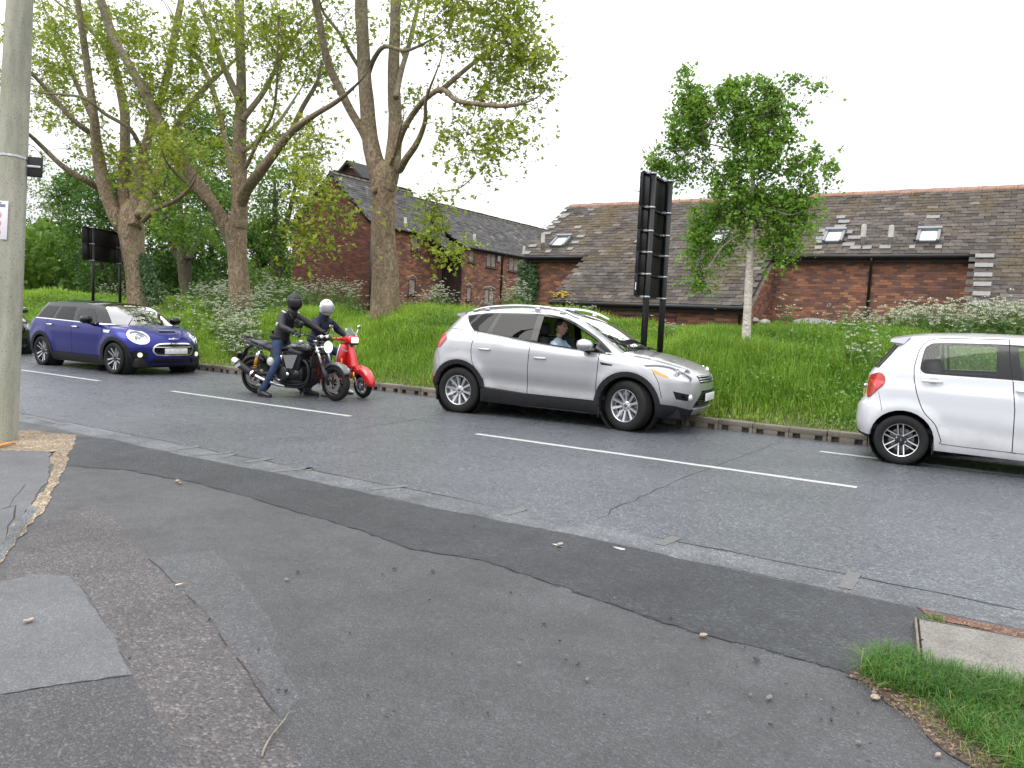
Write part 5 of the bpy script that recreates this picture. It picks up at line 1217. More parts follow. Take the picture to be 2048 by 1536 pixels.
M_screen = thin_glass('windscreen_glass', (.45, .5, .49), 5.)
M_lampglass = thin_glass('lamp_cover', (.92, .93, .93), 1.2)
def lit(name, col, st):
    t = NT(name); e = t.n('Emission'); e.inputs['Color'].default_value = (*col, 1); e.inputs['Strength'].default_value = st; return t.surf(e.outputs[0])
M_lit = lit('lit_bulb', (1, .90, .72), .9)
# ------------------------------------------------------------------ wheels
def make_wheel(parent, pos, Rt, W, Rr, n, style='blade', steer=0., side=-1, alloy=None, spin=.0, pol=None, cap=None):
    """axis along y; the dressed face looks towards side*y"""
    alloy = alloy or M_alloy; sd = side
    m = MB(); h = W/2
    m.lathe([(Rr*.30, -h*.2), (Rr*.55, -h*.15), (Rr*.90, -h*.05), (Rr*.94, h*.55), (Rr*.965, h*.80), (Rr, h*.86), (Rr*1.012, h*.93), (Rr*.985, h*.95), (Rr*.95, h*.80), (Rr*.92, h*.2), (Rr*.90, -h*.9), (Rr, -h*.95)], (0, 0, 0), (0, sd, 0), 40)
    wh = m.build('wheel', alloy if style != 'twin' else M_alloy_dk, parent, pos, (0, 0, steer))
    t = MB()
    prof = [(Rr*.97, h*.86), (Rr*1.03, h*.99), (Rr+(Rt-Rr)*.45, h*1.06), (Rr+(Rt-Rr)*.72, h*1.03), (Rt*.975, h*.90), (Rt*.995, h*.74)]
    for a in (.52, .14, -.24): prof += [(Rt, h*(a+.16)), (Rt, h*(a+.05)), (Rt-.009, h*(a+.04)), (Rt-.009, h*(a-.04)), (Rt, h*(a-.05))]
    prof += [(Rt*.995, -h*.74), (Rt*.975, -h*.9), (Rr+(Rt-Rr)*.6, -h*1.05), (Rr*1.02, -h*.95), (Rr*.95, -h*.9)]
    t.lathe(prof, (0, 0, 0), (0, sd, 0), 48); ty = t.build('tyre', M_tyre, wh); auto_smooth(ty, 40)
    b = MB(); b.lathe([(.06, h*.02), (Rr*.68, h*.02), (Rr*.68, -h*.05), (.06, -h*.05)], (0, 0, 0), (0, sd, 0), 28, False); b.build('brake_disc', M_disc, wh)
    b = MB(); b.lathe([(.001, -h*.22), (Rr*.93, -h*.22), (Rr*.93, -h*.3), (.001, -h*.3)], (0, 0, 0), (0, sd, 0), 24, False); b.build('backing', M_under, wh)
    def spoke_mesh(x0, w0, w1, y0, y1, th, skew=0.):
        s_ = MB(); K = 6; V = []
        for i in range(K+1):
            t_ = i/K; r_ = .045+(Rr*.955-.045)*t_; ww = w0+(w1-w0)*t_; yy = y0+(y1-y0)*(t_**1.4); cx = x0+skew*t_
            V += [(cx-ww/2, sd*(yy-th), r_), (cx-ww/2*.72, sd*yy, r_), (cx+ww/2*.72, sd*yy, r_), (cx+ww/2, sd*(yy-th), r_)]
        F = [(4*i+k, 4*i+k+1, 4*i+k+5, 4*i+k+4) for i in range(K) for k in range(3)]+[(4*i+3, 4*i, 4*i+4, 4*i+7) for i in range(K)]+[(0, 1, 2, 3), (4*K+3, 4*K+2, 4*K+1, 4*K)]
        s_.add(V, F); return s_
    meshes = []
    if style == 'blade':      # pairs of broad, slightly spread blades
        for sk in (-.055, .055): meshes.append((spoke_mesh(sk*.35, .040, .052, h*.52, h*.80, .05, sk).mesh('spoke', alloy), 'spoke', alloy))
    elif style == 'turbine':
        meshes.append((spoke_mesh(-.02, .028, .030, h*.55, h*.86, .045, -.035).mesh('spoke', pol or M_polish), 'spoke', None)); meshes.append((spoke_mesh(.022, .030, .046, h*.5, h*.80, .045, .02).mesh('spoke', M_alloy), 'spoke', None))
    elif style == 'twin':     # parallel black spokes with polished faces
        for sk in (-.026, .026):
            meshes.append((spoke_mesh(sk, .034, .028, h*.50, h*.78, .05, sk*.12).mesh('spoke', M_alloy_dk), 'spoke', None)); meshes.append((spoke_mesh(sk, .019, .016, h*.53, h*.805, .012, sk*.12).mesh('spoke_face', M_polish), 'spoke_face', None))
    elif style == 'cast3':
        meshes.append((spoke_mesh(0, .06, .04, h*.35, h*.55, .04, .0).mesh('spoke', alloy), 'spoke', None))
    for k in range(n):
        for me, nm, _ in meshes:
            o = link(nm, me, wh); o.rotation_euler = (0, spin+2*math.pi*k/n, 0)
    if style == 'twin':
        q = MB(); q.lathe([(Rr*.93, h*.80), (Rr*.965, h*.86), (Rr*.99, h*.875), (Rr*1.005, h*.90)], (0, 0, 0), (0, sd, 0), 44); q.build('rim_lip', M_polish, wh)
    c = MB(); c.lathe([(.07, h*.2), (.068, h*.52), (.05, h*.58), (.034, h*.60), (.001, h*.605)], (0, 0, 0), (0, sd, 0), 20); c.build('hub_cap', alloy if style != 'twin' else M_alloy_dk, wh)
    for k in range(5 if style != 'twin' else 4):
        a = spin+.5+2*math.pi*k/(5 if style != 'twin' else 4); nb_ = MB(); nb_.lathe([(.011, h*.5), (.010, h*.60), (.001, h*.61)], (math.sin(a)*.052, 0, math.cos(a)*.052), (0, sd, 0), 6, False); nb_.build('wheel_nut', M_chrome if style == 'twin' else M_lampdk, wh)
    if cap: 
        b_ = MB(); b_.lathe([(.027, h*.60), (.026, h*.625), (.001, h*.63)], (0, 0, 0), (0, sd, 0), 16); b_.build('badge', cap, wh)
    return wh
def circle_pts(cx, cz, r, a0, a1, n=20, zmin=None):
    return [('x', cx+r*math.cos(a0+(a1-a0)*i/n), max(zmin if zmin is not None else -9, cz+r*math.sin(a0+(a1-a0)*i/n))) for i in range(n+1)]
def strip_poly(skin, pts, wd):
    """narrow closed polygon around a side-view polyline (panel gap)"""
    P = [np.array([p[1], p[2]]) for p in pts]; k = pts[0][0]; Lf, Rt = [], []
    for i in range(len(P)):
        d = P[min(i+1, len(P)-1)]-P[max(i-1, 0)]; d = d/(np.linalg.norm(d)+1e-9); n = np.array([-d[1], d[0]])*wd/2; Lf.append((k, *(P[i]+n))); Rt.append((k, *(P[i]-n)))
    return skin.poly(Lf+Rt[::-1])
def sx(pts): return [('x', x, z) for x, z in pts]
def smooth_pts(pts, n=5, closed=False):
    P = [np.array(p[1:], float) for p in pts]; k = pts[0][0]
    if closed: P = P[-1:]+P+P[:2]
    c = catmull(P, n); 
    if closed: c = c[n:-n-1]
    return [(k, float(p[0]), float(p[1])) for p in c]
def font_obj(name, text, size, mat, parent, loc, rot, extrude=.002, align='CENTER', shear=0.):
    cu = bpy.data.curves.new(name, 'FONT'); cu.body = text; cu.size = size; cu.extrude = extrude; cu.align_x = align; cu.align_y = 'CENTER'; cu.shear = shear; cu.resolution_u = 2
    o = bpy.data.objects.new(name, cu); COL.objects.link(o); dg = bpy.context.evaluated_depsgraph_get(); dg.update(); me = bpy.data.meshes.new_from_object(o.evaluated_get(dg)); bpy.data.objects.remove(o)
    me.name = name; me.materials.clear(); me.materials.append(mat); return link(name, me, parent, loc, rot)
def car_build(sp):
    """assembles one car from its outlines"""
    root = thing(sp['name'], sp['label'], 'car', sp['loc'], sp['yaw'], sp.get('group'))
    body, gh = sp['body'], sp['gh']; parts = {}
    for skin, outer, regs, base_name, base_mat in ((body, sp['body_outer'], sp['body_regions'], 'body', sp['paint']), (gh, sp['gh_outer'], sp['gh_regions'], 'cabin_frame', sp.get('gh_paint', sp['paint']))):
        S2, T, lab = cut_skin(skin, outer, regs, .055)
        m = lab == -1
        if m.any(): parts[base_name] = link(base_name, region_mesh(base_name, skin, S2, T[m], base_mat, 0., .02, True), root)
        for i, r_ in enumerate(regs):
            m = lab == i
            if r_.get('mat') is None or not m.any(): continue
            par = parts.get(r_['parent'], root) if r_.get('parent') else root
            if r_.get('sided', True):
                for sd in (-1, 1):
                    pr = parts.get((r_['parent'], sd), par) if r_.get('parent') else root
                    o = link(r_['name'], region_mesh(r_['name'], skin, S2, T[m], r_['mat'], r_.get('off', 0.), r_.get('depth', .02), False, sd), pr); parts[(r_.get('key', r_['name']), sd)] = o
                    if r_.get('glass'): link(r_.get('glass_name', 'lens'), region_mesh('lens', skin, S2, T[m], r_['glass'], r_.get('glass_off', .002), 0., False, sd), o)
            else:
                o = link(r_['name'], region_mesh(r_['name'], skin, S2, T[m], r_['mat'], r_.get('off', 0.), r_.get('depth', .02), True), par); parts[r_.get('key', r_['name'])] = o
    # roof and bonnet: cambered sheets hung between the two flanks
    zc, k = sp['roof_z'], sp['roof_k']; us = np.linspace(-2, 2, 61); ed = []
    for u in us:
        z = 1.4
        for _ in range(12): p = gh(u, z); z = float(zc(p[0])-k*p[1]**2)
        ed.append(gh(u, z))
    ed = np.array(ed); order = np.argsort(ed[:, 0]); t = np.linspace(-1, 1, 25)
    P = np.zeros((len(us), len(t), 3))
    for i, p in enumerate(ed): y = -p[1]*t; P[i] = np.stack([np.full_like(t, p[0]), y, zc(np.full_like(t, p[0]))-k*y**2+.002], -1)
    link('roof', grid_patch('roof', P, sp.get('roof_mat', sp['paint'])), root)
    sp['roof_edge'] = ed
    zb, kb, x0 = sp['bonnet_z'], sp['bonnet_k'], sp['bonnet_x0']; us = np.concatenate([np.linspace(float(body.from_side(x0, zb(x0)-.05)), 1., 14), np.linspace(1.03, 2, 26)]); ed = []
    for u in us:
        z = .8
        for _ in range(30): p = body(u, z); z = .5*z+.5*float(zb(p[0])-kb*abs(p[1])**2.4)
        ed.append(body(u, z))
    ed = np.array(ed); P = np.zeros((len(us), len(t), 3))
    for i, p in enumerate(ed): y = -p[1]*t; P[i] = np.stack([np.full_like(t, p[0]), y, zb(np.full_like(t, p[0]))-kb*np.abs(y)**2.4], -1)
    c0, c1 = 3, len(t)-4
    link('bonnet', grid_patch('bonnet', P[:, c0:c1+1]+np.array([0, 0, .003]), sp['paint'], True, .012), root)
    for a, b in ((0, c0+1), (c1, len(t))): link('wing_top', grid_patch('wing_top', P[:, a:b], sp['paint'], True, .012), root)
    # underside, inner arches, cabin floor
    L0, L1 = sp['under']; m = MB(); m.box(((L0+L1)/2, 0, sp['sill']+.10), (L1-L0, sp['width']*.80, .20), None, .04); 
    m.build('underbody', M_under, root)
    for wx in sp['wheels_x']:
        for sd in (-1, 1):
            q = MB(); q.lathe([(sp['arch_r']+.005, 0.), (sp['arch_r']+.01, .30)], (wx, sd*(sp['width']/2-.045), sp['Rt']), (0, -sd, 0), 22, True); q.lathe([(.001, .3), (sp['arch_r']+.01, .3)], (wx, sd*(sp['width']/2-.045), sp['Rt']), (0, -sd, 0), 22, False); q.build('arch_liner', M_under, root)
    return root, parts
def cabin(root, x_seats, w_, zf, dash_x, dash_z, rhd=True, wheel=True):
    m = MB(); m.box(((x_seats[0]+dash_x)/2-.2, 0, zf), (dash_x-x_seats[0]+1.2, w_*1.9, .06)); m.box((dash_x, 0, dash_z-.12), (.42, w_*1.86, .26), None, .08); m.build('dashboard', M_fabric, root)
    for x in x_seats:
        for y in (-.36, .36):
            s = MB(); Mx = Matrix.Rotation(R(-14), 3, 'Y')
            s.box((x+.12, y, zf+.22), (.5, .5, .16), None, .06); s.box((x-.16, y, zf+.50), (.15, .48, .62), Mx, .06); s.box((x-.26, y, zf+.92), (.10, .27, .19), Mx, .045)
            s.tube([(x-.24, y-.06, zf+.75), (x-.26, y-.06, zf+.9)], .01, 6); s.tube([(x-.24, y+.06, zf+.75), (x-.26, y+.06, zf+.9)], .01, 6); s.build('seat', M_fabric, root)
    if wheel:
        q = MB(); c = np.array([dash_x-.32, -.36, dash_z-.02]); a, b, d = frame_from((-.85, 0, .5)); pts = [c+(a*math.cos(t)+b*math.sin(t))*.185 for t in np.linspace(0, 2*math.pi, 25)]; q.tube(pts, .016, 8, False); q.tube([c, c-d*.2], .03, 8); q.tube([c-a*.18, c+a*.18], .02, 6); q.build('steering_wheel', M_blackgloss, root)
def handle(root, x, z, yw, mat, parent=None):
    for sd in (-1, 1):
        m = MB(); m.tube([(x-.10, sd*(yw+.004), z+.004), (x-.085, sd*(yw+.030), z), (x, sd*(yw+.036), z), (x+.085, sd*(yw+.030), z), (x+.10, sd*(yw+.004), z)], [.012, .016, .017, .016, .012], 8, True, True, 0, 1.)
        pr = (parent or {}).get(sd, root); m.build('handle', mat, pr)
def mirror(root, x, z, yw, mat, base, sx_=1.):
    for sd in (-1, 1):
        m = MB(); m.box((x, sd*(yw+.16), z+.055), (.17*sx_, .25, .165), Matrix.Rotation(R(-8)*sd, 3, 'Z'), .075); m.ell((x+.03*sx_, sd*(yw+.155), z+.055), (.085*sx_, .118, .076), Matrix.Rotation(R(-8)*sd, 3, 'Z'), 18, 10); o = m.build('door_mirror', mat, root)
        q = MB(); q.tube([(x+.03, sd*(yw-.02), z-.06), (x+.02, sd*(yw+.05), z-.03), (x+.01, sd*(yw+.13), z+.0)], [.035, .03, .04], 8); q.box((x-.062*sx_, sd*(yw+.16), z+.052), (.02, .19, .12), None, .01); q.build('mirror_foot', base, o)
# ---------- silver crossover
def ring(cx, cz, r0, r1, a0, a1, n=24): return circle_pts(cx, cz, r1, a0, a1, n)+circle_pts(cx, cz, r0, a1, a0, n)
def kuga():
    wz = [.15, .22, .36, .50, .68, .80, .95, 1.05, 1.14, 1.22, 1.32, 1.42, 1.52, 1.62]
    w = hermite(wz, [.80, .86, .893, .905, .914, .918, .912, .902, .886, .855, .808, .755, .70, .64])
    xr = hermite([.15, .30, .50, .70, .85, 1.0, 1.12, 1.25, 1.40, 1.52, 1.62], [-1.90, -2.0, -2.08, -2.08, -2.06, -2.0, -1.96, -1.86, -1.74, -1.63, -1.56])
    xfb = hermite([.15, .24, .35, .50, .70, .80, .88, .95, 1.02, 1.10], [2.02, 2.10, 2.20, 2.245, 2.23, 2.19, 2.11, 1.99, 1.80, 1.55])
    xfg = hermite([.95, 1.05, 1.12, 1.20, 1.30, 1.40, 1.50, 1.57, 1.64], [1.46, 1.27, 1.15, 1.02, .86, .69, .48, .25, -.1])
    WX0, WX1, Rt = -1.375, 1.315, .35
    def flare(x, z):
        o = 0
        for cx in (WX0, WX1):
            r = np.hypot(x-cx, z-Rt); o = o+.020*np.exp(-((r-.47)/.10)**2)
        return o
    cr = lambda x, z: .012*np.tanh((z-np.interp(x, [-1.9, -1.12, -.2, .87, 1.4], [1.20, 1.15, 1.09, 1.00, .95]))/-.03)*np.clip((z-.8)/.2, 0, 1)
    low = lambda x, z: -.02*np.exp(-((z-np.interp(x, [-.9, .85], [.56, .50]))/.11)**2)*((x > -.95) & (x < .9))
    body = Skin(w, xfb, xr, .62, .52, 2.35, 2.9, .02, (flare, cr, low)); gh = Skin(w, xfg, xr, .42, .52, 3., 2.9, .02, ())
    zb = hermite([.6, 1.0, 1.2, 1.5, 1.75, 1.95, 2.1, 2.2, 2.3], [1.13, 1.115, 1.092, 1.048, .99, .925, .86, .79, .68]); kb = .075
    belt = hermite([-2.1, -1.5, -1.17, -.19, .86, 1.1, 1.3], [1.30, 1.285, 1.255, 1.14, 1.045, 1.03, 1.02])
    xs = np.linspace(-1.9, 1.08, 40)
    top = [('r', 0., 1.30), ('r', .5, 1.30)]+[('x', float(x), float(belt(x))) for x in xs]
    front_top = []
    for u in np.linspace(float(body.from_side(1.12, 1.02)), 2, 22):
        z = .8
        for _ in range(30): p = body(u, z); z = .5*z+.5*float(zb(p[0])-kb*abs(p[1])**2.4)
        front_top.append((u, z))
    outer = body.poly(top, closed=False)+front_top+[(2., .26), (1.6, .24), (1.2, .23)]+[(float(body.from_side(x, z)), z) for x, z in ((1.6, .22), (.9, .20), (-.97, .22), (-1.6, .30), (-1.9, .34))]+[(-2., .36)]
    A = math.pi; rg = []
    def reg(name, poly, mat, **k): rg.append(dict(name=name, poly=poly, mat=mat, **k))
    # lower black cladding
    reg('sill_cladding', body.poly(sx([(-1.0, .15), (-.95, .43), (-.23, .385), (.87, .375), (.92, .15)])), M_clad, off=.010)
    reg('bumper_cladding', body.poly(sx([(1.74, .1), (1.76, .42), (1.95, .40)])+[('f', .55, .34), ('f', 0., .33), ('f', 0., .1)]), M_clad, off=.006)
    reg('bumper_cladding', body.poly(sx([(-1.76, .1), (-1.77, .50), (-1.90, .53)])+[('r', .5, .55), ('r', 0., .55), ('r', 0., .1)]), M_clad, off=.006)
    # doors
    dmid = [(-.205, .388), (-.20, .8), (-.18, 1.139)]
    fd = [(-.195, .39), (.85, .38), (.865, .7), (.885, 1.042)]+[(x, float(belt(x))-.004) for x in np.linspace(.86, -.17, 14)]
    rd = [(-.215, .392), (-.93, .435), (-1.04, .66), (-1.13, .80), (-1.165, .95), (-1.15, 1.08), (-1.10, 1.243)]+[(x, float(belt(x))-.004) for x in np.linspace(-1.08, -.19, 12)]
    reg('front_door', body.poly(sx(fd)), M_silver, key='fdoor'); reg('rear_door', body.poly(sx(rd)), M_silver, key='rdoor')
    for pts in ([(-.205, .38), (-.20, .8), (-.18, 1.14)], [(.86, .375), (.868, .7), (.885, 1.045)], [(-.92, .43), (-1.03, .64), (-1.12, .78), (-1.16, .93), (-1.155, 1.08), (-1.10, 1.25)], [(-.94, .437), (-.21, .39), (.86, .380)]):
        reg('panel_gap', strip_poly(body, smooth_pts(sx(pts), 6) if len(pts) > 3 else sx(pts), .011), M_seam, off=-.012, depth=0.)
    reg('panel_gap', strip_poly(body, smooth_pts(sx([(1.80, .50), (1.77, .62), (1.74, .72), (1.66, .85)]), 4), .008), M_seam, off=-.01, depth=0.)
    reg('panel_gap', strip_poly(body, smooth_pts(sx([(-1.72, .62), (-1.74, .80), (-1.80, .93), (-1.90, .98)]), 4), .008), M_seam, off=-.01, depth=0.)
    reg('fuel_flap', body.poly([('x', -1.46+.068*math.cos(t), 1.01+.068*math.sin(t)) for t in np.linspace(0, 2*A, 20)[:-1]]), M_silver, off=.003)
    reg('wing_vent', body.poly(sx([(.90, .93), (1.10, .905), (1.08, .885), (.93, .89)])), M_blackgloss, off=-.01)
    # lamps
    reg('tail_lamp', body.poly(smooth_pts(sx([(-1.955, 1.12), (-1.84, 1.205), (-1.74, 1.225), (-1.63, 1.14), (-1.69, 1.05), (-1.77, .985), (-1.94, .975)]), 4, True)), M_red_lamp, off=.008)
    reg('reflector', body.poly(sx([(-1.93, .52), (-1.85, .53), (-1.86, .46), (-1.93, .45)])), M_red_lamp, off=.010)
    hl = smooth_pts(sx([(1.52, .925), (1.70, .945), (1.86, .925)]), 4)+[('f', .66, .865), ('f', .56, .775), ('f', .60, .715)]+smooth_pts(sx([(2.03, .735), (1.80, .795), (1.66, .86)]), 3)
    reg('headlamp', body.poly(hl), M_lampin, off=-.035, depth=-.0, glass=M_lampglass, glass_off=.004, key='hl')
    reg('indicator', body.poly(sx([(1.60, .895), (1.72, .865), (1.88, .785), (1.83, .77), (1.70, .815)])), M_amber, off=-.010, parent='hl')
    reg('fog_recess', body.poly([('x', 1.93, .60), ('f', .60, .545), ('f', .64, .46), ('x', 1.97, .49)]), M_blackgloss, off=-.02, key='fog')
    reg('upper_grille', body.poly([('f', .44, .80), ('f', 0., .81), ('f', 0., .70), ('f', .40, .70)]), M_blackgloss, off=-.015, sided=False, key='grille')
    reg('lower_grille', body.poly([('f', .36, .60), ('f', 0., .60), ('f', 0., .36), ('f', .52, .36), ('f', .50, .44)]), M_blackgloss, off=-.02, sided=False)
    reg('skid_plate', body.poly([('f', .50, .35), ('f', 0., .35), ('f', 0., .26), ('f', .40, .26)]), M_satin, off=.012, sided=False)
    for cx in (WX0, WX1):
        reg('arch_cladding', body.poly(ring(cx, Rt, .405, .475, -.35, A+.35)), M_clad, off=.012)
        reg('arch_hole', body.poly(circle_pts(cx, Rt, .405, -.75, A+.75)), None)
    # cabin
    gxs = np.linspace(-1.9, .9, 36); g_out = gh.poly([('r', 0., 1.28), ('r', .6, 1.28)]+[('x', float(x), float(belt(x))) for x in gxs], closed=False)+[(1.35, 1.02), (2., 1.05)]
    zc = hermite([-1.9, -1.7, -1.5, -1.2, -.6, -.1, .25, .5, .7], [1.50, 1.535, 1.575, 1.62, 1.652, 1.645, 1.60, 1.535, 1.46]); rk = .12
    et = []
    for u in np.linspace(2, -2, 60):
        z = 1.4
        for _ in range(12): p = gh(u, z); z = float(zc(p[0])-rk*p[1]**2)
        et.append((u, z))
    g_out = g_out+et; gr = []
    def greg(name, poly, mat, **k): gr.append(dict(name=name, poly=poly, mat=mat, **k))
    dlo = smooth_pts(sx([(-1.37, 1.49), (-1.10, 1.535), (-.80, 1.553), (-.17, 1.562), (.19, 1.53), (.42, 1.455), (.73, 1.295), (.92, 1.17), (1.08, 1.045)]), 4)+[('x', float(x), float(belt(x))+.005) for x in np.linspace(1.05, -1.17, 30)]+smooth_pts(sx([(-1.20, 1.285), (-1.29, 1.37), (-1.36, 1.47)]), 3)
    greg('window_trim', gh.poly(dlo), M_blackgloss, off=-.002)
    greg('side_window', gh.poly(sx([(-.08, 1.53), (.19, 1.51), (.42, 1.43), (.70, 1.285), (.82, 1.215), (.82, 1.07), (-.09, 1.155)])), M_cglass, off=.001, depth=0)
    greg('side_window', gh.poly(sx([(.86, 1.195), (1.04, 1.06), (.86, 1.07)])), M_cglass_tint, off=.001, depth=0)
    greg('side_window', gh.poly(sx([(-.78, 1.535), (-.19, 1.545), (-.205, 1.175), (-.87, 1.245)])), M_cglass_tint, off=.001, depth=0)
    greg('side_window', gh.poly(sx([(-1.34, 1.475), (-1.1, 1.515), (-.85, 1.532), (-.96, 1.262), (-1.02, 1.258), (-1.17, 1.285), (-1.28, 1.37)])), M_cglass_tint, off=.001, depth=0)
    greg('windscreen', gh.poly([('f', 0., 1.06), ('f', .66, 1.05), ('f', .645, 1.10), ('f', .58, 1.30), ('f', .50, 1.50), ('f', .40, 1.545), ('f', 0., 1.565)]), M_screen, off=.001, depth=0, sided=False)
    greg('rear_window', gh.poly([('r', 0., 1.30), ('r', .62, 1.29), ('r', .55, 1.47), ('r', 0., 1.50)]), M_cglass_tint, off=.001, depth=0, sided=False)
    cr_ = gnd_pose((918, 826), (1252, 863)); loc, yaw = cr_
    # centre line lies half a width to the left of the near wheels
    c = (loc[0]-math.sin(yaw)*.90, loc[1]+math.cos(yaw)*.90, 0)
    root, parts = car_build(dict(name='silver_crossover', label='silver five-door crossover with roof rails, driver window open, turning its front wheels', loc=c, yaw=yaw, body=body, gh=gh, body_outer=outer, body_regions=rg, gh_outer=g_out, gh_regions=gr, paint=M_silver,
        roof_z=zc, roof_k=rk, bonnet_z=zb, bonnet_k=kb, bonnet_x0=.95, under=(-1.9, 2.0), sill=.20, width=1.84, wheels_x=(WX0, WX1), arch_r=.405, Rt=Rt))
    for cx, st in ((WX0, 0.), (WX1, R(-17))):
        for sd in (-1, 1): make_wheel(root, (cx, sd*.79, Rt), Rt, .225, .225, 5, 'blade', st, sd, spin=.3+cx, cap=M_lampdk)
    cabin(root, (-.95, .05), .80, .42, .98, 1.06)
    d1 = {sd: parts[('fdoor', sd)] for sd in (-1, 1)}; d2 = {sd: parts[('rdoor', sd)] for sd in (-1, 1)}
    handle(root, -.01, .925, .905, M_silver, d1); handle(root, -.93, 1.0, .907, M_silver, d2)
    mirror(root, .70, 1.10, .865, M_silver, M_clad, 1.15)
    ed = sp_edge = None
    for sd in (-1, 1):
        m = MB(); P = catmull([(-1.30, sd*.655, 1.565), (-1.05, sd*.655, 1.625), (-.6, sd*.655, 1.665), (-.1, sd*.655, 1.66), (.2, sd*.655, 1.615), (.45, sd*.65, 1.52)], 5); m.tube(P, [.012]+[.019]*(len(P)-2)+[.012], 8)
        for x, z in ((-1.05, 1.60), (-.2, 1.63), (.2, 1.59)): m.box((x, sd*.655, z), (.09, .03, .05), None, .01)
        m.build('roof_rail', M_satin, root)
    m = MB(); P = np.array([[(-1.44, y, 1.588-.12*y*y), (-1.60, y, 1.558-.11*y*y), (-1.615, y, 1.535-.11*y*y), (-1.50, y, 1.50-.12*y*y)] for y in np.linspace(-.62, .62, 13)])
    for i in range(12):
        pass
    V = P.reshape(-1, 3); F = [(4*i+k, 4*i+(k+1) % 4, 4*(i+1)+(k+1) % 4, 4*(i+1)+k) for i in range(12) for k in range(4)]+[(0, 1, 2, 3), (51, 50, 49, 48)]
    m.add(V, F); m.build('roof_spoiler', M_silver, root)
    for y in (-1, 1):
        h_ = parts[('hl', y)]
        for f_, r_ in ((.60, .065), (.74, .05)):
            p = body(body.from_front(f_, .82), .82); p = np.array([p[0]-.015, y*abs(p[1]), .825 if f_ < .7 else .85]); q = MB(); q.lathe([(r_, 0), (r_*.9, -.02), (r_*.55, -.05), (.012, -.06)], p, (.85, y*.5, 0), 18); q.build('reflector_bowl', M_chrome, h_); q = MB(); q.ell(p+np.array([-.02, 0, 0]), (.018, .018, .018)); q.build('bulb', M_lampin, h_)
        p = body(body.from_front(.62, .51), .51); q = MB(); q.ell((p[0]+.0, y*abs(p[1]), .51), (.03, .045, .045), None, 14, 8); q.build('fog_lamp', M_lampin, parts[('fog', y)])
    for k in range(3):
        z = .725+.032*k; q = MB(); q.tube([body(body.from_front(y, z), z)*np.array([1, 1 if y > 0 else -1, 1])+np.array([.004, 0, 0]) for y in np.linspace(-.40, .40, 15)], .0085, 6); q.build('grille_bar', M_satin, parts['grille'])
    for k in range(6):
        z = .39+.036*k; q = MB(); q.tube([body(body.from_front(y, z), z)*np.array([1, 1 if y > 0 else -1, 1])+np.array([-.006, 0, 0]) for y in np.linspace(-.42, .42, 13)], .005, 5); q.build('grille_bar', M_clad, parts['grille'])
    q = MB(); q.ell((2.236, 0, .755), (.012, .075, .032), None, 18, 6); bd = q.build('badge', simple('blue_oval_badge', (.03, .06, .2), .2), root)
    q = MB(); q.box((2.245, 0, .50), (.012, .52, .112), None, .006); q.build('number_plate', M_plate, root)
    near = [o for o in root.children if o.name.startswith('side_window') and o.data.name.startswith('side_window')]
    near = [o for o in near if min(v.co.x for v in o.data.vertices) > -.2 and max(v.co.x for v in o.data.vertices) < .85 and o.data.vertices[0].co.y < 0]
    for o in near: bpy.data.objects.remove(o)          # the driver's window is wound down
    for sd in (-1, 1):   # mud flaps
        q = MB(); q.box((WX0-.385, sd*.79, .28), (.02, .20, .22), None, .008); q.build('mud_flap', M_clad, root); q = MB(); q.box((WX1-.40, sd*.80, .22), (.02, .20, .14), None, .008); q.build('mud_flap', M_clad, root)
        q = MB(); q.tube([(1.30, sd*.52, 1.10), (.9, sd*.05+.3, 1.12)], .012, 6); q.tube([(1.24, sd*.55, 1.105), (.98, sd*.2-.1*sd, 1.19)], .008, 6); q.build('wiper', M_blackgloss, root)
    q = MB(); q.tube([(-1.55, -.35, .24), (-1.98, -.35, .27)], .03, 10); q.build('exhaust_pipe', M_disc, root)
    return root
def gnd_pose(r, f):
    a, b = at_z(*r), at_z(*f); yaw = math.atan2(b[1]-a[1], b[0]-a[0]); return ((a[0]+b[0])/2, (a[1]+b[1])/2), yaw
kuga_o = kuga()
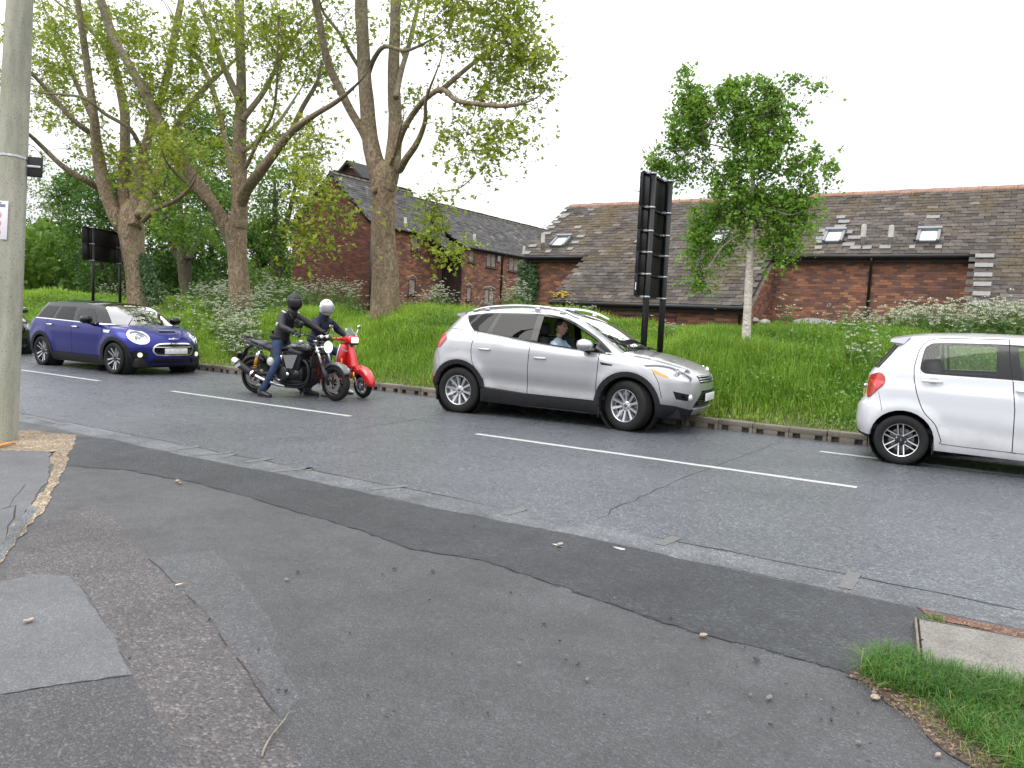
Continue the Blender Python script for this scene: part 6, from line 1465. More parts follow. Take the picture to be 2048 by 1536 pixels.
# ---------- deep blue estate with round lamps
def edge_of(skin, zc, k, us, p_=2., z0=1.3, it=14):
    out = []
    for u in us:
        z = z0
        for _ in range(it): q = skin(u, z); z = .5*z+.5*float(zc(q[0])-k*abs(q[1])**p_)
        out.append((float(u), z))
    return out
def mini():
    w = hermite([.12, .22, .38, .58, .75, .90, 1.0, 1.1, 1.2, 1.3, 1.40], [.76, .83, .875, .893, .895, .885, .862, .815, .762, .705, .64])
    xr = hermite([.15, .35, .6, .8, .95, 1.05, 1.2, 1.35, 1.44], [-2.02, -2.12, -2.14, -2.11, -2.05, -1.99, -1.91, -1.82, -1.72])
    xfb = hermite([.12, .22, .38, .55, .66, .76, .85, .92, 1.0], [1.93, 2.03, 2.09, 2.095, 2.07, 2.01, 1.90, 1.74, 1.42])
    xfg = hermite([.9, 1.0, 1.1, 1.2, 1.3, 1.38, 1.45], [1.16, 1.05, .93, .81, .66, .47, .15])
    WX0, WX1, Rt = -1.335, 1.335, .318
    def flare(x, z):
        o = 0
        for cx in (WX0, WX1): o = o+.022*np.exp(-((np.hypot(x-cx, z-Rt)-.43)/.09)**2)
        return o
    body = Skin(w, xfb, xr, .78, .45, 2.25, 3., .02, (flare,)); gh = Skin(w, xfg, xr, .40, .50, 2.7, 2.7, .02)
    zb = hermite([.5, .9, 1.2, 1.5, 1.75, 1.92, 2.02, 2.08, 2.12], [1.02, 1.0, .975, .94, .885, .82, .74, .66, .56]); kb = .085
    belt = hermite([-2.2, -1.4, -.8, 0, .75, 1.1, 1.3], [1.03, 1.02, 1.012, .995, .98, .972, .968])
    top = [('r', 0., 1.03), ('r', .5, 1.03)]+[('x', float(x), float(belt(x))) for x in np.linspace(-1.95, 1.02, 40)]
    outer = body.poly(top, closed=False)+edge_of(body, zb, kb, np.linspace(float(body.from_side(1.06, .96)), 2, 22), 2.4, .8, 30)+[(2., .20), (1.6, .18), (1.2, .17)]+[(float(body.from_side(x, z)), z) for x, z in ((1.6, .17), (.9, .16), (-.97, .16), (-1.6, .22), (-1.9, .25))]+[(-2., .27)]
    A = math.pi; rg = []
    def reg(name, poly, mat, **k): rg.append(dict(name=name, poly=poly, mat=mat, **k))
    reg('sill_cladding', body.poly(sx([(-1.0, .1), (-.96, .33), (.96, .33), (1.0, .1)])), M_clad, off=.010)
    reg('bumper_cladding', body.poly(sx([(1.70, .08), (1.72, .24)])+[('f', .55, .225), ('f', 0., .22), ('f', 0., .08)]), M_clad, off=.006)
    reg('bumper_cladding', body.poly(sx([(-1.72, .08), (-1.73, .36)])+[('r', .5, .36), ('r', 0., .36), ('r', 0., .08)]), M_clad, off=.006)
    bx = np.linspace
    reg('front_door', body.poly(sx([(-.145, .345), (.88, .345), (.93, .6), (.90, .96)]+[(float(x), float(belt(x))-.004) for x in bx(.88, -.13, 12)])), M_blue, key='fdoor')
    reg('rear_door', body.poly(sx([(-.165, .345), (-.88, .345), (-.98, .55), (-1.10, .72), (-1.12, 1.0)]+[(float(x), float(belt(x))-.004) for x in bx(-1.09, -.17, 12)])), M_blue, key='rdoor')
    for pts in ([(-.155, .34), (-.155, 1.0)], [(.89, .34), (.94, .6), (.905, .975)], [(-.87, .34), (-.97, .54), (-1.11, .72), (-1.13, 1.01)], [(-.95, .34), (.95, .34)]):
        reg('panel_gap', strip_poly(body, smooth_pts(sx(pts), 5) if len(pts) > 2 else sx(pts), .010), M_seam, off=-.012, depth=0.)
    reg('side_scuttle', body.poly(sx([(.98, .885), (1.20, .880), (1.18, .825), (1.0, .83)])), M_chrome, off=.006)
    circ = lambda cy, cz, ry, rz, n=24: [('f', cy+ry*math.cos(t), cz+rz*math.sin(t)) for t in np.linspace(0, 2*A, n+1)[:-1]]
    reg('lamp_ring', body.poly(circ(.635, .765, .150, .142), .02), M_chrome, off=.012)
    reg('headlamp', body.poly(circ(.635, .765, .126, .120), .02), M_lampin, off=-.03, depth=0., glass=M_lampglass, glass_off=.018, key='hl')
    gsh = [(.0, .66), (.30, .655), (.43, .61), (.475, .52), (.43, .435), (.34, .405), (0., .40)]
    gout = smooth_pts([('f', a, b) for a, b in gsh], 4)
    reg('grille_frame', body.poly(gout+[('f', 0., .40)], .02), M_chrome, off=.014, sided=False)
    gin = smooth_pts([('f', a, b) for a, b in [(.0, .635), (.29, .63), (.405, .595), (.445, .52), (.405, .45), (.33, .428), (0., .425)]], 4)
    reg('grille', body.poly(gin, .02), M_blackgloss, off=-.02, sided=False, key='grille')
    reg('fog_recess', body.poly([('f', .52, .45), ('f', .74, .50), ('f', .79, .40), ('f', .76, .32), ('f', .56, .33)], .02), M_blackgloss, off=-.015, key='fog')
    reg('lower_grille', body.poly([('f', .46, .33), ('f', 0., .34), ('f', 0., .245), ('f', .52, .25)], .02), M_blackgloss, off=-.015, sided=False)
    reg('tail_lamp', body.poly([('r', .5, .86), ('r', .72, .86), ('r', .74, .74), ('r', .5, .74)], .02), M_red_lamp, off=.01)
    for cx in (WX0, WX1):
        reg('arch_cladding', body.poly(ring(cx, Rt, .365, .435, -.25, A+.25)), M_clad, off=.012); reg('arch_hole', body.poly(circle_pts(cx, Rt, .365, -.75, A+.75)), None)
    g_out = gh.poly([('r', 0., 1.02), ('r', .6, 1.02)]+[('x', float(x), float(belt(x))) for x in bx(-1.95, .85, 34)], closed=False)+[(1.35, .955), (2., .985)]
    zc = hermite([-2., -1.85, -1.6, -1.2, -.6, 0, .4, .6, .8], [1.34, 1.39, 1.425, 1.445, 1.45, 1.44, 1.405, 1.355, 1.26]); rk = .13
    g_out = g_out+edge_of(gh, zc, rk, np.linspace(2, -2, 60)); gr = []
    def greg(name, poly, mat, **k): gr.append(dict(name=name, poly=poly, mat=mat, **k))
    greg('belt_strip', gh.poly(sx([(float(x), float(belt(x))) for x in bx(-1.9, 1.0, 30)]+[(float(x), float(belt(x))+.018) for x in bx(1.0, -1.9, 30)])), M_chrome, off=.008)
    greg('side_window', gh.poly(sx([(-.06, 1.02), (-.14, 1.30), (.36, 1.29), (.55, 1.18), (.69, 1.01)])), M_cglass, off=.002, depth=0)
    greg('side_window', gh.poly(sx([(-.86, 1.04), (-.82, 1.305), (-.27, 1.31), (-.17, 1.03)])), M_cglass_tint, off=.002, depth=0)
    greg('side_window', gh.poly(sx([(-1.62, 1.06), (-1.50, 1.26), (-1.40, 1.30), (-.93, 1.305), (-.96, 1.05)])), M_cglass_tint, off=.002, depth=0)
    greg('windscreen', gh.poly([('f', 0., .985), ('f', .70, .98), ('f', .66, 1.05), ('f', .61, 1.20), ('f', .56, 1.315), ('f', .50, 1.345), ('f', 0., 1.395)]), M_screen, off=.002, depth=0, sided=False)
    greg('rear_window', gh.poly([('r', .04, 1.08), ('r', .58, 1.08), ('r', .52, 1.30), ('r', .04, 1.32)]), M_cglass_tint, off=.002, depth=0)
    loc, yaw = gnd_pose((83, 729.5), (228, 748)); yaw = R(.5)
    c = (loc[0]+.02, loc[1]+.86, 0)
    root, parts = car_build(dict(name='blue_estate_car', label='deep blue estate car with black roof, round headlamps and oval chrome grille', loc=c, yaw=yaw, body=body, gh=gh, body_outer=outer, body_regions=rg, gh_outer=g_out, gh_regions=gr, paint=M_blue, gh_paint=M_blackgloss, roof_mat=M_blackgloss,
        roof_z=zc, roof_k=rk, bonnet_z=zb, bonnet_k=kb, bonnet_x0=.9, under=(-1.95, 1.9), sill=.15, width=1.80, wheels_x=(WX0, WX1), arch_r=.365, Rt=Rt))
    for cx in (WX0, WX1):
        for sd in (-1, 1): make_wheel(root, (cx, sd*.78, Rt), Rt, .22, .238, 5, 'turbine', 0., sd, spin=.5+cx, alloy=M_alloy_dk)
    cabin(root, (-.85, .0), .78, .36, .72, .98)
    d1 = {sd: parts[('fdoor', sd)] for sd in (-1, 1)}; d2 = {sd: parts[('rdoor', sd)] for sd in (-1, 1)}
    handle(root, -.02, .90, .885, M_chrome, d1); handle(root, -.98, .91, .885, M_chrome, d2); mirror(root, .62, 1.02, .86, M_blackgloss, M_blackgloss, .9)
    for y in (-1, 1):
        h_ = parts[('hl', y)]; p = body(body.from_front(.635, .765), .765)
        q = MB(); q.lathe([(.085, .0), (.075, -.015), (.03, -.03), (.001, -.03)], (p[0]-.01, y*abs(p[1]), .765), (.9, y*.42, .05), 20); q.build('reflector_bowl', M_chrome, h_); q = MB(); q.ell((p[0]-.02, y*abs(p[1]), .765), (.03, .03, .03)); q.build('bulb', M_lampin, h_)
        p = body(body.from_front(.66, .415), .415); q = MB(); q.ell((p[0]+.0, y*abs(p[1]), .415), (.03, .05, .05), Matrix.Rotation(y*.4, 3, 'Z'), 16, 8); q.build('fog_lamp', M_lit, parts[('fog', y)])
    for k in range(4):
        z = .60-.05*k
        if k in (1, 2): continue
        q = MB(); q.tube([body(body.from_front(y, z), z)*np.array([1, 1 if y > 0 else -1, 1])+np.array([0, 0, 0]) for y in bx(-.40, .40, 15)], .006, 5); q.build('grille_bar', M_clad, parts['grille'])
    q = MB(); q.tube([body(body.from_front(y, .575), .575)*np.array([1, 1 if y > 0 else -1, 1])+np.array([.006, 0, 0]) for y in bx(-.43, .43, 15)], .009, 6); q.build('grille_bar', M_chrome, parts['grille'])
    q = MB(); q.box((2.112, 0, .495), (.012, .52, .112), None, .006); q.build('number_plate', M_plate, root)
    font_obj('grille_letter', 'S', .07, M_chrome, parts['grille'], (2.07, .33, .605), (R(90), 0, R(90)), .004)
    q = MB(); q.ell((2.03, 0, .735), (.012, .035, .032), None, 14, 6); q.tube([(2.015, -.11, .738), (2.035, 0, .74), (2.015, .11, .738)], .010, 6); q.build('badge', M_chrome, root)
    q = MB(); q.prism([(-.22, 0), (.22, 0), (.17, .035), (-.17, .035)], lambda a, b, c_: (1.80-c_*1., a, float(zb(1.80))+b*1.0-.012+.0*c_), .16); q.build('bonnet_scoop', M_blackgloss, root)
    for sd in (-1, 1):
        q = MB(); q.tube([(1.10, sd*.4, .995), (.92, -.1+sd*.1, 1.12)], .008, 6); q.build('wiper', M_blackgloss, root)
    q = MB(); q.tube([(-1.55, 0, 1.44), (-1.68, 0, 1.50)], .012, 6); q.build('roof_aerial', M_blackgloss, root)
    return root
mini_o = mini()
# ---------- small white hatchback
def celerio():
    w = hermite([.12, .22, .42, .62, .80, .92, 1.02, 1.1, 1.2, 1.3, 1.4, 1.5], [.70, .75, .785, .795, .797, .79, .775, .755, .725, .69, .65, .585])
    xr = hermite([.15, .3, .46, .62, .74, .85, 1.0, 1.08, 1.2, 1.35, 1.45, 1.52], [-1.68, -1.74, -1.775, -1.765, -1.70, -1.68, -1.67, -1.62, -1.53, -1.43, -1.37, -1.28])
    xfb = hermite([.12, .25, .42, .6, .72, .82, .9, .97, 1.05], [1.66, 1.74, 1.80, 1.80, 1.76, 1.66, 1.50, 1.30, 1.0])
    xfg = hermite([.9, 1.02, 1.12, 1.25, 1.35, 1.45, 1.53], [1.38, 1.2, 1.05, .82, .63, .40, .05])
    WX0, WX1, Rt = -1.2125, 1.2125, .285
    def flare(x, z):
        o = 0
        for cx in (WX0, WX1): o = o+.018*np.exp(-((np.hypot(x-cx, z-Rt)-.38)/.07)**2)
        return o
    cr = lambda x, z: .010*np.tanh((z-np.interp(x, [-1.5, -1.1, -.1, .9], [.925, .925, .88, .80]))/-.018)*np.clip((z-.7)/.15, 0, 1)*np.clip((1.06-z)/.08, 0, 1)
    cr2 = lambda x, z: -.014*np.exp(-((z-np.interp(x, [-.8, -.1, .9], [.50, .43, .40]))/.09)**2)*((x > -.85) & (x < .85))
    body = Skin(w, xfb, xr, .6, .40, 2.3, 2.8, .02, (flare, cr, cr2)); gh = Skin(w, xfg, xr, .42, .40, 2.8, 2.8, .02)
    zb = hermite([.4, .8, 1.0, 1.2, 1.45, 1.62, 1.74, 1.8, 1.85], [1.08, 1.06, 1.035, 1.0, .935, .865, .78, .7, .6]); kb = .09
    belt = hermite([-1.8, -1.4, -1.0, -.3, .4, 1.0, 1.3], [1.08, 1.055, 1.05, 1.045, 1.02, .985, .97])
    bx = np.linspace; A = math.pi
    top = [('r', 0., 1.08), ('r', .5, 1.08)]+[('x', float(x), float(belt(x))) for x in bx(-1.58, .92, 36)]
    outer = body.poly(top, closed=False)+edge_of(body, zb, kb, np.linspace(float(body.from_side(.96, .98)), 2, 22), 2.4, .8, 30)+[(2., .20), (1.5, .18)]+[(float(body.from_side(x, z)), z) for x, z in ((1.4, .18), (.8, .19), (-.88, .205), (-1.5, .26))]+[(-2., .28)]
    rg = []; gr = []
    def reg(name, poly, mat, **k): rg.append(dict(name=name, poly=poly, mat=mat, **k))
    def greg(name, poly, mat, **k): gr.append(dict(name=name, poly=poly, mat=mat, **k))
    reg('bumper_lip', body.poly(sx([(-1.50, .1), (-1.52, .305)])+[('r', .4, .33), ('r', 0., .33), ('r', 0., .1)]), M_clad, off=.004)
    rdr = [(-.145, .275), (-.77, .285), (-.81, .33), (-.88, .50), (-1.0, .63), (-1.07, .78), (-1.125, .97), (-1.135, 1.048)]
    reg('rear_door', body.poly(sx(smooth_pts(sx(rdr), 3) and [p[1:] for p in smooth_pts(sx(rdr), 3)]+[(float(x), float(belt(x))-.003) for x in bx(-1.12, -.20, 10)])), M_white, key='rdoor')
    reg('front_door', body.poly(sx([(-.13, .275), (.78, .28), (.84, .6), (.82, .985)]+[(float(x), float(belt(x))-.003) for x in bx(.80, -.18, 10)])), M_white, key='fdoor')
    reg('panel_gap', strip_poly(body, smooth_pts(sx([(-.12, .27)]+rdr), 5), .0095), M_seam, off=-.012, depth=0.)
    reg('panel_gap', strip_poly(body, sx([(-.135, .27), (-.15, .74), (-.19, 1.045)]), .0095), M_seam, off=-.012, depth=0.)
    reg('panel_gap', strip_poly(body, sx([(-.14, .272), (.79, .275), (.85, .6), (.83, .99)]), .009), M_seam, off=-.012, depth=0.)
    reg('panel_gap', strip_poly(body, smooth_pts(sx([(-1.43, .60), (-1.46, .72), (-1.49, .82)]), 3), .006), M_seam, off=-.008, depth=0.)
    reg('tail_lamp', body.poly(smooth_pts(sx([(-1.62, .96), (-1.55, 1.02), (-1.46, 1.03), (-1.425, .93), (-1.50, .84), (-1.61, .735)]), 3, True), .02), M_red_lamp, off=.010, key='tl')
    reg('lens_band', body.poly(sx([(-1.60, .945), (-1.52, .955), (-1.435, .925), (-1.50, .845), (-1.56, .90)]), .02), M_red_lamp2, off=.013, parent='tl')
    reg('headlamp', body.poly([('x', 1.22, .87), ('x', 1.42, .84), ('f', .50, .74), ('f', .56, .62), ('x', 1.35, .70)], .03), M_lampin, off=-.02, depth=0., glass=M_lampglass, glass_off=.004)
    reg('grille', body.poly([('f', .45, .68), ('f', 0., .69), ('f', 0., .55), ('f', .42, .56)], .03), M_blackgloss, off=-.015, sided=False)
    reg('lower_grille', body.poly([('f', .48, .42), ('f', 0., .43), ('f', 0., .25), ('f', .55, .27)], .03), M_blackgloss, off=-.015, sided=False)
    for cx in (WX0, WX1): reg('arch_hole', body.poly(circle_pts(cx, Rt+.01, .335, -.75, A+.75)), None)
    g_out = gh.poly([('r', 0., 1.07), ('r', .5, 1.07)]+[('x', float(x), float(belt(x))) for x in bx(-1.58, .86, 30)], closed=False)+[(1.35, .97), (2., 1.0)]
    zc = hermite([-1.6, -1.4, -1.25, -1.0, -.5, 0, .35, .55, .7], [1.41, 1.465, 1.495, 1.525, 1.545, 1.54, 1.50, 1.44, 1.37]); rk = .11
    g_out = g_out+edge_of(gh, zc, rk, np.linspace(2, -2, 60))
    dl = [p[1:] for p in smooth_pts(sx([(-1.03, 1.065), (-1.075, 1.10), (-1.08, 1.17), (-1.06, 1.33), (-1.02, 1.385), (-.90, 1.418), (-.26, 1.432), (.20, 1.41), (.45, 1.33), (.74, 1.13), (.90, 1.0)]), 3)]+[(float(x), float(belt(x))+.012) for x in bx(.86, -1.0, 24)]
    greg('window_trim', gh.poly(sx(dl)), M_blackgloss, off=-.002)
    greg('side_window', gh.poly(sx([(-1.055, 1.17), (-1.04, 1.32), (-1.0, 1.37), (-.895, 1.398), (-.87, 1.075), (-1.02, 1.082)])), M_cglass, off=.002, depth=0)
    greg('side_window', gh.poly(sx([(-.865, 1.40), (-.35, 1.412), (-.335, 1.09), (-.84, 1.075)])), M_cglass, off=.002, depth=0)
    greg('side_window', gh.poly(sx([(-.17, 1.412), (.19, 1.385), (.42, 1.31), (.68, 1.13), (.72, 1.05), (-.11, 1.06)])), M_cglass, off=.002, depth=0)
    greg('panel_gap', strip_poly(gh, smooth_pts(sx([(-1.135, 1.05), (-1.14, 1.14), (-1.11, 1.32), (-1.05, 1.415), (-.93, 1.462), (-.60, 1.478), (-.25, 1.483)]), 4), .009), M_seam, off=-.008, depth=0.)
    greg('panel_gap', strip_poly(gh, sx([(-.255, 1.48), (-.24, 1.30), (-.195, 1.05)]), .009), M_seam, off=-.004, depth=0.)
    greg('windscreen', gh.poly([('f', 0., 1.0), ('f', .60, .99), ('f', .56, 1.12), ('f', .50, 1.35), ('f', .40, 1.46), ('f', 0., 1.50)]), M_screen, off=.002, depth=0, sided=False)
    greg('rear_window', gh.poly([('r', 0., 1.09), ('r', .60, 1.09), ('r', .575, 1.15), ('r', .52, 1.36), ('r', 0., 1.40)]), M_blackgloss, off=.004, depth=.01, sided=False)
    rear = at_z(1797, 929)
    root, parts = car_build(dict(name='white_hatchback', label='small white five-door hatchback cut off by the right edge, twin-spoke black wheels', loc=(rear[0]+1.2125, rear[1]+.77, 0), yaw=0., body=body, gh=gh, body_outer=outer, body_regions=rg, gh_outer=g_out, gh_regions=gr, paint=M_white,
        roof_z=zc, roof_k=rk, bonnet_z=zb, bonnet_k=kb, bonnet_x0=.8, under=(-1.55, 1.6), sill=.19, width=1.60, wheels_x=(WX0, WX1), arch_r=.335, Rt=Rt+.01))
    for cx in (WX0, WX1):
        for sd in (-1, 1): make_wheel(root, (cx, sd*.70, Rt), Rt, .17, .195, 6, 'twin', 0., sd, spin=R(-5))
    wl = [o for o in root.children if o.name.startswith('wheel')]
    for o in wl: font_obj('wheel_letter', 'S', .042, M_chrome, o, (0, -.06 if o.location.y < 0 else .06, 0), (R(90), 0, 0 if o.location.y < 0 else math.pi), .003)
    cabin(root, (-.75, .05), .70, .40, .85, 1.03)
    d1 = {sd: parts[('fdoor', sd)] for sd in (-1, 1)}; d2 = {sd: parts[('rdoor', sd)] for sd in (-1, 1)}
    handle(root, -.05, .945, .785, M_white, d1); handle(root, -.95, .985, .782, M_white, d2); mirror(root, .62, 1.06, .76, M_white, M_clad)
    for dd, x, z in ((d2, -.95, .995), (d1, -.05, .955)):
        for sd in (-1, 1):
            q = MB(); q.ell((x+.01, sd*.786, z+.006), (.05, .008, .035), None, 14, 6); q.build('handle_recess_shade', simple('recess_shade_grey', (.42, .42, .43), .4), dd[sd])  # grey oval paints the scoop's shade on the door; nothing is hollowed out
    m = MB(); P = np.array([[(-1.22, y, 1.502-.11*y*y), (-1.42, y, 1.462-.10*y*y), (-1.425, y, 1.435-.10*y*y), (-1.28, y, 1.42-.11*y*y)] for y in np.linspace(-.57, .57, 13)])
    m.add(P.reshape(-1, 3), [(4*i+k, 4*i+(k+1) % 4, 4*(i+1)+(k+1) % 4, 4*(i+1)+k) for i in range(12) for k in range(4)]+[(0, 1, 2, 3), (51, 50, 49, 48)]); m.build('roof_spoiler', M_white, root)
    q = MB(); q.box((-1.70, 0, .76), (.012, .52, .112), None, .006); q.build('number_plate', simple('number_plate_yellow', (.55, .42, .08), .4), root)
    q = MB(); q.box((-1.685, 0, .86), (.03, .7, .03), None, .01); q.build('tailgate_trim', M_chrome, root)
    q = MB(); q.tube([(-1.64, .1, 1.06), (-1.56, -.2, 1.10)], .01, 6); q.build('rear_wiper', M_blackgloss, root)
    for sd in (-1, 1): q = MB(); q.box((WX0+.325, sd*.70, .22), (.02, .15, .14), None, .006); q.build('mud_flap', M_clad, root)
    return root
cel_o = celerio()
# ---------- dark car just showing behind the concrete column: same parts, black paint
def copy_tree(o, swap, parent=None):
    c = o.copy(); COL.objects.link(c); c.parent = parent
    for i, s in enumerate(c.material_slots):
        m0 = s.material
        if m0 is not None and m0 in swap: s.link = 'OBJECT'; s.material = swap[m0]
    for ch in list(o.children): copy_tree(ch, swap, c)
    return c
nose = at_z(52, 712)
dk = copy_tree(cel_o, {M_white: M_blackpaint}); dk.name = 'black_hatchback'; dk.location = (nose[0]-2.1, 9.75, 0)
dk['label'] = 'black car mostly hidden by the concrete column, only its nose showing'
# ================================================================== motorcycle, scooter and the people on them
M_mblack = simple('black_engine_metal', (.014, .014, .016), .42, .3, var=.3, vscale=20.)
M_mblack2 = simple('matt_black_metal', (.008, .008, .009), .5, .15)
M_tank = simple('grey_black_tank', (.030, .031, .034), .18, .2, Coat_Weight=1.)
M_tankgrey = simple('tank_grey_panel', (.20, .205, .215), .25, .5, Coat_Weight=1.)
M_leather = simple('black_saddle', (.011, .011, .012), .55, var=.3, bump=.2, bscale=120.)
M_gold = simple('gold_damper', (.55, .28, .03), .3, .7)
M_scarlet = car_paint('scarlet_paint', (.56, .012, .016), 0., .22)
M_whitep = simple('white_enamel', (.48, .48, .47), .4)
M_headlit = lit('lit_headlamp', (1, .95, .82), 1.6)
M_smoke = thin_glass('smoked_flyscreen', (.28, .29, .30), 2.)
def spoked(parent, pos, Rt, W, Rr, n, steer=0., disc=True, tyre_r=.5, M_=None, red=False):
    m = MB(); h = W/2; m.lathe([(Rr*.86, -h*.5), (Rr, -h*.75), (Rr*1.03, -h*.7), (Rr*1.03, h*.7), (Rr, h*.75), (Rr*.86, h*.5)], (0, 0, 0), (0, 1, 0), 36, closed=True); m.lathe([(.035, -.07), (.035, .07), (.015, .075), (.001, .075)], (0, 0, 0), (0, 1, 0), 14); m.lathe([(.001, -.07), (.035, -.07)], (0, 0, 0), (0, 1, 0), 14)
    wh = m.build('wheel', M_ or M_mblack, parent, pos, (0, 0, steer))
    t = MB(); nn = 14; t.lathe([(Rr*1.0+(Rt-Rr)*math.cos(a)**.8*1.0 if math.cos(a) > 0 else Rr, h*math.sin(a)*1.02) for a in np.linspace(-1.5, 1.5, nn)], (0, 0, 0), (0, 1, 0), 44); t.build('tyre', M_tyre, wh)
    for k in range(n):
        a = 2*math.pi*k/n+.3; d = np.array([math.cos(a), 0, math.sin(a)]); s = MB(); s.tube([d*.03, d*Rr*.5+np.array([0, .0, 0]), d*Rr*.92], [.022, .017, .022], 8, squash=.7); s.build('spoke', M_ or M_mblack, wh)
    if disc:
        for y in (-h*.95-.012, h*.95+.012):
            q = MB(); q.lathe([(Rr*.42, y), (Rr*.72, y), (Rr*.72, y+.004), (Rr*.42, y+.004)], (0, 0, 0), (0, 1, 0), 30, False, closed=True)
            for k in range(6): a = k*math.pi/3; q.tube([(math.cos(a)*.03, y, math.sin(a)*.03), (math.cos(a)*Rr*.45, y, math.sin(a)*Rr*.45)], .008, 5)
            q.build('brake_disc', M_disc, wh)
    return wh
def motorcycle():
    a, b = at_z(508, 787), at_z(668, 803); yaw = math.atan2(b[1]-a[1], b[0]-a[0]); c = (a+b)/2
    root = thing('motorcycle', 'black naked motorcycle with twin clocks, round lit headlamp and gold rear damper', 'motorcycle', (c[0]-.0-math.sin(yaw)*.07, c[1]+math.cos(yaw)*.07, 0), yaw)
    WX = .80; RX = -.82
    spoked(root, (RX, 0, .315), .315, .18, .225, 5, 0.); st = R(-9); fw = spoked(root, (WX, 0, .30), .30, .12, .222, 5, st)
    # engine: crankcase, finned cylinders, covers, exhaust headers
    m = MB(); m.box((-.02, 0, .42), (.56, .40, .26), None, .07); m.box((.10, 0, .62), (.30, .44, .24), Matrix.Rotation(R(12), 3, 'Y'), .02); m.box((.13, 0, .765), (.28, .46, .09), Matrix.Rotation(R(12), 3, 'Y'), .03)
    m.box((-.03, 0, .28), (.5, .30, .12), None, .05); en = m.build('engine', M_mblack, root)
    for k in range(8):
        f = MB(); f.box((.07+.006*k, 0, .54+.028*k), (.34, .485, .008), Matrix.Rotation(R(12), 3, 'Y')); f.build('cooling_fin', M_mblack, en)
    for sd in (-1, 1):
        f = MB(); f.lathe([(.13, 0), (.125, .03), (.10, .045), (.001, .05)], (-.10, sd*.20, .40), (0, sd, 0), 24); f.build('clutch_cover', M_mblack2, en)
        f = MB(); f.lathe([(.075, 0), (.07, .03), (.001, .04)], (.16, sd*.20, .41), (0, sd, 0), 18); f.build('crank_cover', M_mblack, en)
        f = MB(); f.prism([(-.13, .08), (.16, .10), (.06, -.13), (-.06, -.13)], lambda u, v, w_: (u+.06, sd*(.235+w_), v+.63), .02); f.build('coil_cover', M_tankgrey, en)
        f = MB(); f.tube([(.02, sd*.235, .40), (.03, sd*.25, .40)], .03, 12); f.build('bolt', M_chrome, en)
        f = MB(); f.box((-.16, sd*.20, .65), (.10, .08, .12), None, .03); f.build('carburettor', M_satin, en)
    for y in (-.17, -.06, .06, .17):
        f = MB(); f.tube(catmull([(.22, y, .66), (.34, y, .60), (.38, y*.95, .45), (.33, y*.8, .28), (.18, y*.5, .19), (-.12, y*.3-.06, .18)], 5), .024, 10); f.build('exhaust_header', M_mblack, root)
    f = MB(); f.tube(catmull([(-.15, -.08, .18), (-.32, -.16, .21), (-.50, -.21, .27), (-.70, -.235, .345)], 4), .027, 10); f.build('exhaust_pipe', M_satin, root)
    f = MB(); A0 = np.array([-.66, -.24, .33]); A1 = np.array([-1.12, -.25, .565]); d = (A1-A0)/np.linalg.norm(A1-A0); L = np.linalg.norm(A1-A0)
    f.lathe([(.03, 0), (.062, .05), (.064, L-.06), (.058, L), (.03, L+.005), (.028, L-.05)], A0, d, 20); si = f.build('silencer', M_mblack2, root)
    f = MB(); f.lathe([(.066, L-.10), (.066, L-.05), (.061, L-.001)], A0, d, 20); f.build('end_cap', M_satin, si); f = MB(); f.lathe([(.065, .04), (.066, .07)], A0, d, 20); f.build('clamp', M_chrome, si)
    f = MB(); f.box(A0+d*(L-.17)+np.array([0, -.066, .0]), (.12, .004, .05), Matrix.Rotation(-math.asin(d[2]), 3, 'Y')); f.build('maker_plate', M_satin, si)
    # frame
    f = MB()
    for sd in (-1, 1):
        f.tube(catmull([(.42, sd*.05, .90), (.20, sd*.13, .86), (-.25, sd*.14, .78), (-.42, sd*.13, .55), (-.36, sd*.13, .30), (-.05, sd*.13, .22), (.28, sd*.12, .28), (.36, sd*.08, .6), (.43, sd*.05, .85)], 5), .018, 8)
        f.tube([(-.3, sd*.13, .74), (-.70, sd*.12, .80), (-1.0, sd*.08, .86)], .014, 8); f.tube([(-.38, sd*.13, .50), (-.72, sd*.12, .78)], .012, 8)
        f.tube([(-.36, sd*.12, .40), (RX, sd*.13, .315)], [.035, .025], 8)
    f.build('frame', M_mblack2, root)
    for sd in (-1, 1):
        f = MB(); f.tube([(-.76, sd*.165, .40), (-.64, sd*.16, .74)], .014, 8); sh = f.build('shock_absorber', M_chrome, root)
        f = MB(); f.lathe([(.028, .05), (.038, .07), (.038, .17), (.028, .19)], (-.735, sd*.165, .46), (.33, 0, .94), 14); f.build('damper_body', M_gold, sh)
        f = MB(); f.lathe([(.036, -.03), (.036, .05), (.03, .055), (.03, -.035)], (-.64, sd*.205, .66), (.2, 0, .98), 14, closed=True); f.build('reservoir', M_satin, sh)
        hx = [(-.735+.33*t+.030*math.cos(t*150), sd*.165+.030*math.sin(t*150), .46+.94*t) for t in np.linspace(-.02, .2, 60)]; f = MB(); f.tube(hx, .006, 5); f.build('spring', M_gold, sh)
        f = MB(); f.lathe([(.075, 0), (.07, .015), (.001, .02)], (-.40, sd*.165, .58), (0, sd, 0), 20); f.build('side_number_disc', M_whitep, root)
        f = MB(); f.prism([(-.40, .82), (-.20, .80), (-.20, .66), (-.42, .62)], lambda u, v, w_: (u, sd*(.145+w_), v), .02); f.build('side_panel', M_tank, root)
    # tank
    xs = [-.28, -.20, -.05, .10, .25, .34, .40]; wd = [.08, .11, .15, .185, .19, .17, .11]; zt = [.80, .86, .92, .945, .94, .915, .87]; zl = [.74, .735, .74, .75, .76, .78, .80]
    V = []; n = 20
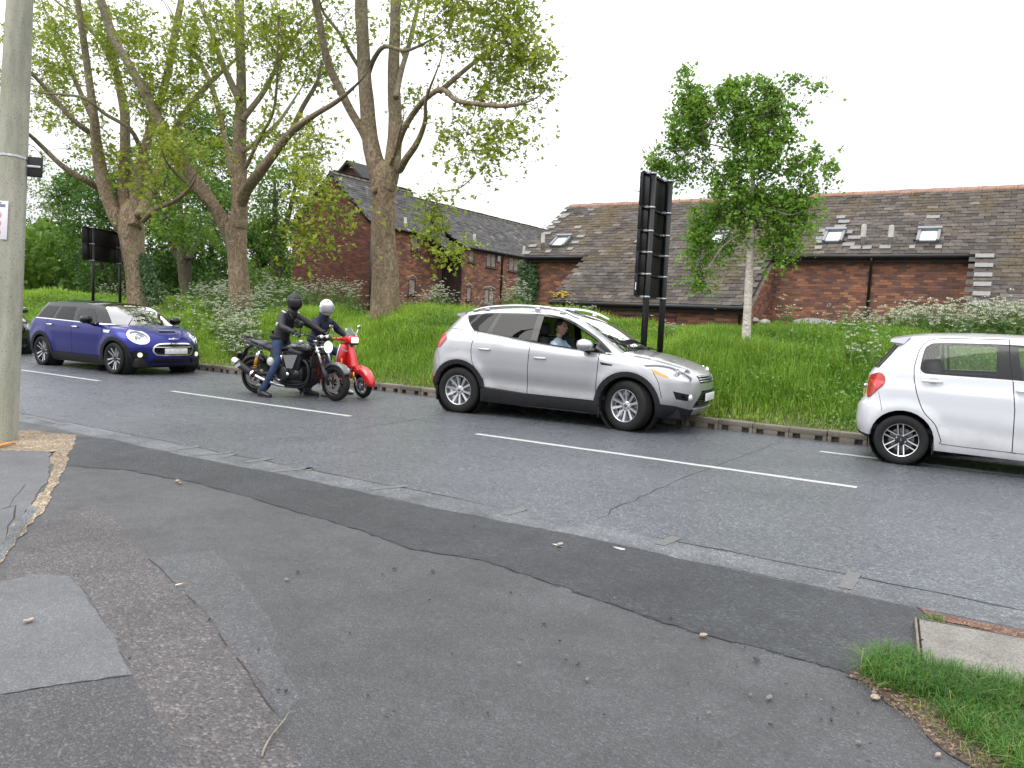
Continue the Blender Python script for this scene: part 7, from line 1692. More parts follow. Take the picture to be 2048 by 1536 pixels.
    for x, w_, a_, b_ in zip(xs, wd, zt, zl):
        for k in range(n):
            t = 2*math.pi*k/n; cs, sn = math.cos(t), math.sin(t); V.append((x, w_*np.sign(cs)*abs(cs)**.6, (a_+b_)/2+(a_-b_)/2*np.sign(sn)*abs(sn)**.75))
    F = [(i*n+k, i*n+(k+1) % n, (i+1)*n+(k+1) % n, (i+1)*n+k) for i in range(len(xs)-1) for k in range(n)]+[tuple(range(n-1, -1, -1)), tuple((len(xs)-1)*n+k for k in range(n))]
    f = MB(); f.add(V, F, True); tk = f.build('fuel_tank', M_tank, root); ssf = tk.modifiers.new('s', 'SUBSURF'); ssf.levels = 1; ssf.render_levels = 1
    for sd in (-1, 1):
        f = MB(); f.prism([(.02, .905), (.12, .925), (.28, .915), (.345, .88), (.35, .84), (.20, .855), (.06, .86)], lambda u, v, w_: (u, sd*(.172+w_-.10*max(0, v-.86)*1.9-.25*max(0, u-.25)), v), .012); f.build('tank_panel', M_tankgrey, tk)
        font_obj('tank_lettering', 'YAMAHA', .055, M_blackgloss, tk, (.15, sd*.1905, .842), (R(90), R(-3)*sd, 0 if sd < 0 else math.pi), .002)
    f = MB(); f.lathe([(.04, 0), (.04, .02), (.001, .022)], (.08, 0, .94), (0, 0, 1), 18); f.build('filler_cap', M_chrome, tk)
    # saddle, tail, mudguard, plate
    def pad(name, st_, mat, sub=True):
        V = []; n = 14
        for (x, w_, zc_, hh) in st_:
            for k in range(n):
                t = 2*math.pi*k/n; cs, sn = math.cos(t), math.sin(t); V.append((x, w_*np.sign(cs)*abs(cs)**.6, zc_+hh*np.sign(sn)*abs(sn)**.7))
        F = [(i*n+k, i*n+(k+1) % n, (i+1)*n+(k+1) % n, (i+1)*n+k) for i in range(len(st_)-1) for k in range(n)]+[tuple(range(n-1, -1, -1)), tuple((len(st_)-1)*n+k for k in range(n))]
        f = MB(); f.add(V, F, True); return f.build(name, mat, root)
    pad('rider_seat', [(-.22, .08, .80, .04), (-.30, .13, .80, .05), (-.46, .15, .80, .05), (-.56, .145, .825, .05)], M_leather)
    pad('pillion_seat', [(-.55, .14, .84, .05), (-.70, .135, .865, .045), (-.86, .115, .885, .035), (-.92, .08, .895, .02)], simple('grey_pillion_vinyl', (.055, .06, .065), .5, bump=.2, bscale=120.))
    pad('tail_unit', [(-.60, .13, .80, .02), (-.80, .11, .84, .03), (-1.0, .07, .885, .03), (-1.08, .05, .90, .015)], M_tank)
    f = MB(); f.tube([(-.72, -.13, .86), (-.95, -.13, .93), (-1.08, -.10, .955), (-1.10, 0, .958), (-1.08, .10, .955), (-.95, .13, .93), (-.72, .13, .86)], .016, 8); f.build('grab_rail', M_mblack2, root)
    f = MB(); f.box((-1.04, 0, .88), (.06, .12, .05), None, .015); f.build('tail_lamp', M_red_lamp, root)
    f = MB(); f.tube(catmull([(-.92, 0, .82), (-1.05, 0, .76), (-1.10, 0, .66), (-1.16, 0, .58)], 4), [.05]*13, 8, squash=.35); f.box((-1.19, 0, .60), (.012, .20, .15), Matrix.Rotation(R(18), 3, 'Y'), .004); f.build('plate_bracket', M_mblack2, root)
    def guard(name, cx, cz, r, a0, a1, w_, mat, steer=0.):
        f = MB(); n = 16; V = []
        for i in range(n+1):
            a = a0+(a1-a0)*i/n
            for k, (yy, rr_) in enumerate(((-w_, r-.05), (-w_*.9, r), (0, r+.012), (w_*.9, r), (w_, r-.05))): V.append((rr_*math.cos(a), yy, rr_*math.sin(a)))
        f.add(V, [(5*i+k, 5*i+k+1, 5*i+k+6, 5*i+k+5) for i in range(n) for k in range(4)], True); o = f.build(name, mat, root, (cx, 0, cz), (0, 0, steer)); so_ = o.modifiers.new('t', 'SOLIDIFY'); so_.thickness = .006; return o
    guard('rear_mudguard', RX, .315, .35, R(50), R(150), .10, M_mblack2); guard('front_mudguard', WX, .30, .335, R(28), R(140), .075, M_tankgrey if False else simple('dark_grey_mudguard', (.05, .052, .056), .25, Coat_Weight=1.), st)
    # fork, clocks, headlamp, bars
    Ms = Matrix.Translation((.46, 0, 0)) @ Matrix.Rotation(st, 4, 'Z') @ Matrix.Translation((-.46, 0, 0))
    def S(p): v = Ms @ Vector(p); return np.array(v)
    for sd in (-1, 1):
        f = MB(); f.tube([S((.455, sd*.105, .98)), S((.64, sd*.105, .58))], .021, 12); fk = f.build('fork_tube', M_chrome, root); f = MB(); f.tube([S((.63, sd*.105, .60)), S((.795, sd*.105, .27))], [.030, .028], 12); f.build('fork_slider', M_mblack, fk)
        f = MB(); f.box(S((.72, sd*.085, .43)), (.07, .05, .12), Matrix.Rotation(R(-24), 3, 'Y'), .015); f.build('brake_caliper', M_mblack2, root)
    f = MB(); f.box(S((.47, 0, .965)), (.08, .28, .03), None, .01); f.box(S((.53, 0, .80)), (.08, .28, .04), None, .01); f.build('fork_yoke', M_satin, root)
    f = MB(); hp = S((.66, 0, .875)); hd = np.array([math.cos(st), math.sin(st), -.05]); f.lathe([(.02, -.13), (.07, -.11), (.095, -.04), (.10, .0), (.098, .012), (.09, .006)], hp, hd, 24); hl = f.build('headlamp', M_tank, root)
    f = MB(); f.lathe([(.092, .004), (.09, .012), (.07, .022), (.001, .03)], hp, hd, 24); f.build('lens', M_headlit, hl); f = MB(); f.lathe([(.098, -.005), (.103, .005), (.098, .016), (.091, .010)], hp, hd, 24, closed=True); f.build('lamp_rim', M_chrome, hl)
    for sd in (-1, 1):
        f = MB(); f.tube([S((.53, sd*.10, .87)), S((.66, sd*.103, .875))], .012, 6); f.build('lamp_bracket', M_chrome, root)
        f = MB(); p = S((.53, sd*.062, 1.03)); dd = np.array([-.45, 0, .9]); f.lathe([(.001, -.06), (.045, -.055), (.058, -.02), (.058, .01), (.052, .014), (.050, .008), (.001, .008)], p, dd, 22); ck = f.build('clock', M_mblack2, root); f = MB(); f.lathe([(.055, .006), (.062, .012), (.055, .018)], p, dd, 22, closed=True); f.ell(p+np.array([.035, 0, .0]), (.03, .045, .045), None, 14, 8); f.build('clock_bezel', M_chrome, ck)
        f = MB(); f.tube(catmull([S((.46, sd*.03, 1.0)), S((.44, sd*.15, 1.045)), S((.36, sd*.28, 1.07)), S((.27, sd*.37, 1.06))], 4), .013, 8); hb = f.build('handlebar', M_mblack2, root)
        f = MB(); f.tube([S((.335, sd*.30, 1.068)), S((.245, sd*.40, 1.057))], .019, 10); f.build('grip', M_leather, hb); f = MB(); f.tube([S((.38, sd*.26, 1.07)), S((.36, sd*.36, 1.055)), S((.30, sd*.43, 1.05))], .007, 6); f.build('brake_lever', M_satin, hb)
        f = MB(); f.tube([S((.34, sd*.30, 1.07)), S((.36, sd*.33, 1.20)), S((.35, sd*.36, 1.25))], .007, 6); f.ell(S((.35, sd*.39, 1.27)), (.012, .06, .045), None, 14, 8); f.build('bar_mirror', M_mblack2, hb)
        f = MB(); f.tube([(-.12, sd*.20, .30), (-.10, sd*.32, .30)], .014, 8); f.build('footpeg', M_satin, root)
        f = MB(); f.tube(catmull([S((.30, sd*.2, 1.05)), S((.5, sd*.15, .95)), S((.52, sd*.08, .72)), S((.70, sd*.10, .45))], 4), .006, 5); f.build('brake_hose', M_mblack2, root)
    f = MB(); f.box((.42, 0, .62), (.03, .34, .18), None, .01); f.build('oil_cooler', M_mblack2, root)
    f = MB(); f.tube([(.28, -.1, .885), (.44, -.1, .93)], .01, 6); f.build('cable', M_mblack2, root)
    f = MB(); f.tube([(-.05, .14, .25), (-.10, .26, .02)], .012, 8); f.build('side_stand', M_mblack2, root)
    return root
moto = motorcycle()
def scooter():
    b = at_z(722, 796); yaw = R(8)-R(0); L = 1.24; fx, rx = L/2+.02, -L/2
    c = b-np.array([math.cos(yaw)*fx, math.sin(yaw)*fx, 0])+np.array([-math.sin(yaw), math.cos(yaw), 0])*.05
    root = thing('motor_scooter', 'red classic scooter with square lit headlamp standing beyond the motorcycle', 'scooter', (c[0], c[1], 0), yaw)
    st = R(-14)
    spoked(root, (rx, 0, .215), .215, .10, .14, 5, 0., False, M_=M_satin); spoked(root, (fx, 0, .215), .215, .095, .14, 5, st, True, M_=M_satin)
    def loft(name, st_, mat, n=18, e=.7, par=None, smooth=True):
        V = []
        for (x, w_, zl, zh) in st_:
            for k in range(n):
                t = 2*math.pi*k/n; cs, sn = math.cos(t), math.sin(t); V.append((x, w_*np.sign(cs)*abs(cs)**e, (zl+zh)/2+(zh-zl)/2*np.sign(sn)*abs(sn)**e))
        F = [(i*n+k, i*n+(k+1) % n, (i+1)*n+(k+1) % n, (i+1)*n+k) for i in range(len(st_)-1) for k in range(n)]+[tuple(range(n-1, -1, -1)), tuple((len(st_)-1)*n+k for k in range(n))]
        f = MB(); f.add(V, F, smooth); return f.build(name, mat, par or root)
    # legshield: tall curved plate
    xsz = [(.14, .16, .30), (.20, .20, .40), (.24, .22, .52), (.265, .215, .66), (.275, .19, .78), (.28, .15, .88), (.28, .10, .93)]
    V = []; m_ = 10
    for x, w_, z in xsz:
        for k in range(m_+1):
            t = -1+2*k/m_; V.append((x+.06-.10*abs(t)**2.2, w_*t, z))
    f = MB(); f.add(V, [((m_+1)*i+k, (m_+1)*i+k+1, (m_+1)*(i+1)+k+1, (m_+1)*(i+1)+k) for i in range(len(xsz)-1) for k in range(m_)], True); ls = f.build('leg_shield', M_scarlet, root); sm = ls.modifiers.new('t', 'SOLIDIFY'); sm.thickness = .02
    f = MB(); f.tube([(.35, 0, .92), (.345, 0, .78), (.33, 0, .62), (.32, 0, .50)], [.03, .045, .05, .04], 10); f.build('horn_casting', M_scarlet, ls)
    f = MB(); f.tube([(.41, -.02, .86), (.43, -.02, .76), (.44, -.02, .62)], [.012, .02, .012], 8); f.build('trim_stripe', M_whitep, ls)
    f = MB(); f.tube([(x-.04+.004, -w_, z) for x, w_, z in xsz], .011, 6); f.tube([(x-.04+.004, w_, z) for x, w_, z in xsz], .011, 6); f.build('edge_trim', M_chrome, ls)
    font_obj('script_badge', 'Vespa', .055, M_whitep, ls, (.325, -.105, .80), (R(90), 0, R(58)), .002, shear=.3)
    f = MB(); f.box((.30, -.165, .62), (.03, .03, .09), Matrix.Rotation(R(-30), 3, 'Z'), .008); f.build('indicator', M_amber, ls)
    # floor, tunnel, body cowls, seat
    loft('floorboard', [(.22, .19, .24, .32), (.10, .20, .235, .28), (-.15, .20, .235, .275), (-.25, .19, .24, .30)], M_scarlet)
    loft('rear_cowl', [(-.20, .13, .28, .66), (-.30, .20, .27, .70), (-.50, .235, .26, .70), (-.72, .225, .28, .66), (-.88, .16, .32, .60), (-.95, .06, .38, .54)], M_scarlet)
    loft('seat', [(-.12, .09, .70, .76), (-.25, .14, .69, .79), (-.50, .15, .68, .79), (-.75, .13, .69, .80), (-.84, .08, .70, .78)], M_leather)
    f = MB(); f.box((-.96, 0, .50), (.04, .14, .07), None, .02); f.build('tail_lamp', M_red_lamp, root)
    f = MB(); f.box((-.97, 0, .40), (.01, .2, .15), None, .004); f.build('number_plate', simple('scooter_plate_yellow', (.5, .4, .08), .4), root)
    # front end turns with the bars
    Ms = Matrix.Translation((.36, 0, 0)) @ Matrix.Rotation(st, 4, 'Z') @ Matrix.Translation((-.36, 0, 0)); S = lambda p: np.array(Ms @ Vector(p))
    n = 14; V = []
    for i in range(n+1):
        a = R(-2)+R(158)*i/n; wx = .10*min(1, .45+math.sin(math.pi*min(1, (i+2)/n*.95))*.65)
        for (yy, rr_) in ((-1, .20), (-.85, .275), (-.4, .325), (0, .335), (.4, .325), (.85, .275), (1, .20)): V.append(S((fx+rr_*math.cos(a)*(1.05 if math.cos(a) > 0 else 1.), wx*yy, .235+rr_*math.sin(a)*.98)))
    f = MB(); f.add(V, [(7*i+k, 7*i+k+1, 7*i+k+8, 7*i+k+7) for i in range(n) for k in range(6)], True); mg = f.build('front_mudguard', M_scarlet, root); sm = mg.modifiers.new('t', 'SOLIDIFY'); sm.thickness = .012
    f = MB(); f.tube(catmull([S((.34, 0, .96)), S((.375, 0, .84)), S((.415, 0, .70)), S((.47, 0, .50))], 4), list(np.linspace(.045, .10, 13)), 14, squash=.9); f.build('horn_cover', M_scarlet, root)
    for sd in (-1, 1): f = MB(); f.tube([S((.50, sd*.05, .50)), S((fx-.02, sd*.062, .215))], .016, 8); f.build('fork_leg', M_chrome, root)
    f = MB(); f.tube([S((.545, -.07, .44)), S((.56, -.075, .30))], .022, 10); f.build('damper', M_gold, root)
    hs = [(.22, .06, .94, 1.02), (.30, .12, .93, 1.05), (.40, .11, .92, 1.06), (.46, .095, .925, 1.05)]
    V = []; n2 = 16
    for (x, w_, zl, zh) in hs:
        for k in range(n2):
            t = 2*math.pi*k/n2; cs, sn = math.cos(t), math.sin(t); V.append(S((x, w_*np.sign(cs)*abs(cs)**.5, (zl+zh)/2+(zh-zl)/2*np.sign(sn)*abs(sn)**.5)))
    f = MB(); f.add(V, [(i*n2+k, i*n2+(k+1) % n2, (i+1)*n2+(k+1) % n2, (i+1)*n2+k) for i in range(3) for k in range(n2)]+[tuple(range(n2-1, -1, -1)), tuple(3*n2+k for k in range(n2))], True); hs_o = f.build('headset', M_scarlet, root)
    f = MB(); f.box(S((.468, 0, .985)), (.03, .15, .095), Matrix.Rotation(st, 3, 'Z'), .018); f.build('headlamp', M_headlit, hs_o)
    f = MB(); f.box(S((.45, 0, .915)), (.06, .16, .03), Matrix.Rotation(st, 3, 'Z'), .01); f.build('lower_trim', M_mblack2, hs_o)
    V = [S((.44-.10*(k/6)**1.2-.05*abs(t)**2, .13*t*(1-.45*(k/6)), 1.05+.15*(k/6)*(1-.2*t*t))) for k in range(7) for t in np.linspace(-1, 1, 9)]
    f = MB(); f.add(V, [(9*i+k, 9*i+k+1, 9*i+k+10, 9*i+k+9) for i in range(6) for k in range(8)], True); f.build('flyscreen', M_smoke, root)
    for sd in (-1, 1):
        f = MB(); f.tube([S((.27, sd*.08, .99)), S((.20, sd*.22, .995)), S((.16, sd*.30, .985))], [.04, .022, .018], 10); hb = f.build('handlebar', M_scarlet, root); f = MB(); f.tube([S((.185, sd*.24, .992)), S((.13, sd*.37, .98))], .018, 10); f.build('grip', M_leather, hb)
        f = MB(); f.tube([S((.25, sd*.20, .99)), S((.22, sd*.26, 1.12)), S((.22, sd*.29, 1.17))], .006, 6); f.ell(S((.22, sd*.31, 1.20)), (.014, .055, .04), None, 14, 8); f.build('bar_mirror', M_chrome, hb)
    return root
scoot = scooter()
# ------------------------------------------------------------------ people
def cloth(name, base, var=.35, rough=.8, sc=5., bump=.35):
    t = NT(name); c = t.coord(); n = t.noise(t.mapped(c, (1, 1, 2.2)), sc*2.4, 4, .6, .8); f = t.noise(c, sc, 3)
    col = t.mix(t.ramp(f, [(.3, 0.), (.7, 1.)]), tuple(b*(1-var) for b in base), tuple(b*(1+var) for b in base))
    return t.pbr(col, rough, 0., t.bump(n, bump, .035, t.bump(t.noise(c, 260., 2), .15, .002)), .4)
M_jacket = cloth('black_leather_jacket', (.0055, .0055, .0065), .4, .45, 5., .55)
M_denim = cloth('blue_denim', (.020, .038, .090), .45, .85, 6., .5)
M_navy = cloth('navy_jacket', (.006, .009, .030), .4, .7, 5., .55)
M_shirt = cloth('pale_blue_shirt', (.42, .55, .66), .15, .8)
M_skin = simple('skin', (.42, .25, .18), .55, var=.12, vscale=12.)
M_glove = simple('black_glove', (.014, .014, .015), .5, bump=.3, bscale=60.)
M_boot = simple('black_boot', (.016, .016, .017), .4, bump=.3, bscale=50.)
M_hblack = simple('matt_black_helmet', (.008, .008, .009), .45, spec=.35)
M_hwhite = simple('white_helmet', (.66, .66, .67), .2, Coat_Weight=1.)
M_visor = simple('dark_visor', (.012, .012, .014), .3)
M_hair = simple('dark_hair', (.03, .02, .014), .7, var=.4, vscale=60.)
M_reflect = simple('pale_reflective_patch', (.62, .62, .60), .4)
def skin_body(name, joints, bones, mats, parent, root_j, regions, subdiv=2):
    """one continuous figure grown over a skeleton; regions(co)->material index"""
    names = list(joints); idx = {n: i for i, n in enumerate(names)}
    me = bpy.data.meshes.new(name); me.from_pydata([joints[n][0] for n in names], [(idx[a], idx[b]) for a, b in bones], []); me.update()
    o = bpy.data.objects.new(name, me); COL.objects.link(o); sk = o.modifiers.new('skin', 'SKIN'); sk.use_smooth_shade = True; sk.branch_smoothing = .6
    lay = me.skin_vertices[0].data
    for i, n in enumerate(names):
        r_ = joints[n][1]; lay[i].radius = (r_, r_) if not hasattr(r_, '__len__') else r_; lay[i].use_root = (n == root_j)
    ss = o.modifiers.new('sub', 'SUBSURF'); ss.levels = subdiv; ss.render_levels = subdiv
    dg = bpy.context.evaluated_depsgraph_get(); dg.update(); ev = bpy.data.meshes.new_from_object(o.evaluated_get(dg)); bpy.data.objects.remove(o)
    ev.name = name; ev.materials.clear()
    for m_ in mats: ev.materials.append(m_)
    co = np.zeros(len(ev.vertices)*3); ev.vertices.foreach_get('co', co); co = co.reshape(-1, 3)
    cent = np.array([co[list(p.vertices)].mean(0) for p in ev.polygons]); ev.polygons.foreach_set('material_index', np.array([regions(c) for c in cent], dtype=np.int32)); ev.polygons.foreach_set('use_smooth', np.full(len(ev.polygons), True))
    return link(name, ev, parent)
def limb_dist(c, a, b):
    a, b = np.asarray(a), np.asarray(b); t = np.clip((c-a)@(b-a)/((b-a)@(b-a)), 0, 1); return np.linalg.norm(c-(a+(b-a)*t))
def hand(parent, wrist, fwd, up, side, mat, curl=1., size=1.):
    """palm, four unequal bent fingers and a thumb leaving the side of the palm"""
    f, u = np.asarray(fwd, float), np.asarray(up, float); f /= np.linalg.norm(f); u = u-f*(u@f); u /= np.linalg.norm(u); s = np.cross(f, u)*side; w_ = np.asarray(wrist, float); k = size
    m = MB(); m.tube([w_-f*.02*k, w_+f*.03*k, w_+f*.085*k], [.027*k, .036*k, .036*k], 10, squash=.6, up=u)
    for i, (off, L) in enumerate(((-.030, .072), (-.010, .080), (.010, .076), (.029, .060))):
        b = w_+f*.082*k+s*off*k; a1 = .75*curl; a2 = 1.7*curl; a3 = 2.5*curl
        p1 = b+(f*math.cos(a1)-u*math.sin(a1))*L*.45*k; p2 = p1+(f*math.cos(a2)-u*math.sin(a2))*L*.33*k; p3 = p2+(f*math.cos(a3)-u*math.sin(a3))*L*.24*k
        m.tube(catmull([b-f*.012, b, p1, p2, p3], 3), [.0095*k]*12+[.007*k], 8)
    t0 = w_+f*.028*k-s*.030*k; t1 = t0+(f*.6-s*.55-u*.35)*.035*k; t2 = t1+(f*.75-u*.6+s*.15)*.032*k; m.tube(catmull([t0+s*.012, t0, t1, t2], 3), [.013*k]*9+[.009*k], 8)
    return m.build('hand', mat, parent)
def shoe(parent, heel, toe, mat, sole, w_=.048, top=.11):
    h, t = np.asarray(heel, float), np.asarray(toe, float); d = t-h; L = np.linalg.norm(d[:2]); d = d/np.linalg.norm(d); s = np.array([-d[1], d[0], 0.])
    m = MB(); V = []; n = 14; st_ = [(0, .034, .0, top), (.12, .040, .0, top), (.32, .041, .0, top*.95), (.5, .044, 0, top*.66), (.72, .050, 0, .062), (.9, .044, 0, .05), (1.0, .024, .004, .036)]
    for (q, ww, z0, z1) in st_:
        for k in range(n):
            a = 2*math.pi*k/n; cs, sn = math.cos(a), math.sin(a); V.append(h+d*L*q+s*ww*np.sign(cs)*abs(cs)**.7+np.array([0, 0, .018+(z0+z1)/2+(z1-z0)/2*np.sign(sn)*abs(sn)**.8]))
    m.add(V, [(i*n+k, i*n+(k+1) % n, (i+1)*n+(k+1) % n, (i+1)*n+k) for i in range(len(st_)-1) for k in range(n)]+[tuple(range(n-1, -1, -1)), tuple((len(st_)-1)*n+k for k in range(n))], True)
    o = m.build('shoe', mat, parent)
    q = MB(); out = [h+d*L*a+s*b for a, b in ((-.02, -.03), (.2, -.04), (.5, -.042), (.75, -.052), (.95, -.042), (1.03, 0), (.95, .042), (.75, .052), (.5, .042), (.2, .04), (-.02, .03), (-.05, 0))]
    q.add([p+np.array([0, 0, .002]) for p in out]+[p+np.array([0, 0, .024]) for p in out], [tuple(range(11, -1, -1)), tuple(range(12, 24))]+[(i, (i+1) % 12, 12+(i+1) % 12, 12+i) for i in range(12)]); q.build('sole', sole, o)
    q = MB()
    for k in range(4):
        c_ = h+d*L*(.42+.075*k)+np.array([0, 0, .018+top*(.83-.13*k)]); q.tube([c_-s*.028, c_+np.array([0, 0, .004]), c_+s*.028], .004, 5)
    q.build('lace', sole if sole is not M_boot else M_mblack2, o); return o
def head_of(parent, c, yaw, pitch=0., sc=1.):
    """face under the helmet: skull, jaw, brow, nose, lips, eyes, ears as one surface plus eyes"""
    M = (Matrix.Translation(Vector(c)) @ Matrix.Rotation(yaw, 4, 'Z') @ Matrix.Rotation(pitch, 4, 'Y')).to_4x4()
    bm = bmesh.new(); bmesh.ops.create_uvsphere(bm, u_segments=32, v_segments=22, radius=1.)
    for v in bm.verts:
        x, y, z = v.co; X, Y, Z = x*.098, y*.076, z*.118
        if z < 0: Y *= 1-.28*(-z)**1.3; X = X*(1-.22*(-z)) + (.014*(-z) if x > 0 else -.0)
        if x > .3:
            nz = math.exp(-((z+.12)/.16)**2-(y/.16)**2); X += .026*nz*(1 if z > -.3 else .4)
            X -= .012*math.exp(-((z-.12)/.12)**2)*math.exp(-((abs(y)-.42)/.2)**2); X += .006*math.exp(-((z-.30)/.1)**2)
            X += .008*math.exp(-((z+.52)/.07)**2-(y/.3)**2); X += .010*math.exp(-((z+.86)/.14)**2-(y/.3)**2)
        if abs(y) > .9 and abs(x) < .28 and abs(z) < .28: Y *= 1.16
        v.co = (X*sc, Y*sc, Z*sc)
    me = bpy.data.meshes.new('head'); bm.to_mesh(me); bm.free(); me.materials.append(M_skin); me.polygons.foreach_set('use_smooth', np.full(len(me.polygons), True)); o = link('head', me, parent); o.matrix_local = M
    q = MB()
    for sd in (-1, 1): q.ell((.079*sc, sd*.031*sc, .014*sc), (.013, .014, .012), None, 10, 8)
    q.build('eye', simple('eye_dark', (.05, .035, .03), .15), o)
    q = MB(); q.box((.096*sc, 0, -.060*sc), (.012, .045, .011), None, .005); q.build('lips', simple('lips', (.36, .15, .13), .5), o); return o
def helmet(parent, c, yaw, pitch, shell, full=True, visor=None, emblem=False):
    M = (Matrix.Translation(Vector(c)) @ Matrix.Rotation(yaw, 4, 'Z') @ Matrix.Rotation(pitch, 4, 'Y')).to_4x4()
    def surf(t, p, e=0.):      # t round from nose, p elevation
        rx, ry, rz = .148+e, .124+e, .150+e
        x, y, z = rx*math.cos(p)*math.cos(t), ry*math.cos(p)*math.sin(t), rz*math.sin(p)
        if z < 0: x = x*(1-.10*(z/rz)**2)+(.012 if math.cos(t) > 0 else 0)*(-z/rz); y *= 1-.12*(z/rz)**2
        return (x, y, z)
    nt_, npn = 48, 30; V = [surf(2*math.pi*k/nt_, R(-62)+R(152)*i/npn) for i in range(npn+1) for k in range(nt_)]; F = []
    for i in range(npn):
        p = math.degrees(R(-62)+R(152)*(i+.5)/npn)
        for k in range(nt_):
            t = (k+.5)*360/nt_; t = t-360 if t > 180 else t
            lo = -32 if full else -70
            if abs(t) < 64-(6 if full else 0) and lo < p < 22: continue
            F.append((i*nt_+k, i*nt_+(k+1) % nt_, (i+1)*nt_+(k+1) % nt_, (i+1)*nt_+k))
    me = np_mesh('helmet', V, F, shell, True); o = link('helmet', me, parent); o.matrix_local = M; sm = o.modifiers.new('t', 'SOLIDIFY'); sm.thickness = .022; sm.offset = -1
    if visor is not None:
        V = []; a, b_ = 24, 8
        for i in range(b_+1):
            for k in range(a+1): V.append(surf(R(-68)+R(136)*k/a, R(-34)+R(58)*i/b_ if full else R(-50)+R(74)*i/b_, .006))
        I = np.arange((a+1)*(b_+1)).reshape(b_+1, a+1); F = np.stack([I[:-1, :-1], I[:-1, 1:], I[1:, 1:], I[1:, :-1]], -1).reshape(-1, 4); vo = link('visor', np_mesh('visor', V, F, visor, True), o); s2 = vo.modifiers.new('t', 'SOLIDIFY'); s2.thickness = .004
    for sd in (-1, 1): q = MB(); q.lathe([(.022, 0), (.02, .012), (.001, .014)], (.02, sd*.121, .01), (0, sd, 0), 16); q.build('visor_pivot', shell if visor is not None else M_mblack2, o)
    q = MB(); q.tube([surf(R(k*360/40), R(-62), .003) for k in range(41)], .008, 6, False); q.build('edge_trim', M_mblack2, o)
    if emblem:
        q = MB(); pts = [surf(R(-16+13*math.cos(a_)), R(50+9*math.sin(a_)), .003) for a_ in np.linspace(-.4, 3.9, 12)]; q.tube(pts, .0055, 5); q.tube([surf(R(-20), R(42), .003), surf(R(-8), R(47), .003)], .005, 5); q.build('emblem', M_mblack2, o)
        q = MB(); q.ell(surf(R(-95), R(18), .001), (.012, .006, .014), None, 10, 6); q.build('stud', M_mblack2, o)
    return o
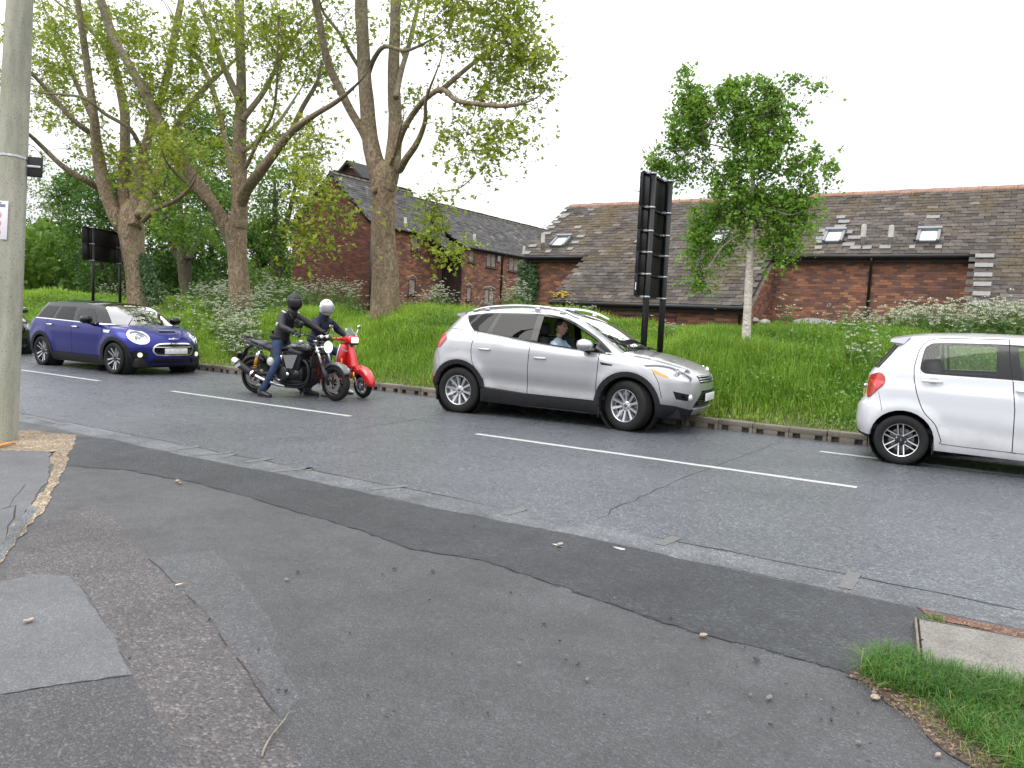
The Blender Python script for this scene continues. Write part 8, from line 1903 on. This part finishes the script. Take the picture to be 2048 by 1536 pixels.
def rider(root_from, label, lean, hip, sh, neck, head_c, hands, kneeR, kneeL, ankR, ankL, jacket, trousers, shoes, glove, hel, yaw_head, elbR, elbL, pants_cut=.0):
    p = thing('person', label, 'person', root_from.location, root_from.rotation_euler.z); v = lambda *a: np.array(a, float)
    J = {}; hip = v(*hip); sh = v(*sh); neck = v(*neck); mid = hip*.5+sh*.5+v(-.03, 0, 0)
    J['pelvis'] = (hip, (.145, .165)); J['waist'] = (hip*.66+sh*.34+v(-.025, 0, 0), (.155, .172)); J['chest'] = (hip*.28+sh*.72+v(-.01, 0, 0), (.160, .19)); J['collar'] = (sh*.9+neck*.1, (.115, .15)); J['neck'] = (neck, .062); J['skull'] = (v(*head_c)+v(0, 0, -.07), .066)
    bones = [('pelvis', 'waist'), ('waist', 'chest'), ('chest', 'collar'), ('collar', 'neck'), ('neck', 'skull')]
    for nm, sd, kn, an, el, hd in (('R', -1, kneeR, ankR, elbR, hands[0]), ('L', 1, kneeL, ankL, elbL, hands[1])):
        kn, an, el, hd = v(*kn), v(*an), v(*el), v(*hd)
        J['sh'+nm] = (sh+v(0, sd*.19, -.02), .088); J['el'+nm] = (el, .066); J['fa'+nm] = (el*.55+hd*.45, .058); J['wr'+nm] = (hd, .036)
        hj = hip+v(.03, sd*.115, -.03); J['hj'+nm] = (hj, .098); J['th'+nm] = (hj*.5+kn*.5, .084); J['kn'+nm] = (kn, .066); J['sn'+nm] = (kn*.55+an*.45+v(-.012, 0, 0), .060); J['an'+nm] = (an, .046)
        bones += [('collar', 'sh'+nm), ('sh'+nm, 'el'+nm), ('el'+nm, 'fa'+nm), ('fa'+nm, 'wr'+nm), ('pelvis', 'hj'+nm), ('hj'+nm, 'th'+nm), ('th'+nm, 'kn'+nm), ('kn'+nm, 'sn'+nm), ('sn'+nm, 'an'+nm)]
    legs = [(J['hj'+n_][0], J['kn'+n_][0]) for n_ in 'RL']+[(J['kn'+n_][0], J['an'+n_][0]) for n_ in 'RL']; arms = [(J['sh'+n_][0], J['el'+n_][0]) for n_ in 'RL']+[(J['el'+n_][0], J['wr'+n_][0]) for n_ in 'RL']; spine = [(J['waist'][0], J['collar'][0])]
    def reg(c):
        if c[2] > neck[2]+.005 and np.linalg.norm(c-np.array(J['skull'][0])) < .16: return 2
        dl = min(limb_dist(c, a, b) for a, b in legs); da = min(limb_dist(c, a, b) for a, b in arms+spine)
        return 1 if (dl < da and c[2] < hip[2]+.06) else 0
    body = skin_body('body', J, bones, [jacket, trousers, M_skin], p, 'pelvis', reg)
    q = MB(); a_ = hip+v(-.01, 0, .07); q.lathe([(.150, -.03), (.160, -.01), (.160, .05), (.15, .07)], a_, sh-hip, 26); hem = q.build('jacket_hem', jacket, p); hem.scale = (1, 1.12, 1)
    q = MB(); q.lathe([(.085, -.05), (.092, .0), (.086, .075), (.074, .08)], neck+v(-.01, 0, -.03), v(.15, 0, 1), 20); q.build('collar', jacket, p)
    for sd, hd, el in ((-1, v(*hands[0]), v(*elbR)), (1, v(*hands[1]), v(*elbL))):
        d = (hd-el)/np.linalg.norm(hd-el); q = MB(); q.lathe([(.040, -.05), (.047, -.03), (.047, .0), (.040, .01)], hd, d, 16); q.build('cuff', jacket, p); hand(p, hd, d*.6+v(.7, 0, -.1), v(.2, 0, 1), sd, glove)
    for sd, an, fx_ in ((-1, v(*ankR), shoes[1]), (1, v(*ankL), shoes[2])):
        g = .0; shoe(p, (an[0]-.07, an[1], g), (an[0]+.205, an[1]+sd*.03*fx_, g), shoes[0] if sd < 0 else shoes[3], M_boot if shoes[0] is M_boot else M_boot, top=max(.10, an[2]+.02))
        q = MB(); q.lathe([(.056, -.02), (.064, -.01), (.062, .06), (.056, .07)], an+v(0, 0, .02), v(*(kneeR if sd < 0 else kneeL))-an, 16); q.build('trouser_hem', trousers, p)
    head_of(p, head_c, yaw_head); helmet(p, v(*head_c)+v(0, 0, .015), yaw_head, R(6), *hel)
    return p, body
yh = R(-32)
p1, b1 = rider(moto, 'person in black helmet, black jacket and blue jeans sitting on the motorcycle, foot down', 0, (-.36, 0, .90), (-.15, 0, 1.36), (-.10, 0, 1.435), (-.06, -.0, 1.575), [(.255, -.365, 1.095), (.30, .33, 1.095)],
      (-.16, -.26, .60), (-.12, .26, .60), (-.40, -.36, .10), (-.02, .34, .10), M_jacket, M_denim, (M_boot, 1, 1, M_boot), M_glove, (M_hblack, True, M_visor), yh, (-.06, -.33, 1.17), (.04, .33, 1.20))
for c_, d_ in (((-.15, -.155, 1.418), (.075, .04, .02)), ((-.12, .155, 1.418), (.075, .04, .02)), ((-.10, -.385, 1.22), (.03, .02, .055))):
    q = MB(); q.box(c_, d_, Matrix.Rotation(R(25), 3, 'Y'), .006); q.build('reflective_patch', M_reflect, p1)
q = MB(); q.box((.05, -.02, 1.22), (.09, .17, .12), Matrix.Rotation(R(18), 3, 'Y'), .03); q.tube([(.0, -.1, 1.30), (-.06, -.12, 1.40)], .012, 6); q.tube([(.0, .1, 1.30), (-.06, .12, 1.40)], .012, 6); tag(q.build('chest_bag', M_glove, p1), 'small black bag strapped on the chest')
p2, b2 = rider(scoot, 'person in white helmet and navy jacket sitting on the red scooter', 0, (-.36, 0, .86), (-.24, 0, 1.30), (-.21, 0, 1.38), (-.165, 0, 1.505), [(.12, -.335, 1.02), (.04, .33, 1.02)],
      (.06, -.19, .74), (.04, .25, .70), (.10, -.31, .10), (.0, .30, .10), M_navy, M_denim, (simple('white_trainer', (.6, .6, .6), .5), 1, 1, simple('white_trainer', (.6, .6, .6), .5)), M_glove, (M_hwhite, True, simple('pale_grey_visor', (.30, .30, .32), .15, Coat_Weight=1.), True), R(-30), (-.13, -.35, 1.12), (-.16, .36, 1.12))
# driver of the silver crossover
def driver():
    p = thing('person', 'driver in a pale blue shirt at the open window of the silver crossover', 'person', kuga_o.location, kuga_o.rotation_euler.z); v = lambda *a: np.array(a, float); y0 = -.36
    J = {'pelvis': (v(.10, y0, .64), (.14, .17)), 'waist': (v(.04, y0, .80), (.13, .16)), 'chest': (v(.0, y0, 1.0), (.14, .18)), 'collar': (v(.0, y0, 1.14), (.10, .14)), 'neck': (v(.02, y0, 1.22), .058), 'skull': (v(.04, y0, 1.30), .062)}
    bn = [('pelvis', 'waist'), ('waist', 'chest'), ('chest', 'collar'), ('collar', 'neck'), ('neck', 'skull')]
    for n_, s_ in (('R', -1), ('L', 1)):
        J['sh'+n_] = (v(.02, y0+s_*.19, 1.11), .07); J['el'+n_] = (v(.24, y0+s_*.25, .92), .052); J['wr'+n_] = (v(.56, y0+s_*.15, 1.05), .034); J['hj'+n_] = (v(.16, y0+s_*.1, .62), .09); J['kn'+n_] = (v(.55, y0+s_*.14, .68), .065); J['an'+n_] = (v(.85, y0+s_*.1, .46), .045)
        bn += [('collar', 'sh'+n_), ('sh'+n_, 'el'+n_), ('el'+n_, 'wr'+n_), ('pelvis', 'hj'+n_), ('hj'+n_, 'kn'+n_), ('kn'+n_, 'an'+n_)]
    def reg(c): return 2 if c[2] > 1.225 and abs(c[0]-.03) < .12 else (1 if c[2] < .76 and c[0] > .08 else (2 if c[0] > .36 and c[2] > .9 else 0))
    skin_body('body', J, bn, [M_shirt, M_denim, M_skin], p, 'pelvis', reg)
    for s_ in (-1, 1): hand(p, (.56, y0+s_*.15, 1.05), (.6, 0, .3), (-.3, 0, 1), s_, M_skin)
    h = head_of(p, (.06, y0, 1.375), R(-8)); q = MB(); q.ell((-.018, 0, .022), (.096, .084, .112), None, 20, 14, zmin=-.35); o = q.build('hair', M_hair, h)
driver()
# ================================================================== street furniture
def at_depth(px, py, z): v = ray(px, py)/1540*z; return np.array([v[0], v[1], v[2]+CAM_H])
M_signblack = simple('black_sign_back', (.005, .005, .006), .42, spec=.35, var=.3, vscale=3.)
M_post = simple('black_sign_post', (.005, .005, .0055), .4, spec=.35, var=.3, vscale=4.)
M_clamp = simple('galvanised_clamp', (.42, .43, .44), .42, .7, var=.25, vscale=20.)
def sign(name, label, pL, pR, zg, top, rows, bot, overL, overR, off, rp, face_white=False):
    """back of a panel sign on two posts; pL, pR post feet (xy); rows = heights of the panel seams"""
    a, b = np.array(pL[:2]), np.array(pR[:2]); u = (b-a)/np.linalg.norm(b-a); n = np.array([-u[1], u[0]]); W = np.linalg.norm(b-a)
    root = thing(name, label, 'sign', (*a, zg), math.atan2(u[1], u[0])); T = top-zg
    for x in (0, W): m = MB(); m.tube([(x, 0, -.4), (x, 0, T)], rp, 14); m.lathe([(rp*1.02, T-.01), (rp*1.02, T+.012), (.001, T+.02)], (x, 0, 0), (0, 0, 1), 14); m.build('post', M_post, root)
    for i in range(len(rows)-1):
        z0, z1 = rows[i]-zg, rows[i+1]-zg; x0, x1 = -overL, W+overR
        m = MB(); m.box(((x0+x1)/2, off, (z0+z1)/2), (x1-x0, .022, z1-z0-.012), None, .006)
        for xx in (x0+.02, x1-.02): m.box((xx, off-.018, (z0+z1)/2), (.03, .03, z1-z0-.03), None, .004)
        pn = m.build('panel', M_signblack, root)
    for z in rows:
        z = z-zg; m = MB(); m.box(((W+overR-overL)/2, off-.03, z), (W+overL+overR-.04, .035, .03)); m.build('rail', M_signblack, root)
        for x in (0, W):
            m = MB(); m.lathe([(rp+.002, -.014), (rp+.007, -.012), (rp+.007, .012), (rp+.002, .014)], (x, 0, z+.0), (0, 0, 1), 16, closed=True); m.box((x-rp-.03, off*.5, z), (.05, abs(off)*.7, .03)); m.build('clamp', M_clamp, root)
    return root
# tall sign beyond the silver car
pl, pr = at_depth(1287, 690, 12.5), at_depth(1319, 712, 13.12)
zt = at_depth(1303, 350, 12.5)[2]; zb_ = at_depth(1283, 597, 12.5)[2]
rows_px = [352, 418, 464, 506, 549, 594]
rows = sorted(at_depth(1295, y, 12.5)[2] for y in rows_px)
g_ = float(bank_z(pl[0], pl[1]))
ts = sign('panel_sign', 'tall narrow black panel sign on two posts seen from behind, beyond the silver car', pl, pr, g_, zt, rows, rows[0], .22, .14, .12, .052)
m = MB(); m.box((-.20, .10, rows[0]+.16-g_), (.05, .012, .12)); m.build('sticker', simple('white_sticker', (.6, .6, .6), .5), ts)
# low sign left, behind the blue car
zL = 24.3; pA, pB = at_depth(186, 560, zL), at_depth(240, 560, zL*1.055); g2 = float(bank_z(pA[0], pA[1]))
zt2 = at_depth(186, 456, zL)[2]; zb2 = at_depth(186, 521, zL)[2]
sign('panel_sign', 'low wide black sign seen from behind in front of the left plane tree', pA, pB, g2, zt2, [zb2, (zt2+zb2)/2, zt2], zb2, .36, .34, .11, .045)
# concrete lamp column at the near edge of the pavement
def column():
    b = at_z(-3, 880); dpt = (b-np.array([0, 0, CAM_H]))@_f
    t = at_depth(40, 0, dpt*1.02); ax = t-b; L = np.linalg.norm(ax); ax = ax/L; Hh = 7.5
    root = thing('lamp_column', 'weathered concrete lamp column at the left edge of the pavement', 'lamp post', tuple(b))
    q = Vector((0, 0, 1)).rotation_difference(Vector(ax)); root.rotation_euler = (q @ Euler((0, 0, math.atan2(-b[1], -b[0])+R(12))).to_quaternion()).to_euler()
    tq = NT('column_concrete'); c = tq.coord(); n1 = tq.noise(tq.mapped(c, (1, 1, .22)), 5., 5, .65); n2 = tq.noise(c, 60., 3)
    col = tq.ramp(n1, [(.28, (.185, .19, .15)), (.5, (.30, .295, .235)), (.75, (.40, .385, .315))]); col = tq.mix(tq.ramp(n2, [(.30, .75), (.42, 0.)]), col, (.10, .10, .085)); col = tq.mix(tq.ramp(tq.noise(tq.mapped(c, (1, 1, .1)), 9., 3), [(.55, 0.), (.75, .4)]), col, (.20, .21, .13))
    col = tq.mix(tq.ramp(tq.voro(c, 26.), [(.05, .8), (.11, 0.)]), col, (.06, .06, .05))
    M_col = tq.pbr(col, .9, 0., tq.bump(n2, .5, .006), .25)
    m = MB(); r0, r1 = 31*dpt/1540*1.04, 23.5*dpt/1540*.98; V = []
    for z in (-.2, 0, .02, 1.2, 2.4, L, Hh):
        r_ = r0+(r1-r0)*max(0, z)/L
        for k in range(8):
            for o_ in (-.07, .07): a = math.pi/4*k+o_; V.append((r_*math.cos(a)/.96, r_*math.sin(a)/.96, z))
    F = [(i*16+k, i*16+(k+1) % 16, (i+1)*16+(k+1) % 16, (i+1)*16+k) for i in range(6) for k in range(16)]+[tuple(6*16+k for k in range(16))]
    m.add(V, F); m.build('shaft', M_col, root)
    m = MB(); m.tube([(0, 0, Hh-.1), (.2, 0, Hh+.5), (1.2, 0, Hh+.9)], [.06, .05, .04], 10); m.box((1.45, 0, Hh+.92), (.6, .22, .12), None, .04); m.build('lamp_head', M_satin, root)
    R_at = lambda z: (r0+(r1-r0)*z/L)
    zz = lambda py: (880-py)/880*L*.995
    # steel strap
    zs = zz(318); m = MB(); V = []; rr_ = R_at(zs)*1.05
    for dz in (-.012, .012):
        for k in range(16): a = math.pi/4*(k//2)+(-.07 if k % 2 == 0 else .07); V.append((rr_*math.cos(a)/.96, rr_*math.sin(a)/.96, zs+dz))
    m.add(V, [(k, (k+1) % 16, 16+(k+1) % 16, 16+k) for k in range(16)]); m.build('strap', M_clamp, root)
    inv = root.matrix_world.inverted() if False else (Matrix.Translation(Vector(b)) @ root.rotation_euler.to_matrix().to_4x4()).inverted()
    vr = Vector(_r0); side = (inv.to_3x3() @ vr).normalized(); tow = (inv.to_3x3() @ Vector((-_f[0], -_f[1], 0))).normalized()
    def P(px, py, out=0.): w_ = at_depth(px, py, dpt-.12); return inv @ Vector(w_)
    # small black back of a sign on the far side of the strap
    bx = MB(); a = Vector((0, 0, zz(332)))+side*(R_at(zz(332))+.075)-tow*.05; ang = math.atan2(side.y, side.x)
    bx.box(a, (.14, .03, .21), Matrix.Rotation(ang+.25, 3, 'Z'), .004); bo = bx.build('small_plate', M_signblack, root); bx = MB(); bx.box(a+tow*.024, (.13, .02, .025), Matrix.Rotation(ang+.25, 3, 'Z'), .004); bx.build('channel', M_clamp, bo)
    # notice: white plate with three red prohibition rings
    nz = zz(446); hN = 77*dpt/1540; wN = hN*.62; c_ = Vector((0, 0, nz))+tow*(R_at(nz)*1.0+.012)-side*(.045)
    yn = math.atan2(tow.y, tow.x); Mr = Matrix.Rotation(yn+math.pi/2+.10, 4, 'Z')
    nr = bpy.data.objects.new('notice', None)
    bb = MB(); bb.box((0, 0, 0), (wN, .006, hN), None, .002); nt_ = bb.build('notice', simple('notice_white', (.66, .64, .66), .4), root); nt_.matrix_local = Matrix.Translation(c_) @ Mr
    M_ring = simple('notice_red', (.55, .06, .10), .5); M_ink = simple('notice_ink', (.08, .10, .20), .5)
    for k, px_ in enumerate((435, 452, 470)):
        z = (446-px_)*dpt/1540; x = wN*.12; g = MB(); pts = [(x+.030*math.cos(t), -.005, z+.030*math.sin(t)) for t in np.linspace(0, 2*math.pi, 25)]; g.tube(pts, .0032, 5, False)
        if k == 0: g.tube([(x-.021, -.005, z+.021), (x+.021, -.005, z-.021)], .003, 5)
        g.build('prohibition_ring', M_ring, nt_)
        g = MB()
        if k == 0: g.tube([(x-.016, -.004, z), (x+.012, -.004, z), (x+.016, -.004, z+.006)], .0025, 4)
        elif k == 1: g.tube([(x-.006, -.004, z+.012), (x-.004, -.004, z-.010), (x+.010, -.004, z-.012)], .0035, 4)
        else: g.tube([(x-.006+.010*math.cos(t), -.004, z+.010*math.sin(t)) for t in np.linspace(0, 5.2, 14)], .0025, 4)
        g.build('pictogram', M_ink, nt_)
    g = MB()
    for j, (z, w_) in enumerate(((.178, .5), (.160, .85), (.150, .80), (.140, .82))): g.box((-wN*.02, -.0045, z*hN/.395), (wN*w_, .003, .0055 if j else .010))
    g.build('print', M_ink, nt_)
    sp = MB(); z = zz(506); sp.box(Vector((0, 0, z))+tow*(R_at(z)*.99)-side*.09, (.10, .012, .13), Matrix.Rotation(yn+math.pi/2, 3, 'Z'), .004); sp.build('torn_sticker', simple('torn_sticker', (.13, .12, .11), .8, var=.4, vscale=20.), root)
    return root
column()
# ------------------------------------------------------------------ near right corner: slab, soil, grass
M_slab = concrete('cover_slab_concrete', (.24, .225, .20), 45., .7)
c0 = at_z(1830, 1246)[:2]; c1 = at_z(1812, 1335)[:2]; c2 = at_z(2048, 1287)[:2]
u = (c2-c0); u = u/np.linalg.norm(u); vv = (c1-c0); vv = vv/np.linalg.norm(vv); vv = np.array([u[1], -u[0]])
sheet('soil', [at_z(1690, 1352)[:2], at_z(1760, 1396)[:2], at_z(1850, 1470)[:2], at_z(1950, 1540)[:2], at_z(2100, 1640)[:2], (2.2, 2.6), (2.2, 4.10), (-.12, 4.02)], .012, M_earth, .02, .05)
M_rust = asphalt('rusty_crumbled_edge', (.155, .078, .052), 110., 1., .85, .8, .9)
sheet('crumbled_edge', [(-.22, 4.72), (-.10, 4.66), (2., 4.72), (2., 4.60), (-.14, 4.56)], .013, M_rust, .010, .05)
sl = thing('cover_slab', 'worn concrete access cover in a metal frame by the road edge', 'cover', (c0[0], c0[1], .0), math.atan2(u[1], u[0]))
def sl_box(nm, x0, x1, y0, y1, z0, z1, mat, bev=.004): m = MB(); m.box(((x0+x1)/2, (y0+y1)/2, (z0+z1)/2), (x1-x0, y1-y0, z1-z0), None, bev); return m.build(nm, mat, sl)
sl_box('slab', .016, 1.4, -.62, -.012, -.02, .030, M_slab); sl_box('frame', -.004, .006, -.64, .0, -.02, .032, M_kerb, .001); sl_box('frame', .009, .0145, -.63, .0, -.02, .024, M_under, .001); sl_box('frame', 0, 1.4, -.009, .0, -.02, .031, simple('rusty_frame', (.08, .06, .05), .8), .001)
m = MB(); p = at_z(1842, 1291); loc = np.array([(p[:2]-c0)@u, (p[:2]-c0)@np.array([-u[1], u[0]])]); m.lathe([(.011, .0302), (.001, .0304)], (loc[0], loc[1], .0), (0, 0, 1), 12); m.build('lifting_hole', M_under, sl)
# blades of grass round the slab
M_grass2 = leaf_mat('verge_grass', (.035, .115, .012), (.10, .235, .03), (.34, .27, .13), .45, .35)
def tuft_pts(px_poly, n):
    P = np.array([at_z(x, y)[:2] for x, y in px_poly]); lo, hi = P.min(0), P.max(0); Q = rng.uniform(lo, hi, (n*4, 2)); return Q[inside(P, Q)][:n]
t1 = tuft_pts([(1715, 1352), (1735, 1325), (1790, 1318), (1815, 1326), (1850, 1345), (1960, 1366), (2100, 1395), (2100, 1470), (2010, 1440), (1900, 1420), (1820, 1398), (1760, 1380)], 4200)
t2 = tuft_pts([(1870, 1425), (1960, 1430), (2100, 1470), (2150, 1640), (2010, 1545), (1960, 1500), (1910, 1470)], 2300)
t3 = tuft_pts([(1700, 1345), (1780, 1390), (1860, 1460), (1960, 1545), (2100, 1600), (2100, 1400), (1900, 1400)], 900); t4 = tuft_pts([(1838, 1236), (1885, 1240), (1890, 1256), (1840, 1250)], 120)
t5 = np.stack([rng.uniform(.30, 2.1, 7000), rng.uniform(2.75, 4.05, 7000)], 1)      # the verge goes on past the slab
Q = np.vstack([t1, t2, t3, t4, t5]); n = len(Q); hh = np.concatenate([rng.uniform(.05, .135, len(t1)), rng.uniform(.04, .11, len(t2)), rng.uniform(.02, .05, len(t3)), rng.uniform(.02, .05, len(t4)), rng.uniform(.04, .12, len(t5))])
rn = np.clip(.5+.25*vnoise(Q[:, 0], Q[:, 1], 9., 21)+rng.normal(0, .25, n), 0, 1); dry = rng.random(n) < np.concatenate([np.full(len(t1), .05), np.full(len(t2), .12), np.full(len(t3), .75), np.full(len(t4), .2), np.full(len(t5), .1)]); rn = np.where(dry, 1+rng.random(n), rn)
V, T, ra = blades(np.stack([Q[:, 0], Q[:, 1], np.full(n, .008)], 1), hh, rng.uniform(.0016, .0034, n), np.clip(rng.normal(.75, .4, n), .05, 1.5), rng.uniform(0, 6.28, n), rn)
o = link('grass', np_mesh('grass', V, T, M_grass2, True, attr={'rnd': ra})); o['kind'] = 'stuff'
# dead straw and leaf litter on the soil and round the column
def litter(name, Q, s0, s1, mat, zz=.014):
    n = len(Q); az = rng.uniform(0, 6.28, n); L = rng.uniform(s0, s1, n); W = L*rng.uniform(.03, .2, n); P = np.stack([Q[:, 0], Q[:, 1], np.full(n, zz)+rng.random(n)*.012], 1)
    D = np.stack([np.cos(az), np.sin(az), rng.normal(0, .25, n)], 1)*L[:, None]; S = np.stack([-np.sin(az), np.cos(az), rng.normal(0, .3, n)], 1)*W[:, None]
    V = np.stack([P, P+D*.5+S, P+D, P+D*.5-S], 1).reshape(-1, 3); o = link(name, np_mesh(name, V, (np.arange(n)*4)[:, None]+np.array([[0, 1, 2, 3]]), mat, False, attr={'rnd': rng.random(n)})); o['kind'] = 'stuff'
M_straw = leaf_mat('straw', (.11, .065, .04), (.30, .21, .12), None, .8, .1); M_orange = leaf_mat('orange_leaf', (.26, .12, .03), (.42, .27, .12), None, .8, .1)
litter('dead_leaves', np.vstack([tuft_pts([(1700, 1355), (1780, 1372), (1900, 1425), (2000, 1500), (2100, 1590), (1990, 1570), (1880, 1500), (1780, 1420)], 1300), tuft_pts([(1880, 1250), (2060, 1265), (2060, 1283), (1890, 1262)], 200)]), .005, .024, M_straw)
litter('orange_leaves', tuft_pts([(-60, 862), (70, 862), (150, 874), (135, 925), (100, 950), (106, 902), (-60, 898)], 700), .010, .035, M_orange, .016)
# pebbles
M_stone_dk = simple('dark_stone', (.030, .030, .032), .7, var=.5, vscale=60.); M_stone_pl = simple('pale_stone', (.30, .235, .18), .7, var=.3, vscale=60.); M_stone_gr = simple('grey_stone', (.15, .14, .13), .8, var=.3, vscale=60.)
def pebble(name, px, py, r_px, mat, label, group=None, seed=0):
    p = at_z(px, py, .008); d = np.linalg.norm(p-np.array([0, 0, CAM_H])); r_ = r_px*d/1540; rr = np.random.default_rng(seed); bm = bmesh.new(); bmesh.ops.create_icosphere(bm, subdivisions=2, radius=1.); ph = rr.uniform(0, 6.28, 3)
    for v in bm.verts: k = 1+.16*math.sin(v.co.x*3+ph[0])+.14*math.sin(v.co.y*4+ph[1])+.1*math.sin(v.co.z*5+ph[2]); v.co = Vector((v.co.x*r_*k*1.25, v.co.y*r_*k*.9, v.co.z*r_*.6*k))
    me = bpy.data.meshes.new(name); bm.to_mesh(me); bm.free(); me.materials.append(mat); o = link(name, me, None, (p[0], p[1], .010+r_*.4), (0, 0, rr.uniform(0, 6.28))); return tag(o, label, 'stone', group)
GP = 'dark stones scattered over the pavement'
lst = [(358, 968), (950, 1052), (1120, 1284), (1158, 1332), (1130, 1322), (1420, 1428), (1395, 1438), (1617, 1392), (1640, 1440), (1663, 1442), (1640, 1400), (1662, 1412), (1475, 1334), (1160, 1330), (420, 1238), (575, 1160), (765, 1150), (596, 1146), (790, 1140), (870, 1145), (1290, 1470), (1540, 1450), (1210, 1428), (1090, 1250), (858, 1203), (1036, 1327), (260, 1316), (515, 1300), (556, 1382), (572, 1384), (1500, 1390), (1570, 1370), (1716, 1430), (1490, 1290), (1345, 1236), (1232, 1198), (1020, 1188), (1440, 1490), (1740, 1490), (980, 1430), (660, 1480), (1375, 1365), (905, 1310), (700, 1270), (735, 1390)]
for k, (x, y) in enumerate(lst): pebble('stone', x+rng.normal(0, 2), y+rng.normal(0, 2), rng.uniform(1.8, 3.8), M_stone_dk if k % 5 else M_stone_gr, 'small dark stone lying loose on the grey pavement', GP, k)
for k, (x, y, r_, mt, lb) in enumerate([(1407, 1273, 6, M_stone_pl, 'pinkish pale pebble on the lower edge of the fresh tarmac strip'), (1752, 1398, 6.5, M_stone_pl, 'tan oval pebble on the soil beside the grass'), (1748, 1388, 4.5, M_stone_gr, 'grey pebble touching the tan oval pebble by the grass'), (1538, 1398, 6, M_stone_gr, 'largest grey stone out on the open pavement'), (1717, 1487, 5, M_stone_gr, 'grey stone near the bottom of the pavement below the straw'), (1875, 1513, 5, M_stone_pl, 'pale pebble at the bottom edge beside the bare soil'), (1174, 1361, 4, M_stone_gr, 'grey stone on the pavement below the middle of the tarmac strip'), (355, 964, 4, M_stone_pl, 'white chip of stone on the left end of the fresh tarmac')]): pebble('pebble', x, y, r_, mt, lb, None, 200+k)
# cigarette end, twig, orange strip, scraps of leaf
p, q = at_z(351, 1172, .012), at_z(369, 1168, .012)
b_ = thing('cigarette_end', 'cigarette end on the seam of the chippings band', 'cigarette end', (p[0], p[1], .017)); d = q-p
m = MB(); m.tube([(0, 0, 0), tuple(d*.65)], .0042, 8); m.build('paper', simple('cigarette_paper', (.62, .58, .52), .8), b_); m = MB(); m.tube([tuple(d*.65), tuple(d)], .0042, 8); m.build('filter', simple('cigarette_filter', (.45, .22, .10), .8), b_)
tw_ = [at_z(x, y, .014) for x, y in ((578, 1424), (566, 1446), (545, 1470), (530, 1492), (524, 1510))]
m = MB(); m.tube(catmull([t_+np.array([0, 0, .006*math.sin(i*1.3)]) for i, t_ in enumerate(tw_)], 4), list(np.linspace(.0022, .0045, 17)), 7); m.tube([tw_[1]+np.array([0, 0, .004]), at_z(556, 1440, .02)], .002, 5)
tag(m.build('twig', simple('dry_twig', (.20, .175, .14), .9, var=.3, vscale=30.)), 'thin dry twig lying across the chippings band near the bottom edge', 'twig')
a, b_ = at_z(0, 892, .02), at_z(30, 886, .02); m = MB(); m.tube([a+(a-b_)*.6, (a+b_)/2+np.array([0, 0, .012]), b_], [.018, .022, .012], 8, squash=.5); tag(m.build('orange_peel', simple('orange_strip', (.62, .22, .03), .6, var=.2, vscale=30.)), 'bright orange strip lying at the foot of the concrete column', 'litter')
for k, (x, y, lb) in enumerate([(1120, 1093, 'pale flattened scrap on the fresh tarmac strip'), (57, 1247, 'small pale leaf scrap on the smooth grey patch'), (1512, 1325, 'curled dark leaf on the edge of the fresh tarmac strip'), (105, 905, 'white paper fleck on the footway slab')]):
    p = at_z(x, y, .0); d = np.linalg.norm(p); s = 7*d/1540; m = MB(); rr = np.random.default_rng(k+9); n_ = 9; out = [(s*(1.2+.4*rr.random())*math.cos(2*math.pi*i/n_), s*.7*(.8+.4*rr.random())*math.sin(2*math.pi*i/n_)) for i in range(n_)]
    V = [(*o_, .0+.004*rr.random()) for o_ in out]+[(0, 0, .006)]+[(o_[0], o_[1], -.002) for o_ in out]; m.add(V, [(i, (i+1) % n_, n_) for i in range(n_)]+[(i, n_+1+i, n_+1+(i+1) % n_, (i+1) % n_) for i in range(n_)])
    tag(m.build('scrap', M_stone_pl if k in (0, 1, 3) else M_stone_dk, None, (p[0], p[1], .018), (0, 0, rr.random()*3)), lb, 'litter')
